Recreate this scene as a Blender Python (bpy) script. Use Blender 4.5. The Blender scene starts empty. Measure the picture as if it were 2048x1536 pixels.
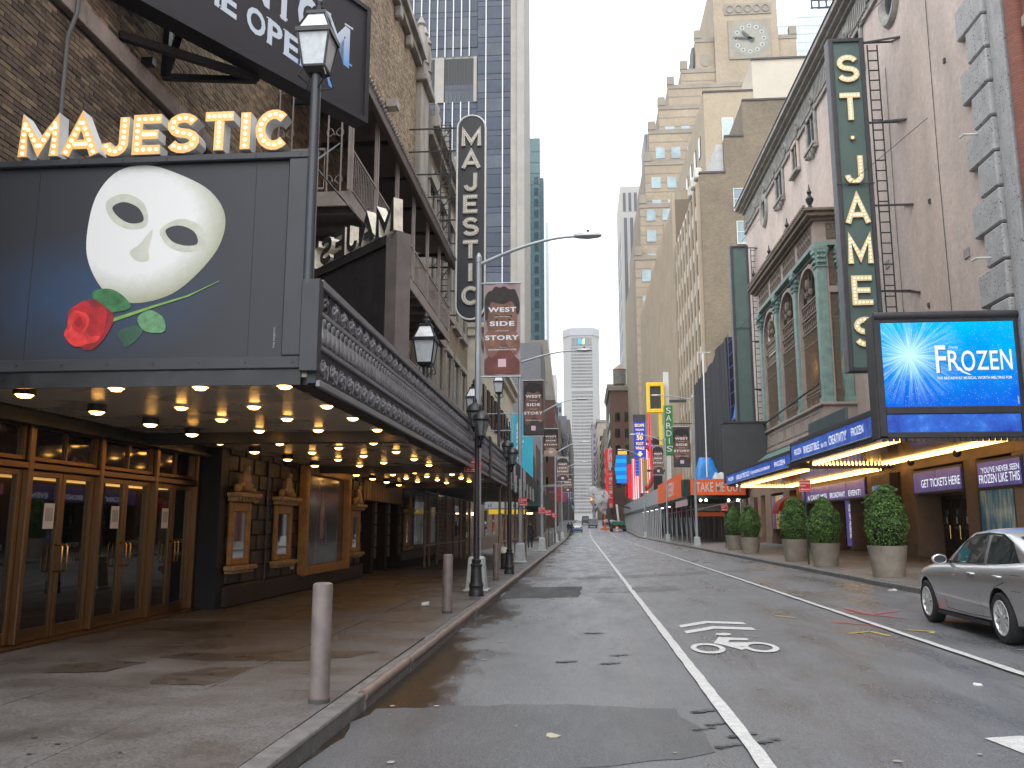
import bpy, bmesh, math, random
from mathutils import Vector, Matrix
random.seed(7)
PI = math.pi
sc = bpy.context.scene
COL = sc.collection

# ---------------------------------------------------------------- camera
cd = bpy.data.cameras.new('camera')
cam = bpy.data.objects.new('camera', cd)
COL.objects.link(cam)
cd.sensor_fit = 'HORIZONTAL'
cd.sensor_width = 36.0
cd.lens = 36.0 * 1720.0 / 2048.0
cd.clip_start = 0.1
cd.clip_end = 4000
cam.location = (0, 0, 1.65)
cam.rotation_euler = (math.radians(90 + 9.408), 0, math.radians(4.624))
sc.camera = cam

# ---------------------------------------------------------------- overcast sky, weak broad sun
world = bpy.data.worlds.new('World')
sc.world = world
world.use_nodes = True
wn = world.node_tree
wn.nodes.clear()
sky = wn.nodes.new('ShaderNodeTexSky')
sky.sky_type = 'NISHITA'
sky.sun_disc = False
sky.sun_elevation = math.radians(55)
sky.sun_rotation = math.radians(160)
sky.air_density = 1.0
sky.dust_density = 6.0
hsv = wn.nodes.new('ShaderNodeHueSaturation')
hsv.inputs['Saturation'].default_value = 0.10
mixw = wn.nodes.new('ShaderNodeMix')
mixw.data_type = 'RGBA'
mixw.inputs[0].default_value = 0.72
mixw.inputs[7].default_value = (11.6, 12.2, 13.0, 1)
bgw = wn.nodes.new('ShaderNodeBackground')
bgw.inputs['Strength'].default_value = 0.10
outw = wn.nodes.new('ShaderNodeOutputWorld')
wn.links.new(sky.outputs[0], hsv.inputs['Color'])
wn.links.new(hsv.outputs[0], mixw.inputs[6])
wn.links.new(mixw.outputs[2], bgw.inputs['Color'])
wn.links.new(bgw.outputs[0], outw.inputs['Surface'])
sd = bpy.data.lights.new('sun', 'SUN')
sd.energy = 0.6
sd.angle = math.radians(40)
sd.color = (1, 0.97, 0.93)
sun = bpy.data.objects.new('sun', sd)
COL.objects.link(sun)
sun.location = (0, 0, 60)
sun.rotation_euler = (math.radians(35), 0, math.radians(-20))
sc.view_settings.view_transform = 'Standard'
sc.view_settings.look = 'None'
sc.view_settings.gamma = 1
sc.view_settings.exposure = 1.15
sc.view_settings.use_curve_mapping = False
sc.cycles.volume_bounces = 4

# ---------------------------------------------------------------- mesh helpers
class MB:
    def __init__(s):
        s.v = []; s.f = []
    def box(s, x0, x1, y0, y1, z0, z1):
        b = len(s.v)
        s.v += [(x0,y0,z0),(x1,y0,z0),(x1,y1,z0),(x0,y1,z0),(x0,y0,z1),(x1,y0,z1),(x1,y1,z1),(x0,y1,z1)]
        s.f += [(b,b+3,b+2,b+1),(b+4,b+5,b+6,b+7),(b,b+1,b+5,b+4),(b+1,b+2,b+6,b+5),(b+2,b+3,b+7,b+6),(b+3,b,b+4,b+7)]
        return s
    def quad(s, a, b_, c, d):
        b = len(s.v); s.v += [a, b_, c, d]; s.f.append((b,b+1,b+2,b+3)); return s
    def poly(s, pts):
        b = len(s.v); s.v += list(pts); s.f.append(tuple(range(b, b+len(pts)))); return s
    def rings(s, rings, cap=True, closed=True):
        n = len(rings[0]); b = len(s.v)
        for r in rings: s.v += [tuple(p) for p in r]
        for i in range(len(rings)-1):
            for j in range(n if closed else n-1):
                k = (j+1) % n
                s.f.append((b+i*n+j, b+i*n+k, b+(i+1)*n+k, b+(i+1)*n+j))
        if cap:
            s.f.append(tuple(b+n-1-j for j in range(n)))
            s.f.append(tuple(b+(len(rings)-1)*n+j for j in range(n)))
        return s
    def cyl(s, p0, p1, r0, r1=None, n=10, cap=True):
        if r1 is None: r1 = r0
        p0 = Vector(p0); p1 = Vector(p1); d = (p1-p0)
        if d.length < 1e-6: return s
        d.normalize()
        a = d.orthogonal().normalized(); c = d.cross(a)
        R = []
        for p, r in ((p0,r0),(p1,r1)):
            R.append([p + a*r*math.cos(2*PI*k/n) + c*r*math.sin(2*PI*k/n) for k in range(n)])
        return s.rings(R, cap)
    def tube(s, pts, r, n=8):
        pts = [Vector(p) for p in pts]
        rr = r if isinstance(r, (list,tuple)) else [r]*len(pts)
        a = None; R = []
        for i, p in enumerate(pts):
            d = (pts[min(i+1,len(pts)-1)] - pts[max(i-1,0)]).normalized()
            if a is None: a = d.orthogonal().normalized()
            a = (a - d*a.dot(d)).normalized(); c = d.cross(a)
            R.append([p + a*rr[i]*math.cos(2*PI*k/n) + c*rr[i]*math.sin(2*PI*k/n) for k in range(n)])
        return s.rings(R)
    def lathe(s, prof, c=(0,0,0), n=16, cap=True):
        R = []
        for r, z in prof:
            R.append([(c[0]+r*math.cos(2*PI*(k+.5)/n), c[1]+r*math.sin(2*PI*(k+.5)/n), c[2]+z) for k in range(n)])
        return s.rings(R, cap)
    def bar(s, p0, p1, w, h=None):
        h = h or w
        p0 = Vector(p0); p1 = Vector(p1); d = (p1-p0).normalized()
        up = Vector((0,0,1)) if abs(d.z) < .95 else Vector((0,1,0))
        a = d.cross(up).normalized(); c = a.cross(d)
        R = [[p+a*w/2*i+c*h/2*j for i,j in ((-1,-1),(1,-1),(1,1),(-1,1))] for p in (p0,p1)]
        return s.rings(R)
    def ball(s, c, r, n=8, m=5, sz=1.0):
        R = []
        for i in range(m+1):
            t = -PI/2 + PI*i/m
            rr = max(r*math.cos(t), r*.02)
            R.append([(c[0]+rr*math.cos(2*PI*k/n), c[1]+rr*math.sin(2*PI*k/n), c[2]+r*sz*math.sin(t)) for k in range(n)])
        return s.rings(R)
    def prism(s, poly, o, ux, uy, n, d):
        # poly (a,b) in the plane o+a*ux+b*uy, extruded by d along n
        o = Vector(o); ux = Vector(ux); uy = Vector(uy); n = Vector(n)
        A = [o+ux*a+uy*b for a,b in poly]; B = [p+n*d for p in A]
        return s.rings([A, B])
    def build(s, name, m, parent=None, smooth=False, bevel=0, seg=1):
        me = bpy.data.meshes.new(name)
        me.from_pydata([tuple(p) for p in s.v], [], s.f)
        me.validate()
        bm = bmesh.new(); bm.from_mesh(me)
        bmesh.ops.recalc_face_normals(bm, faces=bm.faces)
        bm.to_mesh(me); bm.free()
        me.materials.append(m)
        if smooth:
            me.polygons.foreach_set('use_smooth', [True]*len(me.polygons))
            if smooth != 'all':
                me.set_sharp_from_angle(angle=math.radians(38))
        o = bpy.data.objects.new(name, me)
        COL.objects.link(o)
        if bevel:
            md = o.modifiers.new('bevel', 'BEVEL'); md.width = bevel; md.segments = seg; md.limit_method = 'ANGLE'
        if parent: par(o, parent)
        return o

def par(o, p):
    o.parent = p
    m = Matrix.Identity(4); q = p
    while q is not None:
        m = (Matrix.Translation(q.location) @ q.rotation_euler.to_matrix().to_4x4()) @ m
        if q.parent: m = q.matrix_parent_inverse @ m
        q = q.parent
    o.matrix_parent_inverse = m.inverted()
    return o

def tag(o, label=None, cat=None, group=None, kind=None):
    if label: o['label'] = label
    if cat: o['category'] = cat
    if group: o['group'] = group
    if kind: o['kind'] = kind
    return o

def thing(name, label, cat, loc=(0,0,0), group=None):
    o = bpy.data.objects.new(name, None)
    COL.objects.link(o); o.location = loc; o.empty_display_size = .2
    return tag(o, label, cat, group)

def inst(me_obj, name, parent=None, loc=None, rot=None, scale=None):
    # another object that shares me_obj's mesh
    o = bpy.data.objects.new(name, me_obj.data); COL.objects.link(o)
    if loc: o.location = loc
    if rot: o.rotation_euler = rot
    if scale: o.scale = scale
    if parent: par(o, parent)
    return o

def copy_tree(o, parent=None):
    c = o.copy(); COL.objects.link(c)
    c.parent = parent
    for ch in list(o.children): copy_tree(ch, c)
    return c

def bx(name, m, parent, x0, x1, y0, y1, z0, z1, bevel=0):
    return MB().box(x0,x1,y0,y1,z0,z1).build(name, m, parent, bevel=bevel)

# ---------------------------------------------------------------- materials
def _n(t, kind, **kw):
    n = t.nodes.new(kind)
    for k, v in kw.items():
        if hasattr(n, k): setattr(n, k, v)
        else: n.inputs[k].default_value = v
    return n

MATS = {}
def mk(name, col, rough=.6, metal=0, var=.12, scale=2.0, bump=0, bscale=30, spec=.5, island=0, emit=0, ecol=None,
       coat=0, rvar=0, streak=0, fine=0, fscale=120, pits=0):
    if name in MATS: return MATS[name]
    m = bpy.data.materials.new(name); m.use_nodes = True
    t = m.node_tree; p = t.nodes['Principled BSDF']; L = t.links.new
    p.inputs['Roughness'].default_value = rough
    p.inputs['Metallic'].default_value = metal
    p.inputs['Specular IOR Level'].default_value = spec
    if coat:
        p.inputs['Coat Weight'].default_value = coat; p.inputs['Coat Roughness'].default_value = .04
    c = (*col, 1)
    geo = _n(t, 'ShaderNodeNewGeometry')
    fac = None
    if var:
        nz = _n(t, 'ShaderNodeTexNoise', Scale=scale, Detail=7.0, Roughness=.62)
        if streak:
            mp = _n(t, 'ShaderNodeMapping'); mp.inputs['Scale'].default_value = (1,1,streak)
            L(geo.outputs['Position'], mp.inputs['Vector']); L(mp.outputs[0], nz.inputs['Vector'])
        else:
            L(geo.outputs['Position'], nz.inputs['Vector'])
        mr = _n(t, 'ShaderNodeMapRange'); mr.inputs['From Min'].default_value = .3; mr.inputs['From Max'].default_value = .7
        mr.inputs['To Min'].default_value = 1-var; mr.inputs['To Max'].default_value = 1+var
        L(nz.outputs['Fac'], mr.inputs['Value']); fac = mr.outputs[0]
        if rvar:
            r2 = _n(t, 'ShaderNodeMapRange'); r2.inputs['From Min'].default_value = .35; r2.inputs['From Max'].default_value = .65
            r2.inputs['To Min'].default_value = max(.02, rough-rvar); r2.inputs['To Max'].default_value = min(1, rough+rvar)
            L(nz.outputs['Fac'], r2.inputs['Value']); L(r2.outputs[0], p.inputs['Roughness'])
    if fine:
        nf = _n(t, 'ShaderNodeTexNoise', Scale=fscale, Detail=3.0, Roughness=.7)
        L(geo.outputs['Position'], nf.inputs['Vector'])
        m3 = _n(t, 'ShaderNodeMapRange'); m3.inputs['From Min'].default_value = .3; m3.inputs['From Max'].default_value = .7
        m3.inputs['To Min'].default_value = 1-fine; m3.inputs['To Max'].default_value = 1+fine
        L(nf.outputs['Fac'], m3.inputs['Value'])
        if fac is None: fac = m3.outputs[0]
        else:
            mm = _n(t, 'ShaderNodeMath', operation='MULTIPLY'); L(fac, mm.inputs[0]); L(m3.outputs[0], mm.inputs[1]); fac = mm.outputs[0]
    if pits:
        vo = _n(t, 'ShaderNodeTexVoronoi', Scale=pits); L(geo.outputs['Position'], vo.inputs['Vector'])
        nz2 = _n(t, 'ShaderNodeTexNoise', Scale=pits*.4); L(geo.outputs['Position'], nz2.inputs['Vector'])
        th = _n(t, 'ShaderNodeMath', operation='MULTIPLY_ADD'); th.inputs[1].default_value = .5; th.inputs[2].default_value = -.07; L(nz2.outputs[0], th.inputs[0])
        cm = _n(t, 'ShaderNodeMath', operation='GREATER_THAN'); L(vo.outputs['Distance'], cm.inputs[0]); L(th.outputs[0], cm.inputs[1])
        m4 = _n(t, 'ShaderNodeMapRange'); m4.inputs['To Min'].default_value = .3; L(cm.outputs[0], m4.inputs['Value'])
        mm = _n(t, 'ShaderNodeMath', operation='MULTIPLY'); L(fac, mm.inputs[0]); L(m4.outputs[0], mm.inputs[1]); fac = mm.outputs[0]
    if island:
        m2 = _n(t, 'ShaderNodeMapRange'); m2.inputs['To Min'].default_value = 1-island; m2.inputs['To Max'].default_value = 1+island
        L(geo.outputs['Random Per Island'], m2.inputs['Value'])
        if fac is None: fac = m2.outputs[0]
        else:
            mm = _n(t, 'ShaderNodeMath', operation='MULTIPLY'); L(fac, mm.inputs[0]); L(m2.outputs[0], mm.inputs[1]); fac = mm.outputs[0]
    if fac is not None:
        vm = _n(t, 'ShaderNodeVectorMath', operation='SCALE'); vm.inputs[0].default_value = col
        L(fac, vm.inputs['Scale']); L(vm.outputs[0], p.inputs['Base Color'])
    else:
        p.inputs['Base Color'].default_value = c
    if bump:
        nb = _n(t, 'ShaderNodeTexNoise', Scale=bscale, Detail=6.0, Roughness=.65)
        L(geo.outputs['Position'], nb.inputs['Vector'])
        b = _n(t, 'ShaderNodeBump', Strength=bump, Distance=.02)
        L(nb.outputs['Fac'], b.inputs['Height']); L(b.outputs[0], p.inputs['Normal'])
    if emit:
        p.inputs['Emission Color'].default_value = (*(ecol or col), 1)
        p.inputs['Emission Strength'].default_value = emit
    MATS[name] = m
    return m

def brickmat(name, c1, c2, mortar, axis='x', bw=.21, bh=.075, rough=.85, var=.3, vs=.35, msize=.012):
    # courses of brick too far away to model one by one
    if name in MATS: return MATS[name]
    m = bpy.data.materials.new(name); m.use_nodes = True
    t = m.node_tree; p = t.nodes['Principled BSDF']; L = t.links.new
    p.inputs['Roughness'].default_value = rough
    geo = _n(t, 'ShaderNodeNewGeometry'); sp = _n(t, 'ShaderNodeSeparateXYZ'); cb = _n(t, 'ShaderNodeCombineXYZ')
    L(geo.outputs['Position'], sp.inputs[0]); L(sp.outputs[1 if axis == 'x' else 0], cb.inputs[0]); L(sp.outputs[2], cb.inputs[1])
    br = _n(t, 'ShaderNodeTexBrick'); br.inputs['Color1'].default_value = (*c1,1); br.inputs['Color2'].default_value = (*c2,1)
    br.inputs['Mortar'].default_value = (*mortar,1); br.inputs['Scale'].default_value = 1
    br.inputs['Mortar Size'].default_value = msize; br.inputs['Brick Width'].default_value = bw; br.inputs['Row Height'].default_value = bh
    L(cb.outputs[0], br.inputs['Vector'])
    nz = _n(t, 'ShaderNodeTexNoise', Scale=vs, Detail=9.0, Roughness=.7); L(geo.outputs['Position'], nz.inputs['Vector'])
    mr = _n(t, 'ShaderNodeMapRange'); mr.inputs['From Min'].default_value = .3; mr.inputs['From Max'].default_value = .7
    mr.inputs['To Min'].default_value = 1-var; mr.inputs['To Max'].default_value = 1+var
    L(nz.outputs['Fac'], mr.inputs['Value'])
    vm = _n(t, 'ShaderNodeVectorMath', operation='SCALE'); L(br.outputs['Color'], vm.inputs[0]); L(mr.outputs[0], vm.inputs['Scale'])
    L(vm.outputs[0], p.inputs['Base Color'])
    b = _n(t, 'ShaderNodeBump', Strength=.4, Distance=.01, invert=True); L(br.outputs['Fac'], b.inputs['Height']); L(b.outputs[0], p.inputs['Normal'])
    MATS[name] = m
    return m

def glow(name, col, s):
    if name in MATS: return MATS[name]
    m = bpy.data.materials.new(name); m.use_nodes = True
    t = m.node_tree; t.nodes.clear()
    e = t.nodes.new('ShaderNodeEmission'); o = t.nodes.new('ShaderNodeOutputMaterial')
    e.inputs[0].default_value = (*col,1); e.inputs[1].default_value = s
    t.links.new(e.outputs[0], o.inputs[0])
    MATS[name] = m
    return m

# ---------------------------------------------------------------- lettering
_tx = {}
def text_mesh(s, bold=0, sp=1.0):
    k = (s, bold, sp)
    if k in _tx: return _tx[k]
    cu = bpy.data.curves.new('txt', 'FONT'); cu.body = s; cu.size = 1; cu.offset = bold; cu.space_character = sp
    cu.resolution_u = 3
    ob = bpy.data.objects.new('txt', cu); COL.objects.link(ob)
    dg = bpy.context.evaluated_depsgraph_get()
    me = bpy.data.meshes.new_from_object(ob.evaluated_get(dg))
    bpy.data.objects.remove(ob); bpy.data.curves.remove(cu)
    V = [v.co.copy() for v in me.vertices]; F = [tuple(p.vertices) for p in me.polygons]
    xs = [v.x for v in V]; ys = [v.y for v in V]
    bb = (min(xs), max(xs), min(ys), max(ys))
    bpy.data.meshes.remove(me)
    _tx[k] = (V, F, bb)
    return _tx[k]

def lettering(s, m, parent, o, ux, uy, w, h, bold=.0, sp=1.0, name='lettering', depth=0, mb=None, italic=0):
    # text fitted into the rectangle at o (lower left) with axes ux, uy; a flat print, or raised by depth
    V, F, (a0,a1,b0,b1) = text_mesh(s, bold, sp)
    o = Vector(o); ux = Vector(ux).normalized(); uy = Vector(uy).normalized(); n = ux.cross(uy)
    M = mb or MB(); b = len(M.v)
    P = [o + ux*((v.x-a0)/(a1-a0)*w + italic*(v.y-b0)/(b1-b0)*h) + uy*((v.y-b0)/(b1-b0)*h) for v in V]
    M.v += [tuple(p+n*depth) for p in P]; M.f += [tuple(i+b for i in f) for f in F]
    if depth:
        ed = {}
        for f in F:
            for i in range(len(f)):
                e = (f[i], f[(i+1) % len(f)])
                if (e[1],e[0]) in ed: ed.pop((e[1],e[0]))
                else: ed[e] = 1
        c = len(M.v); M.v += [tuple(p) for p in P]
        for i, j in ed: M.f.append((b+i, c+i, c+j, b+j))
    if mb: return None
    me = bpy.data.meshes.new(name); me.from_pydata(M.v, [], M.f); me.materials.append(m)
    ob = bpy.data.objects.new(name, me); COL.objects.link(ob)
    if parent: par(ob, parent)
    return ob

def arc(cx, cy, rx, ry, a0, a1, n=12):
    return [(cx+rx*math.cos(math.radians(a0+(a1-a0)*i/n)), cy+ry*math.sin(math.radians(a0+(a1-a0)*i/n))) for i in range(n+1)]
STROKES = {   # centre lines in a 1 x 1 cell
 'M': [[(.08,0),(.08,.93),(.5,.22),(.92,.93),(.92,0)]],
 'A': [[(.06,0),(.5,.96),(.94,0)], [(.24,.3),(.76,.3)]],
 'J': [[(.82,1),(.82,.30)] + arc(.46,.30,.36,.24,0,-180,10)[1:]],
 'E': [[(.95,.92),(.1,.92),(.1,.08),(.95,.08)], [(.2,.5),(.85,.5)]],
 'S': [arc(.5,.71,.38,.21,20,270,10) + arc(.5,.29,.40,.21,90,-160,10)[1:]],
 'T': [[(.02,.92),(.98,.92)], [(.5,.84),(.5,0)]],
 'I': [[(.5,1),(.5,0)]],
 'C': [arc(.52,.5,.42,.42,45,315,16)],
}
WID = {'M':1.1,'A':1.0,'J':.72,'E':.8,'S':.85,'T':.85,'I':.3,'C':.92}
def stroke_letter(ch, o, ux, uy, w, h, t, d, bulbs=0, off=0):
    # o lower left; front faces ux x uy; returns (MB letter, bulb points)
    o = Vector(o); ux = Vector(ux); uy = Vector(uy); n = ux.cross(uy)
    L = MB(); pts = []
    for si, path in enumerate(STROKES[ch]):
        P = [Vector((a*w, b*h)) for a,b in path]
        A = []; B = []
        for i, p in enumerate(P):
            d0 = (P[i]-P[i-1]).normalized() if i else (P[1]-P[0]).normalized()
            d1 = (P[i+1]-P[i]).normalized() if i < len(P)-1 else d0
            n0 = Vector((-d0.y,d0.x)); n1 = Vector((-d1.y,d1.x))
            mm = (n0+n1).normalized(); k = min(t/2/max(mm.dot(n0),.35), t*1.1)
            A.append(p+mm*k); B.append(p-mm*k)
        fr = d - .004*si; bk = .004*si
        R = []
        for a, b in zip(A,B):
            R.append([o+ux*a.x+uy*a.y+n*bk, o+ux*b.x+uy*b.y+n*bk, o+ux*b.x+uy*b.y+n*fr, o+ux*a.x+uy*a.y+n*fr])
        L.rings(R)
        if bulbs:
            ln = sum((P[i+1]-P[i]).length for i in range(len(P)-1)); k = max(2, int(ln/bulbs+.5))
            for q in range(k+1):
                g = ln*(.5*bulbs/ln + (1-bulbs/ln)*q/k); acc = 0
                for i in range(len(P)-1):
                    sl = (P[i+1]-P[i]).length
                    if acc+sl >= g or i == len(P)-2:
                        pp = P[i].lerp(P[i+1], min(1,max(0,(g-acc)/sl))); break
                    acc += sl
                pts.append(o+ux*pp.x+uy*pp.y+n*(fr+.004))
    return L, pts
def bulb_cluster(pts, r, m, parent, name='bulbs'):
    B = MB()
    for p in pts: B.ball(p, r, 7, 4)
    return tag(B.build(name, m, parent, smooth='all'), kind='stuff')

def xfall(x):      # cross fall: the roadway rises a little towards the right kerb
    return .033*max(0, x-1.25)

def gz(y):      # the street is level here and climbs gently past the square
    return 0 if y < 118 else .02*(y-118) if y < 300 else 3.64+.006*(min(y,900)-300)
# ================================================================ GROUND, ROAD, PAVEMENTS
def asphalt_mat(name, base, wet=.5, gutter=False):
    m = bpy.data.materials.new(name); m.use_nodes = True
    t = m.node_tree; p = t.nodes['Principled BSDF']; L = t.links.new
    geo = _n(t, 'ShaderNodeNewGeometry'); P = geo.outputs['Position']
    big = _n(t, 'ShaderNodeTexNoise', Scale=.55, Detail=6.0, Roughness=.6); L(P, big.inputs['Vector'])
    mp = _n(t, 'ShaderNodeMapping'); mp.inputs['Scale'].default_value = (1.3,.28,1); L(P, mp.inputs['Vector'])
    lng = _n(t, 'ShaderNodeTexNoise', Scale=1.0, Detail=7.0, Roughness=.65); L(mp.outputs[0], lng.inputs['Vector'])
    fin = _n(t, 'ShaderNodeTexNoise', Scale=48.0, Detail=5.0, Roughness=.75); L(P, fin.inputs['Vector'])
    vor = _n(t, 'ShaderNodeTexVoronoi', Scale=70.0); L(P, vor.inputs['Vector'])
    def rng(o, a, b, c, d):
        r = _n(t, 'ShaderNodeMapRange'); r.inputs['From Min'].default_value = a; r.inputs['From Max'].default_value = b
        r.inputs['To Min'].default_value = c; r.inputs['To Max'].default_value = d; L(o, r.inputs['Value']); return r.outputs[0]
    def mul(a, b):
        r = _n(t, 'ShaderNodeMath', operation='MULTIPLY'); L(a, r.inputs[0]); L(b, r.inputs[1]); return r.outputs[0]
    f = mul(mul(rng(big.outputs['Fac'],.3,.7,.86,1.13), rng(lng.outputs['Fac'],.3,.7,.86,1.13)), rng(fin.outputs['Fac'],.28,.72,.35,1.7))
    sp = _n(t, 'ShaderNodeMath', operation='GREATER_THAN'); sp.inputs[1].default_value = .72; L(fin.outputs['Fac'], sp.inputs[0])
    vm = _n(t, 'ShaderNodeVectorMath', operation='SCALE'); vm.inputs[0].default_value = base; L(f, vm.inputs['Scale'])
    mx = _n(t, 'ShaderNodeMix', data_type='RGBA'); mx.inputs[7].default_value = (.16,.15,.14,1)
    L(sp.outputs[0], mx.inputs[0]); L(vm.outputs[0], mx.inputs[6]); colr = mx.outputs[2]
    rgh = rng(lng.outputs['Fac'],.36,.66,wet-.2,wet+.14)
    if gutter:      # water lying along the left kerb and in a few shallow dips
        sx = _n(t, 'ShaderNodeSeparateXYZ'); L(P, sx.inputs[0])
        mp2 = _n(t, 'ShaderNodeMapping'); mp2.inputs['Scale'].default_value = (.8,.33,1); L(P, mp2.inputs['Vector'])
        n2 = _n(t, 'ShaderNodeTexNoise', Scale=1.0, Detail=5.0, Roughness=.55); L(mp2.outputs[0], n2.inputs['Vector'])
        a = _n(t, 'ShaderNodeMath', operation='MULTIPLY_ADD'); a.inputs[1].default_value = 5.0; L(n2.outputs[0], a.inputs[0])
        b2 = _n(t, 'ShaderNodeMath', operation='MULTIPLY_ADD'); b2.inputs[1].default_value = -1.0; b2.inputs[2].default_value = -3.75; L(sx.outputs[0], b2.inputs[0]); L(b2.outputs[0], a.inputs[2])
        wm = rng(a.outputs[0], 0, .55, 0, 1)
        m5 = _n(t, 'ShaderNodeMix', data_type='RGBA'); m5.inputs[7].default_value = (.030,.022,.015,1); L(wm, m5.inputs[0]); L(colr, m5.inputs[6]); colr = m5.outputs[2]
        m6 = _n(t, 'ShaderNodeMix'); m6.inputs[3].default_value = .10; L(wm, m6.inputs[0]); L(rgh, m6.inputs[2]); rgh = m6.outputs[0]
        # rust-brown run-off towards the right kerb
        n3 = _n(t, 'ShaderNodeTexNoise', Scale=.45, Detail=2.0); L(P, n3.inputs['Vector'])
        c3 = _n(t, 'ShaderNodeMath', operation='MULTIPLY_ADD'); c3.inputs[1].default_value = 4.0; L(n3.outputs[0], c3.inputs[0])
        d3 = _n(t, 'ShaderNodeMath', operation='MULTIPLY_ADD'); d3.inputs[1].default_value = .7; d3.inputs[2].default_value = -6.4; L(sx.outputs[0], d3.inputs[0]); L(d3.outputs[0], c3.inputs[2])
        m7 = _n(t, 'ShaderNodeMix', data_type='RGBA'); m7.inputs[7].default_value = (.085,.055,.035,1); L(rng(c3.outputs[0],0,2.2,0,.6), m7.inputs[0]); L(colr, m7.inputs[6]); colr = m7.outputs[2]
    L(colr, p.inputs['Base Color']); L(rgh, p.inputs['Roughness'])
    b = _n(t, 'ShaderNodeBump', Strength=.55, Distance=.006); L(vor.outputs['Distance'], b.inputs['Height']); L(b.outputs[0], p.inputs['Normal'])
    MATS[name] = m
    return m
M_ASPH = asphalt_mat('asphalt', (.112,.115,.122), .44, True)
M_PATCH = asphalt_mat('asphalt patch', (.032,.033,.036), .72)
M_PATCH2 = asphalt_mat('asphalt patch worn', (.074,.075,.079), .52)
M_WET = asphalt_mat('wet gutter', (.030,.024,.018), .22)
M_CONC = mk('pavement concrete', (.092,.087,.085), .55, var=.3, scale=.9, bump=.3, bscale=60, rvar=.24, island=.12, fine=.6, fscale=45)
M_CONC2 = mk('pavement concrete right', (.135,.118,.105), .58, var=.28, scale=.8, bump=.25, bscale=60, rvar=.2, island=.1, fine=.5, fscale=45)
M_JOINT = mk('pavement joint', (.05,.047,.044), .8)
M_GRAN = mk('granite kerb', (.135,.13,.125), .7, var=.35, scale=6, bump=.5, bscale=25, island=.12, fine=.3)
M_STEEL = mk('rusty kerb steel', (.20,.15,.13), .45, metal=.3, var=.3, scale=5, bump=.2)
M_PAINT = mk('road paint', (.50,.50,.49), .55, var=.2, scale=14, bump=.2, bscale=80, fine=.25, fscale=50)
M_GRD = mk('ground dirt', (.08,.08,.08), .9)

def sheet(name, m, x0, x1, ys, z, parent=None, zr=None):
    M = MB(); zr = z if zr is None else zr
    for i, y in enumerate(ys):
        M.v += [(x0,y,gz(y)+z),(x1,y,gz(y)+zr)]
        if i: b = 2*i; M.f.append((b-2,b-1,b+1,b))
    return M.build(name, m, parent)
YS = [-12, 20, 60, 100, 116, 122, 150, 200, 250, 300, 310, 450, 620, 900]
g = MB().box(-2500,2500,-60,3500,-1.2,-.6).build('ground', M_GRD); tag(g, kind='structure')
RM = MB()
for i, y in enumerate(YS):
    RM.v += [(-2.0,y,gz(y)),(1.25,y,gz(y)),(7.4,y,gz(y)+xfall(7.4))]
    if i: b = 3*i; RM.f += [(b-3,b-2,b+1,b),(b-2,b-1,b+2,b+1)]
road = tag(RM.build('road', M_ASPH), kind='structure')
pl = tag(sheet('pavement_left', M_JOINT, -40, -2.0, YS, .128), kind='structure')
pr = tag(sheet('pavement_right', M_JOINT, 7.31, 12.62, YS, .29, zr=.53), kind='structure')
pr2 = tag(sheet('building_plot', M_JOINT, 12.62, 60, YS, .525), kind='structure')
far_l = tag(sheet('pavement_far', M_CONC, -7.3, -2.18, [44,60,100,116,122,150,200,300,450,620,900], .15, pl), kind='stuff')
far_r = tag(sheet('pavement_far', M_CONC2, 7.49, 12.62, [62,100,116,122,150,200,300,450,620,900], .32, pr, .55), kind='stuff')
# flags of the near pavements, each its own slab
def slab_mesh(w, l, name):
    return MB().box(0,w,0,l,-.03,0).build(name, M_CONC, bevel=.006)
cols = [(-7.3,-6.41),(-6.40,-4.96),(-4.95,-3.53),(-3.52,-2.19)]
for ci, (a,b) in enumerate(cols):
    y = .8; first = None
    while y < 44:
        l = 1.465
        o = MB().box(0,b-a,0,l-.012,-.03,0).build('slab', M_CONC, pl, bevel=.005) if first is None else inst(first, 'slab', pl)
        first = first or o
        o.location = (a, y, .15 + random.uniform(-.003,.003)); o.rotation_euler = (random.uniform(-.002,.002), random.uniform(-.002,.002), 0)
        y += l
th_r = math.atan2(.23, 5.13)
for a,b in ((7.50,9.19),(9.20,10.89),(10.90,12.60)):
    y = 8.0; first = None
    while y < 62:
        o = MB().box(0,b-a,0,1.548,-.03,0).build('slab', M_CONC2, pr, bevel=.005) if first is None else inst(first, 'slab', pr)
        first = first or o
        o.location = (a, y, .32+(a-7.49)*.0448); o.rotation_euler = (0, -th_r, 0)
        y += 1.56
# kerbs: granite stones, the left one with a steel face further on
kl = thing('kerb_left', 'grey granite kerb with rusty steel edge along the left pavement', 'kerb'); tag(kl, kind='structure')
kr = thing('kerb_right', 'dark granite kerb along the right pavement', 'kerb'); tag(kr, kind='structure')
for k_ in (kl, kr):
    del k_['category']; del k_['label']
y = -2.0
while y < 110:
    l = random.uniform(1.5,2.3) if y < 60 else 5
    dx = random.uniform(-.012,.012); dz = random.uniform(-.008,.008)
    MB().box(-2.185+dx,-2.0+dx,y,y+l-.015,-.05,.155+dz).build('kerb_stone', M_GRAN, kl, bevel=.02, seg=2)
    if 7.4 < y < 60: MB().cyl((-2.035+dx,y,.118),(-2.035+dx,y+l-.02,.118),.052,n=12).build('steel_nosing', M_STEEL, kl, smooth=True)
    y += l
y = 5.0
while y < 120:
    l = random.uniform(1.6,2.6) if y < 60 else 6
    dx = random.uniform(-.012,.012)
    MB().box(7.30+dx,7.48+dx,y,y+l-.015,0,.325+random.uniform(-.01,.01)).build('kerb_stone', M_GRAN, kr, bevel=.025, seg=2)
    y += l
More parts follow.
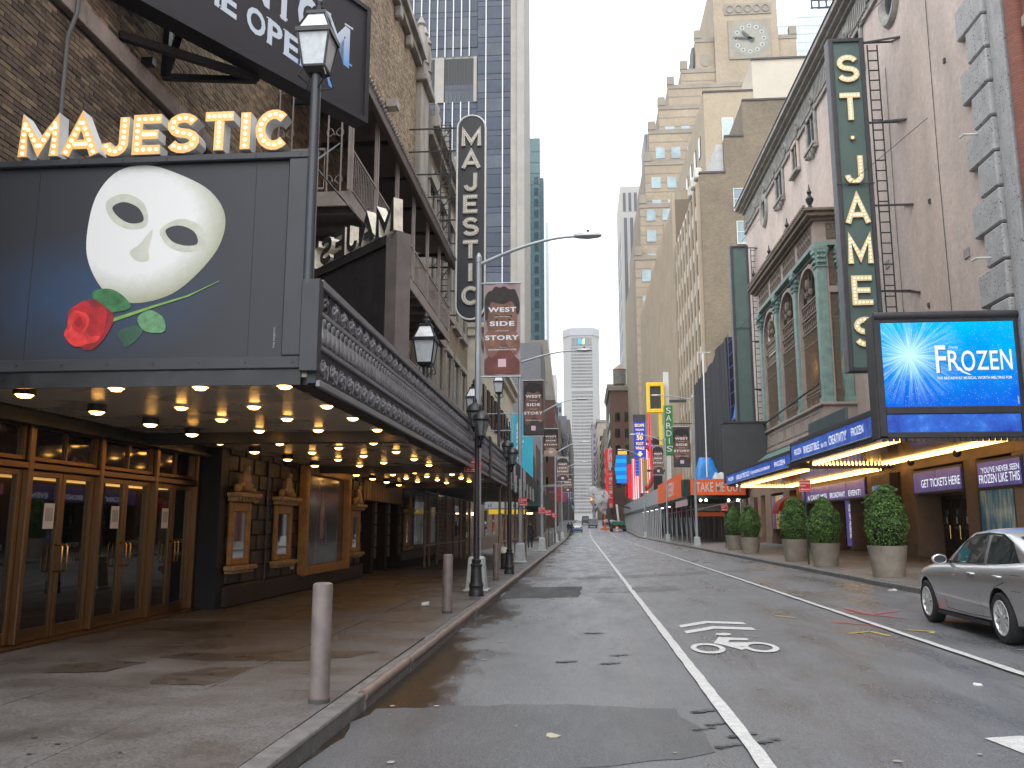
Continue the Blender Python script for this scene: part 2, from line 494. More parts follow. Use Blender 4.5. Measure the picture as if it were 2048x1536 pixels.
# wet gutter, asphalt patches and painted lines
def ground_poly(name, m, pts, z, parent=road, jag=.0):
    P = []
    for i in range(len(pts)):
        a = Vector(pts[i]); b = Vector(pts[(i+1) % len(pts)]); n = max(1, int((b-a).length/.25)) if jag else 1
        for k in range(n):
            q = a.lerp(b, k/n)
            if jag: q = q + Vector((random.uniform(-jag,jag), random.uniform(-jag,jag)))
            P.append((q.x, q.y, z+xfall(q.x)))
    return MB().poly(P).build(name, m, parent)
ground_poly('asphalt_patch', M_PATCH, [(-1.95,20.3),(-.1,20.9),(-.02,24.6),(-1.95,24.0)], .004, jag=.03)
ground_poly('asphalt_patch', M_PATCH2, [(.35,22.3),(2.5,22.9),(2.5,24.6),(.5,24.3)], .004, jag=.04)
ground_poly('asphalt_patch', M_PATCH2, [(-1.95,27.0),(4.2,29.8),(4.2,31.3),(-1.95,28.6)], .004, jag=.05)
ground_poly('asphalt_patch', M_PATCH2, [(-1.95,6.0),(.2,6.4),(.98,6.8),(1.0,7.4),(.82,8.35),(-.2,8.5),(-1.95,8.15)], .004, jag=.06)
for cx, cy, s in ((1.0,8.2,.08),(1.06,7.7,.06),(1.17,7.3,.07),(1.0,6.95,.06),(1.33,7.1,.06),(.9,7.5,.05),(-.3,11.0,.10),(.25,10.9,.08),(.1,13.9,.11),(.4,11.6,.08)):
    for q in range(3): ground_poly('tar_spot', M_PATCH2 if q else M_PATCH, [(cx+q*.07+s*math.cos(a)*random.uniform(.4,1.2), cy+q*.05+.8*s*math.sin(a)*random.uniform(.3,1)) for a in [i*.42 for i in range(15)]], .010+.0008*q)
def stripe(x, w, y0, y1, name):
    # worn edges: short lengths, each a little different, with gaps where the paint is gone
    M = MB(); y = y0; wl = wr = 0
    while y < y1:
        l = .35 if y < 40 else 6
        n0, n1 = random.uniform(-.008,.008), random.uniform(-.008,.008)
        if True:
            c_ = xfall(x)+.020; M.v += [(x-w/2+wl,y,gz(y)+c_),(x+w/2+wr,y,gz(y)+c_),(x+w/2+n1,y+l,gz(y+l)+c_),(x-w/2+n0,y+l,gz(y+l)+c_)]
            b = len(M.v); M.f.append((b-4,b-3,b-2,b-1))
        wl, wr = n0, n1; y += l
    return M.build(name, M_PAINT, road)
stripe(1.25, .118, 3.0, 170, 'lane_line'); stripe(4.58, .11, 3.0, 150, 'lane_line')
ground_poly('paint_mark', M_PAINT, [(3.02,7.15),(3.3,7.2),(4.2,6.9),(4.2,6.0),(3.5,5.9),(3.1,6.6)], .008)
# cyclist and double chevron painted in the lane
def flat(name, pts): return ground_poly(name, M_PAINT, pts, .009, bike)
bike = thing('road_marking', 'white painted cyclist with two chevrons on the asphalt lane', 'road marking', (2.1,13.5,.006))
for y in (13.95, 14.75):
    flat('chevron', [(1.58,y-.05),(2.10,y+.50),(2.68,y+.18),(2.68,y+.52),(2.10,y+.84),(1.58,y+.28)])
for cx in (1.67, 2.37):
    M = MB(); b = 0; n = 28
    for i in range(n):
        a = 2*PI*i/n
        M.v += [(x_,12.25+q_*math.sin(a),.012+xfall(x_)) for x_,q_ in ((cx+.225*math.cos(a),.50),(cx+.15*math.cos(a),.32))]
        k = (i+1) % n; M.f.append((2*i,2*k,2*k+1,2*i+1))
    M.build('wheel', M_PAINT, bike)
flat('body', [(1.82,12.75),(1.99,13.40),(2.37,13.20),(2.35,12.97),(2.09,13.03),(2.03,12.80),(2.28,12.76),(2.29,12.50),(2.12,12.36),(2.21,12.14),(2.08,12.05),(1.92,12.56)])
M = MB().poly([(2.11+.12*math.cos(2*PI*i/14), 13.70+.16*math.sin(2*PI*i/14), .04+.004*math.cos(2*PI*i/14)) for i in range(14)]); M.build('head', M_PAINT, bike)
# utility mark-out sprayed on the road
M_RED = mk('spray red', (.42,.07,.08), .6, var=.4, scale=20); M_YEL = mk('spray yellow', (.45,.33,.06), .6, var=.4, scale=20)
def squiggle(m, pts, w=.035):
    M = MB(); P = [Vector(p) for p in pts]
    for a, b in zip(P, P[1:]):
        d = (b-a).normalized(); n = Vector((-d.y,d.x))*w
        M.poly([(q.x*.925,q.y*.94,.010+xfall(q.x*.925)) for q in (a+n,b+n,b-n,a-n)])
    M.build('spray_mark', m, road)
squiggle(M_RED, [(4.9,17.6),(5.5,17.0),(6.1,17.5)]); squiggle(M_RED, [(5.3,18.2),(5.4,17.0),(5.75,16.2)])
squiggle(M_RED, [(4.4,15.9),(4.9,15.4),(4.95,14.4)]); squiggle(M_YEL, [(4.2,14.3),(4.6,14.5),(4.7,13.9)]); squiggle(M_YEL, [(5.2,14.6),(5.5,14.3),(5.4,14.1)])
squiggle(M_YEL, [(3.7,17.2),(3.95,16.7)])
# damp stains and gum on the left pavement
M_DAMP = mk('damp concrete', (.060,.053,.048), .4, var=.3, scale=3, rvar=.15)
def stain(pts):
    P = closed_curve_2(pts); MB().poly([(a,b,.1565) for a,b in P]).build('damp_stain', M_DAMP, pl)
def closed_curve_2(pts):
    out = []
    for i in range(len(pts)):
        a = Vector(pts[i]); b = Vector(pts[(i+1) % len(pts)])
        for k in range(5):
            q = a.lerp(b,k/5); out.append((q.x+random.uniform(-.03,.03), q.y+random.uniform(-.03,.03)))
    return out
stain([(-5.6,8.85),(-5.0,9.0),(-4.85,9.6),(-5.3,9.7),(-5.75,9.3)])
stain([(-4.9,9.95),(-4.1,9.8),(-3.3,9.85),(-2.7,10.2),(-2.5,10.7),(-3.4,10.6),(-4.3,10.4),(-4.8,10.35)])
stain([(-4.2,8.35),(-3.6,8.3),(-3.55,9.4),(-4.0,9.3),(-4.3,8.9)])
stain([(-6.4,12.6),(-5.6,12.4),(-5.2,13.2),(-5.9,13.6)])
GU = MB(); rg_ = random.Random(9)
for i in range(150):
    gx, gy, gr = rg_.uniform(-6.9,-2.3), rg_.uniform(4.5,24)**1.0, rg_.uniform(.012,.03)
    GU.poly([(gx+gr*math.cos(k*.9)*rg_.uniform(.7,1.1), gy+gr*math.sin(k*.9)*rg_.uniform(.7,1.1), .1575) for k in range(7)])
tag(GU.build('gum_spots', mk('trodden gum', (.05,.047,.045), .7), pl), kind='stuff')
GU = MB()
for i in range(70):
    gx, gy, gr = rg_.uniform(-1.8,7.0), rg_.uniform(5.5,26), rg_.uniform(.015,.04)
    GU.poly([(gx+gr*math.cos(k*.9)*rg_.uniform(.6,1.1), gy+gr*math.sin(k*.9)*rg_.uniform(.6,1.1), .0135+xfall(gx)) for k in range(7)])
tag(GU.build('pale_spots', mk('pale road spots', (.30,.29,.28), .7), road), kind='stuff')
# litter
M_LIT = mk('litter white', (.6,.6,.58), .6)
def litter(x, y, z, s, label, m=M_LIT):
    M = MB(); n = 7
    top = [(x+s*math.cos(2*PI*i/n)*random.uniform(.6,1), y+s*math.sin(2*PI*i/n)*random.uniform(.6,1), z+.006+random.uniform(0,s*.3)) for i in range(n)]
    M.rings([[(p[0],p[1],z+.002) for p in top], top])
    tag(M.build('litter', m), label, 'litter')
litter(-.26, 7.2, .004, .07, 'crumpled scrap of paper on the asphalt near the bottom edge', mk('litter tan', (.4,.36,.25), .7))
litter(3.9, 9.3, xfall(3.9), .06, 'small white paper scrap on the asphalt right of the painted cyclist')
litter(7.1, 21.0, xfall(7.1), .14, 'white scrap in the gutter by the right kerb')
cup = thing('paper_cup', 'small white paper cup lying on the left pavement behind the first bollard', 'cup', (-3.0,16.6,.15))
MB().rings([[(x, -2.9+.0, 0) for x in ()]] if 0 else [[(-3.06, 16.6+.035*math.cos(2*PI*k/12), .19+.035*math.sin(2*PI*k/12)) for k in range(12)],[(-2.93, 16.63+.048*math.cos(2*PI*k/12), .20+.048*math.sin(2*PI*k/12)) for k in range(12)]]).build('cup_body', M_LIT, cup, smooth=True)
mc = MB(); mc.lathe([(.19,-.01),(.19,.004),(.17,.006)], (-4.0,8.62,.15), 18)
tag(mc.build('access_cover', mk('rusty iron', (.16,.10,.07), .7, var=.3, scale=8), pl), kind=None)
# ================================================================ LEFT THEATRE: WALLS
M_BR_D = mk('soot brown brick', (.165,.120,.080), .85, var=.35, scale=.7, island=.55, bump=.3, bscale=60)
M_BR_T = mk('tan brick', (.29,.215,.138), .85, var=.25, scale=.6, island=.42, bump=.3, bscale=60)
M_MORT = mk('mortar', (.085,.072,.058), .95, var=.25, scale=2)
M_STONE = mk('weathered limestone', (.27,.245,.21), .8, var=.35, scale=1.4, bump=.3, bscale=18, streak=.4)
M_STONED = mk('stained string course', (.29,.235,.20), .8, var=.35, scale=2, bump=.2, island=.12)
M_BLK = mk('black painted steel', (.018,.018,.020), .42, var=.3, scale=4, rvar=.15)
M_DKG = mk('dark grey painted metal', (.026,.028,.033), .45, var=.12, scale=3, rvar=.1)
M_TAUPE = mk('taupe painted iron', (.30,.255,.228), .6, var=.2, scale=3)
M_TAUPED = mk('dark taupe paint', (.13,.112,.104), .6, var=.2, scale=3)
M_WHITE = mk('white painted metal', (.62,.62,.60), .45, var=.12, scale=5)
M_RUSTY = mk('cream metal with rust', (.60,.55,.45), .55, var=.3, scale=6)
M_BULB_ON = glow('warm bulb lit', (1,.78,.40), 1.3)
M_BULB_DL = glow('warm downlight', (1,.48,.10), 10)
M_BRONZE = mk('bronze door frame', (.21,.130,.066), .28, metal=.9, var=.06, scale=1.5)
M_GOLD = mk('gilded frame', (.36,.20,.06), .5, metal=.25, var=.25, scale=5, bump=.15)
M_GOLDL = mk('gilded plaster', (.36,.25,.125), .6, var=.3, scale=7, bump=.25)
M_DGLASS = mk('dark door glass', (.006,.007,.009), .02, var=0, spec=.75)
M_MIRROR = mk('mirror glass', (.55,.57,.6), .03, metal=1, var=0)
M_BRASS = mk('polished brass', (.7,.46,.16), .22, metal=1, var=.1)
M_BLOCK = mk('dark painted stone block', (.036,.029,.026), .5, var=.3, scale=3, bump=.3, bscale=35, island=.25, rvar=.12)
M_BLOCKM = mk('dark joint', (.010,.009,.009), .8)
M_SOFF = mk('cream gloss soffit', (.42,.385,.32), .30, var=.12, scale=1.0, rvar=.08)
M_PAPER = mk('white paper', (.75,.74,.72), .7, var=.04)

maj = thing('theatre_building', 'tan and soot-brown brick theatre with gilded doors on the left', 'theatre', (-8,20,0))
bx('rear_wall', M_MORT, maj, -9, -7.065, 4, 52, 4.0, 21.6)
bx('rear_wall', M_MORT, maj, -9, -7.32, 4, 40, .1, 3.99)
# bricks, each with its own edges; nearest 300 are objects of their own
bl, bh, gp = .205, .062, .013
near = []; Md, Mt = MB(), MB()
def in_gallery(y, z): return False
k = 0; z = 4.15
while z < 21.5:
    y = 6.0 + (k % 2)*(bl+gp)/2
    ymax = 35.0
    while y < ymax:
        if not (8.62 < z+bh and z < 9.02 and y < 18):
            dirty = z < 8.7 or (z < 11.5 and y < 12.2 and random.random() < .7)
            dx = random.uniform(-.006,.006)
            x1 = -7.0+dx; xb = -7.07; yy, zz = y+bl, z+bh
            if 8.6 < y < 11.6 and 6.2 < z < 8.6 and len(near) < 300: near.append((y,z,dx))
            else:
                M = Md if dirty else Mt; b = len(M.v)
                M.v += [(x1,y,z),(x1,yy,z),(x1,yy,zz),(x1,y,zz),(xb,y,z),(xb,yy,z),(xb,yy,zz),(xb,y,zz)]
                M.f += [(b,b+1,b+2,b+3),(b+4,b+5,b+1,b),(b+3,b+2,b+6,b+7),(b+4,b,b+3,b+7),(b+1,b+5,b+6,b+2)]
        y += bl+gp
    z += bh+gp; k += 1
def fastbuild(M, name, m, parent):
    me = bpy.data.meshes.new(name); me.from_pydata(M.v, [], M.f); me.materials.append(m)
    o = bpy.data.objects.new(name, me); COL.objects.link(o); par(o, parent); return o
tag(fastbuild(Md, 'brickwork', M_BR_D, maj), 'dark sooty brickwork below the stone band', kind='stuff')
tag(fastbuild(Mt, 'brickwork', M_BR_T, maj), 'cleaner tan brickwork high on the wall', kind='stuff')
proto = None
NB = []
for c in range(4):
    mm = mk('single brick %d' % c, [(.10,.07,.048),(.165,.115,.075),(.22,.165,.10),(.13,.095,.07)][c], .85, var=.3, scale=6, bump=.3, bscale=60)
    o = MB().box(-.07,0,0,bl,0,bh).build('brick', mm, maj); NB.append(o)
for i, (y,z,dx) in enumerate(near):
    o = NB[i] if i < 4 else inst(NB[random.randrange(4)], 'brick', maj)
    o.location = (-7.0+dx, y, z)
# string course of separate stones
y = 6.0
while y < 17.6:
    MB().box(-7.06,-6.93,y,y+.93,8.66,8.97).build('string_course_stone', M_STONED, maj, bevel=.012); y += .94
# conduit and clips
MB().tube([(-6.96,10.35,5.0),(-6.96,10.35,8.3),(-6.90,10.42,8.7),(-6.90,10.42,9.3),(-6.96,10.45,10.5),(-6.96,10.45,14)], .03).build('conduit', mk('conduit grey', (.10,.095,.09), .6), maj, smooth=True)
# stone cornice, corner turret with pinnacles, carved upper storey further along
C = MB(); C.box(-7.08,-6.75,6,34.6,21.6,21.9); C.box(-7.08,-6.55,6,34.6,21.9,22.15); C.build('cornice', M_STONE, maj)
for y in range(8, 34, 2):
    MB().box(-7.0,-6.7,y,y+.35,21.1,21.598).build('cornice_bracket', M_STONE, maj, bevel=.05)
tur = MB().box(-7.9,-6.75,34.6,36.4,4,20.9).box(-8.0,-6.5,34.4,36.6,20.9,21.2).box(-7.9,-6.65,34.55,36.45,21.2,21.9).build('turret', M_STONE, maj, bevel=.04)
tur['label'] = 'pale carved stone corner turret'
for yy in (34.7, 35.5, 36.3):
    MB().lathe([(.16,0),(.16,.3),(.24,.35),(.17,.5),(.19,1.2),(.12,1.7),(.2,1.78),(.14,1.95),(.02,2.2)], (-6.85,yy,21.9), 10).build('pinnacle', M_STONE, tur, smooth=True)
M2 = brickmat('tan brick far', (.20,.145,.09), (.26,.19,.12), (.13,.11,.09), 'x')
bx('upper_wall', M2, maj, -7.06, -6.98, 36.4, 52, 4, 19.4)
C = MB(); C.box(-7.06,-6.6,36.6,52,19.4,19.8); C.box(-7.06,-6.3,36.6,52,19.8,20.3); C.build('cornice', M_STONE, maj)
for yy in range(37, 52, 3):
    MB().lathe([(.14,0),(.2,.2),(.12,.6),(.16,.8),(.02,1.1)], (-6.6,yy+.5,20.3), 8).build('pinnacle', M_STONE, maj, smooth=True)
for yy in (37.4, 40.2, 43, 45.8, 48.6):
    w = MB().box(-7,-6.86,yy,yy+.3,12.8,17.6).box(-7,-6.86,yy+1.7,yy+2,12.8,17.6).box(-7,-6.75,yy-.1,yy+2.1,17.6,18.2).box(-7,-6.75,yy-.1,yy+2.1,12.4,12.8).build('window', M_STONE, maj)
    bx('pane', M_DGLASS, w, -6.975, -6.94, yy+.3, yy+1.7, 12.8, 17.6)
    w = MB().box(-7,-6.86,yy,yy+.2,7.0,10.6).box(-7,-6.86,yy+1.8,yy+2,7.0,10.6).box(-7,-6.8,yy-.1,yy+2.1,10.6,10.9).build('window', M_STONE, maj)
    bx('pane', M_DGLASS, w, -6.975, -6.94, yy+.2, yy+1.8, 7.0, 10.6)
for (yy,zz) in ((28.9,16.8),(36.9,13.9)):
    fl = bx('floodlight', M_TAUPE, maj, -6.98, -6.55, yy, yy+.45, zz, zz+.32, .02)
    bx('lens', mk('lamp lens', (.4,.38,.33), .2), fl, -6.9, -6.6, yy+.05, yy+.4, zz-.012, zz)
for (yy,zz) in ((10.9,9.4),(12.3,9.0)):
    bx('wall_bracket', M_BLK, maj, -7.0, -6.8, yy, yy+.12, zz, zz+.12)

# ---------------- doors, mirrors, poster case, rusticated stone at street level
bx('threshold', M_BRONZE, maj, -7.3, -6.95, 7.2, 15.55, .153, .18)
ent = bx('entablature', M_BLK, maj, -7.32, -6.98, 7.2, 15.6, 2.99, 3.11)
E_ = MB(); E_.box(-7.32,-6.9,7.2,15.6,3.111,3.2); E_.box(-7.0,-6.88,7.2,15.6,2.93,2.985); E_.build('moulding', M_BLK, ent)
P = [7.27, 8.94, 10.61, 12.28, 13.95, 15.52]
M_TRP = mk('transom photograph print', (.012,.012,.016), .06, var=0, spec=.7)
def tr_mat():
    m = bpy.data.materials.new('production photographs'); m.use_nodes = True; t = m.node_tree; p = t.nodes['Principled BSDF']; L = t.links.new
    geo = _n(t,'ShaderNodeNewGeometry'); n1 = _n(t,'ShaderNodeTexNoise', Scale=2.6, Detail=6.0, Roughness=.7); L(geo.outputs['Position'], n1.inputs['Vector'])
    r = _n(t,'ShaderNodeValToRGB'); e = r.color_ramp.elements
    e[0].position = .5; e[0].color = (.006,.006,.009,1); e[1].position = .78; e[1].color = (.30,.18,.10,1)
    q = e.new(.6); q.color = (.05,.02,.018,1)
    L(n1.outputs['Fac'], r.inputs[0]); L(r.outputs[0], p.inputs['Base Color']); p.inputs['Roughness'].default_value = .06
    return m
M_TRP = tr_mat()
M_LOGO = mk('etched white print', (.16,.16,.16), .5)
for i in range(5):
    a, b = P[i], P[i+1]
    bx('door_post', M_BRONZE, maj, -7.28, -7.08, a-.05, a+.05, .182, 2.985, .012)
    if i == 4: bx('door_post', M_BRONZE, maj, -7.28, -7.08, b-.05, b+.05, .182, 2.985, .012)
    bx('transom_bar', M_BRONZE, maj, -7.27, -7.09, a+.051, b-.051, 2.385, 2.475, .01)
    tr = MB().box(-7.22,-7.14,a+.076,b-.076,2.501,2.55).box(-7.22,-7.14,a+.076,b-.076,2.93,2.98).box(-7.22,-7.14,a+.076,a+.12,2.551,2.929).box(-7.22,-7.14,b-.12,b-.076,2.551,2.929).box(-7.21,-7.15,(a+b)/2-.012,(a+b)/2+.012,2.551,2.929).build('transom_window', M_BRONZE, maj)
    bx('photograph', M_TRP, tr, -7.20, -7.185, a+.12, b-.12, 2.551, 2.929)
    for s in (0,1):
        d0 = a+.054 if s == 0 else (a+b)/2+.006; d1 = (a+b)/2-.006 if s == 0 else b-.054
        D = MB(); D.box(-7.24,-7.17,d0,d0+.075,.185,2.375); D.box(-7.24,-7.17,d1-.075,d1,.185,2.375)
        D.box(-7.24,-7.172,d0+.075,d1-.075,.185,.34); D.box(-7.24,-7.172,d0+.075,d1-.075,2.30,2.375)
        dr = D.build('door', M_BRONZE, maj, bevel=.006)
        bx('glass', M_DGLASS, dr, -7.21, -7.20, d0+.075, d1-.075, .34, 2.30)
        hy = d1-.06 if s == 0 else d0+.05
        MB().tube([(-7.17,hy,1.05),(-7.08,hy,1.05),(-7.06,hy,1.08),(-7.06,hy,1.37),(-7.08,hy,1.40),(-7.17,hy,1.40)], .014, 8).build('handle', M_BRASS, dr, smooth=True)
        if s == 0 and i > 1:
            n = bx('notice', M_PAPER, dr, -7.196, -7.192, d1-.33, d1-.10, 1.62, 1.96)
            bx('notice_text', mk('faint grey print', (.45,.45,.46), .7), dr, -7.1915, -7.190, d1-.30, d1-.13, 1.72, 1.90)
        if s == 1:
            lettering('PHANTOM', M_LOGO, dr, (-7.198,d0+.12,1.36), (0,1,0), (0,0,1), .42, .07)
            lettering('OPERA', M_LOGO, dr, (-7.198,d0+.18,1.14), (0,1,0), (0,0,1), .3, .07)
# black return and rusticated wall
bx('return_wall', mk('black painted wall', (.008,.008,.009), .55, var=.3), maj, -7.32, -6.70, 15.6, 15.95, .15, 3.11)
bx('backing_wall', M_BLOCKM, maj, -7.3, -6.765, 15.951, 26.0, .15, 3.11)
bx('plinth', mk('dark plinth', (.026,.021,.02), .55, var=.3, scale=2, bump=.3), maj, -6.764, -6.60, 15.9, 26.0, .15, .56, .03)
blk = {}
def block(y0, y1, z0, z1, parent=maj, x=-6.763, d=.075):
    k_ = (round(y1-y0,3), round(z1-z0,3), d)
    if k_ not in blk:
        blk[k_] = MB().box(0,d,0,y1-y0,0,z1-z0).build('stone_block', M_BLOCK, parent, bevel=.018); o = blk[k_]
        o.location = (x,y0,z0); return o
    return inst(blk[k_], 'stone_block', parent, (x,y0,z0))
z = .58; r = 0
while z < 3.05:
    y = 15.97
    lens = [.46,.31,.46,.31] if r % 2 else [.31,.46,.31,.46]
    q = 0
    while y < 25.9:
        l = lens[q % 4]; q += 1
        if y + l > 26: l = 26-y-.01
        if l > .05 and not (20.1 < y and y+l < 23.85 and z < 3.0 and z > .6): block(y, y+l-.03, z, z+.275, d=.06+.03*((q+r)%2))
        y += l
    z += .305; r += 1
def framed_mirror(y0, y1, z0=.92, z1=2.12, x=-6.68):
    w = y1-y0; F = MB(); d = .09
    F.box(x,x+d,y0,y0+.14,z0,z1); F.box(x,x+d,y1-.14,y1,z0,z1); F.box(x,x+d-.002,y0+.14,y1-.14,z0,z0+.13); F.box(x,x+d-.002,y0+.14,y1-.14,z1-.2,z1)
    f = F.build('framed_mirror', M_GOLD, maj, bevel=.025)
    f['label'] = 'gilded wall mirror with carved crest'
    bx('glass', M_MIRROR, f, x+.035, x+.045, y0+.14, y1-.14, z0+.13, z1-.2)
    S = MB(); S.box(x,x+.22,y0-.10,y1+.10,z0-.09,z0-.002); S.box(x,x+.17,y0-.05,y1+.05,z0-.15,z0-.09); S.build('sill', M_GOLDL, f, bevel=.015)
    C = MB(); C.box(x,x+.2,y0-.04,y1+.04,z1+.002,z1+.09); C.box(x,x+.27,y0-.09,y1+.09,z1+.09,z1+.17)
    for q in range(7): C.box(x+.2,x+.235,y0+q*w/6.6,y0+q*w/6.6+.06,z1+.03,z1+.09)
    C.build('crest_cornice', M_GOLDL, f, bevel=.01)
    O = MB(); ym = (y0+y1)/2; zb = z1+.17
    O.ball((x+.12,ym,zb+.22), .12, 10, 7, 1.7); O.ball((x+.13,ym+.06,zb+.47), .075, 8, 6, 1.1); O.ball((x+.14,ym-.03,zb+.38), .06, 8, 5)
    for s in (-1,1):
        O.ball((x+.1,ym+s*.30,zb+.09), .085, 8, 6); O.ball((x+.13,ym+s*.42,zb+.06), .06, 8, 5)
        O.tube([(x+.13,ym+s*.12,zb+.06),(x+.16,ym+s*.22,zb+.17),(x+.15,ym+s*.31,zb+.14),(x+.15,ym+s*.27,zb+.07)], [.05,.045,.035,.02], 7)
        O.tube([(x+.12,ym+s*.08,zb+.1),(x+.15,ym+s*.13,zb+.30),(x+.14,ym+s*.10,zb+.42)], [.05,.04,.03], 7)
    O.build('crest', M_GOLDL, f, smooth='all')
framed_mirror(15.95, 16.92); framed_mirror(18.35, 19.4); framed_mirror(24.55, 25.5)
MB().tube([(-6.66,17.95,.16),(-6.66,17.95,3.1)], .025).build('drain_pipe', M_BLK, maj, smooth=True)
bx('socket_box', M_WHITE, maj, -6.69, -6.64, 19.62, 19.78, .68, .82, .01)
F = MB(); x = -6.68
F.box(x,x+.22,20.02,20.22,.50,3.30-.19); F.box(x,x+.22,23.75,23.95,.50,3.11); F.box(x,x+.215,20.22,23.75,.50,.72); F.box(x,x+.215,20.22,23.75,2.9,3.11)
pc = F.build('poster_case', M_GOLD, maj, bevel=.03)
def post_mat(name, stops, sx=.5, sz=2.5, emit=0):
    m = bpy.data.materials.new(name); m.use_nodes = True; t = m.node_tree; p = t.nodes['Principled BSDF']; L = t.links.new
    geo = _n(t,'ShaderNodeNewGeometry'); mp = _n(t,'ShaderNodeMapping'); mp.inputs['Scale'].default_value = (3,3,.5); L(geo.outputs['Position'], mp.inputs['Vector'])
    n1 = _n(t,'ShaderNodeTexNoise', Scale=1.6, Detail=8.0, Roughness=.7); L(mp.outputs[0], n1.inputs['Vector'])
    r = _n(t,'ShaderNodeValToRGB'); e = r.color_ramp.elements
    e[0].position, e[0].color = stops[0][0], (*stops[0][1],1); e[1].position, e[1].color = stops[-1][0], (*stops[-1][1],1)
    for s, c in stops[1:-1]: q = e.new(s); q.color = (*c,1)
    L(n1.outputs['Fac'], r.inputs[0]); L(r.outputs[0], p.inputs['Base Color']); p.inputs['Roughness'].default_value = .12; p.inputs['Specular IOR Level'].default_value = .6
    if emit: L(r.outputs[0], p.inputs['Emission Color']); p.inputs['Emission Strength'].default_value = emit
    return m
bx('poster', post_mat('theatre poster', [(.35,(.012,.014,.022)),(.5,(.05,.055,.075)),(.62,(.10,.11,.14)),(.75,(.22,.20,.19))]), pc, x+.03, x+.05, 20.22, 23.75, .72, 2.9)
fig = MB().prism([(0,0),(.34,0),(.30,.45),(.36,.62),(.27,.9),(.22,1.0),(.2,1.16),(.11,1.16),(.1,1.0),(.06,.88),(-.03,.5)], (x+.055,21.6,1.35), (0,1,0), (0,0,1), (1,0,0), .002)
fig.build('printed_figure', mk('pale costume print', (.24,.17,.13), .2, var=.4, scale=9), pc)
# dark exit bays with fluted band above, more wall beyond
bx('exit_recess', M_BLOCKM, maj, -8.6, -7.9, 26.0, 31.8, .15, 3.11)
bx('exit_floor_band', M_BLK, maj, -7.9, -6.72, 26.02, 31.8, 2.45, 3.10)
for i in range(16):
    bx('flute', mk('dim gilt flute', (.20,.125,.055), .55, var=.25, scale=4), maj, -6.719, -6.66, 26.1+i*.355, 26.1+i*.355+.31, 2.46, 3.08, .01)
for yy in (27.75, 29.7, 31.6):
    bx('pier', M_BLOCKM, maj, -7.4, -6.80, yy, yy+.35, .15, 2.44)
    for q in range(5): block(yy+.01, yy+.34, .62+q*.37, .62+q*.37+.33, x=-6.80, d=.09)
bx('backing_wall', M_BLOCKM, maj, -7.3, -6.765, 31.951, 40, .15, 3.5)
for r in range(8):
    y = 32.0 + (.2 if r % 2 else 0)
    while y < 39.4:
        if not (34.0 < y < 36.2 and .9 < .4+r*.33 < 2.6): block(y, y+.42, .4+r*.33, .4+r*.33+.30)
        y += .46
framed_mirror(32.2, 33.1)
bx('poster', post_mat('second poster', [(.35,(.16,.10,.10)),(.5,(.25,.25,.27)),(.65,(.5,.48,.46)),(.8,(.1,.05,.05))]), maj, -6.68, -6.64, 34.1, 36.4, .95, 2.9)
bx('poster', post_mat('third poster', [(.35,(.05,.10,.2)),(.5,(.5,.5,.55)),(.65,(.6,.5,.1)),(.8,(.1,.05,.05))]), maj, -6.68, -6.64, 38.0, 39.0, .95, 2.5)

# ---------------- iron gallery with tiled roof along the wall
gal = thing('iron_gallery', 'taupe iron fire balcony with tiled roof on the brick wall', 'balcony', (-6.1,25,9))
GX, G0, G1 = -5.2, 18.3, 33.2
bx('floor', M_TAUPED, gal, -6.99, GX-.02, G0, G1, 9.02, 9.10)
Fm = MB(); Fm.box(GX-.02,GX+.03,G0-.03,G1,8.86,9.2); Fm.build('fascia', M_TAUPE, gal); bx('fascia', M_TAUPE, gal, -6.99, GX-.021, G0-.03, G0+.02, 8.86, 9.2)
for i in range(14): bx('joist', M_TAUPED, gal, -6.99, GX-.03, G0+.4+i*1.05, G0+.5+i*1.05, 8.82, 9.018)
def balustrade(p0, p1, z0, z1, n):
    p0 = Vector(p0); p1 = Vector(p1); B = MB()
    B.bar((p0.x,p0.y,z1), (p1.x,p1.y,z1), .06, .05); B.bar((p0.x,p0.y,z0), (p1.x,p1.y,z0), .04, .04)
    for k in range(n+1):
        q = p0.lerp(p1, k/n)
        B.cyl((q.x,q.y,z0+.02),(q.x,q.y,z1-.03),.011,n=5); B.ball((q.x,q.y,z1-.10),.026,6,4); B.ball((q.x,q.y,z0+.12),.022,6,4)
    B.build('balustrade', M_TAUPE, gal, smooth=True)
posts = [G0+.02+i*2.45 for i in range(7)]
for a, b in zip(posts, posts[1:]): balustrade((GX,a+.06,0), (GX,b-.06,0), 9.30, 10.25, 15)
balustrade((-6.95,G0+.02,0), (GX-.62,G0+.02,0), 9.30, 10.25, 8)
for q in posts: MB().box(GX-.05,GX+.05,q-.05,q+.05,9.2,12.0).box(GX-.03,GX+.03,q-.16,q-.13,9.2,12.0).build('post', M_TAUPE, gal)
for xx in (GX-.55, -6.93):
    S = MB()
    for o in (0,.32): S.box(xx+o-.015,xx+o+.015,G0,G0+.04,9.2,12.0)
    for zc in (9.45,11.7,10.6):
        for s in (-1,1):
            S.tube([(xx+.16+s*(.02+.09*(1-math.cos(t))), G0+.02, zc+s*.0+.13*math.sin(t)*1.0+ (.02*t)) for t in [j*.7 for j in range(9)]], .012, 5)
    S.build('scrolled_panel', M_TAUPE, gal, smooth=True)
R_ = MB(); R_.rings([[(-6.99,G0-.4,12.9),(GX+.25,G0-.4,12.18),(GX+.25,G0-.4,12.08),(-6.99,G0-.4,12.8)],[(-6.99,G1,12.9),(GX+.25,G1,12.18),(GX+.25,G1,12.08),(-6.99,G1,12.8)]]); R_.build('roof', M_TAUPED, gal)
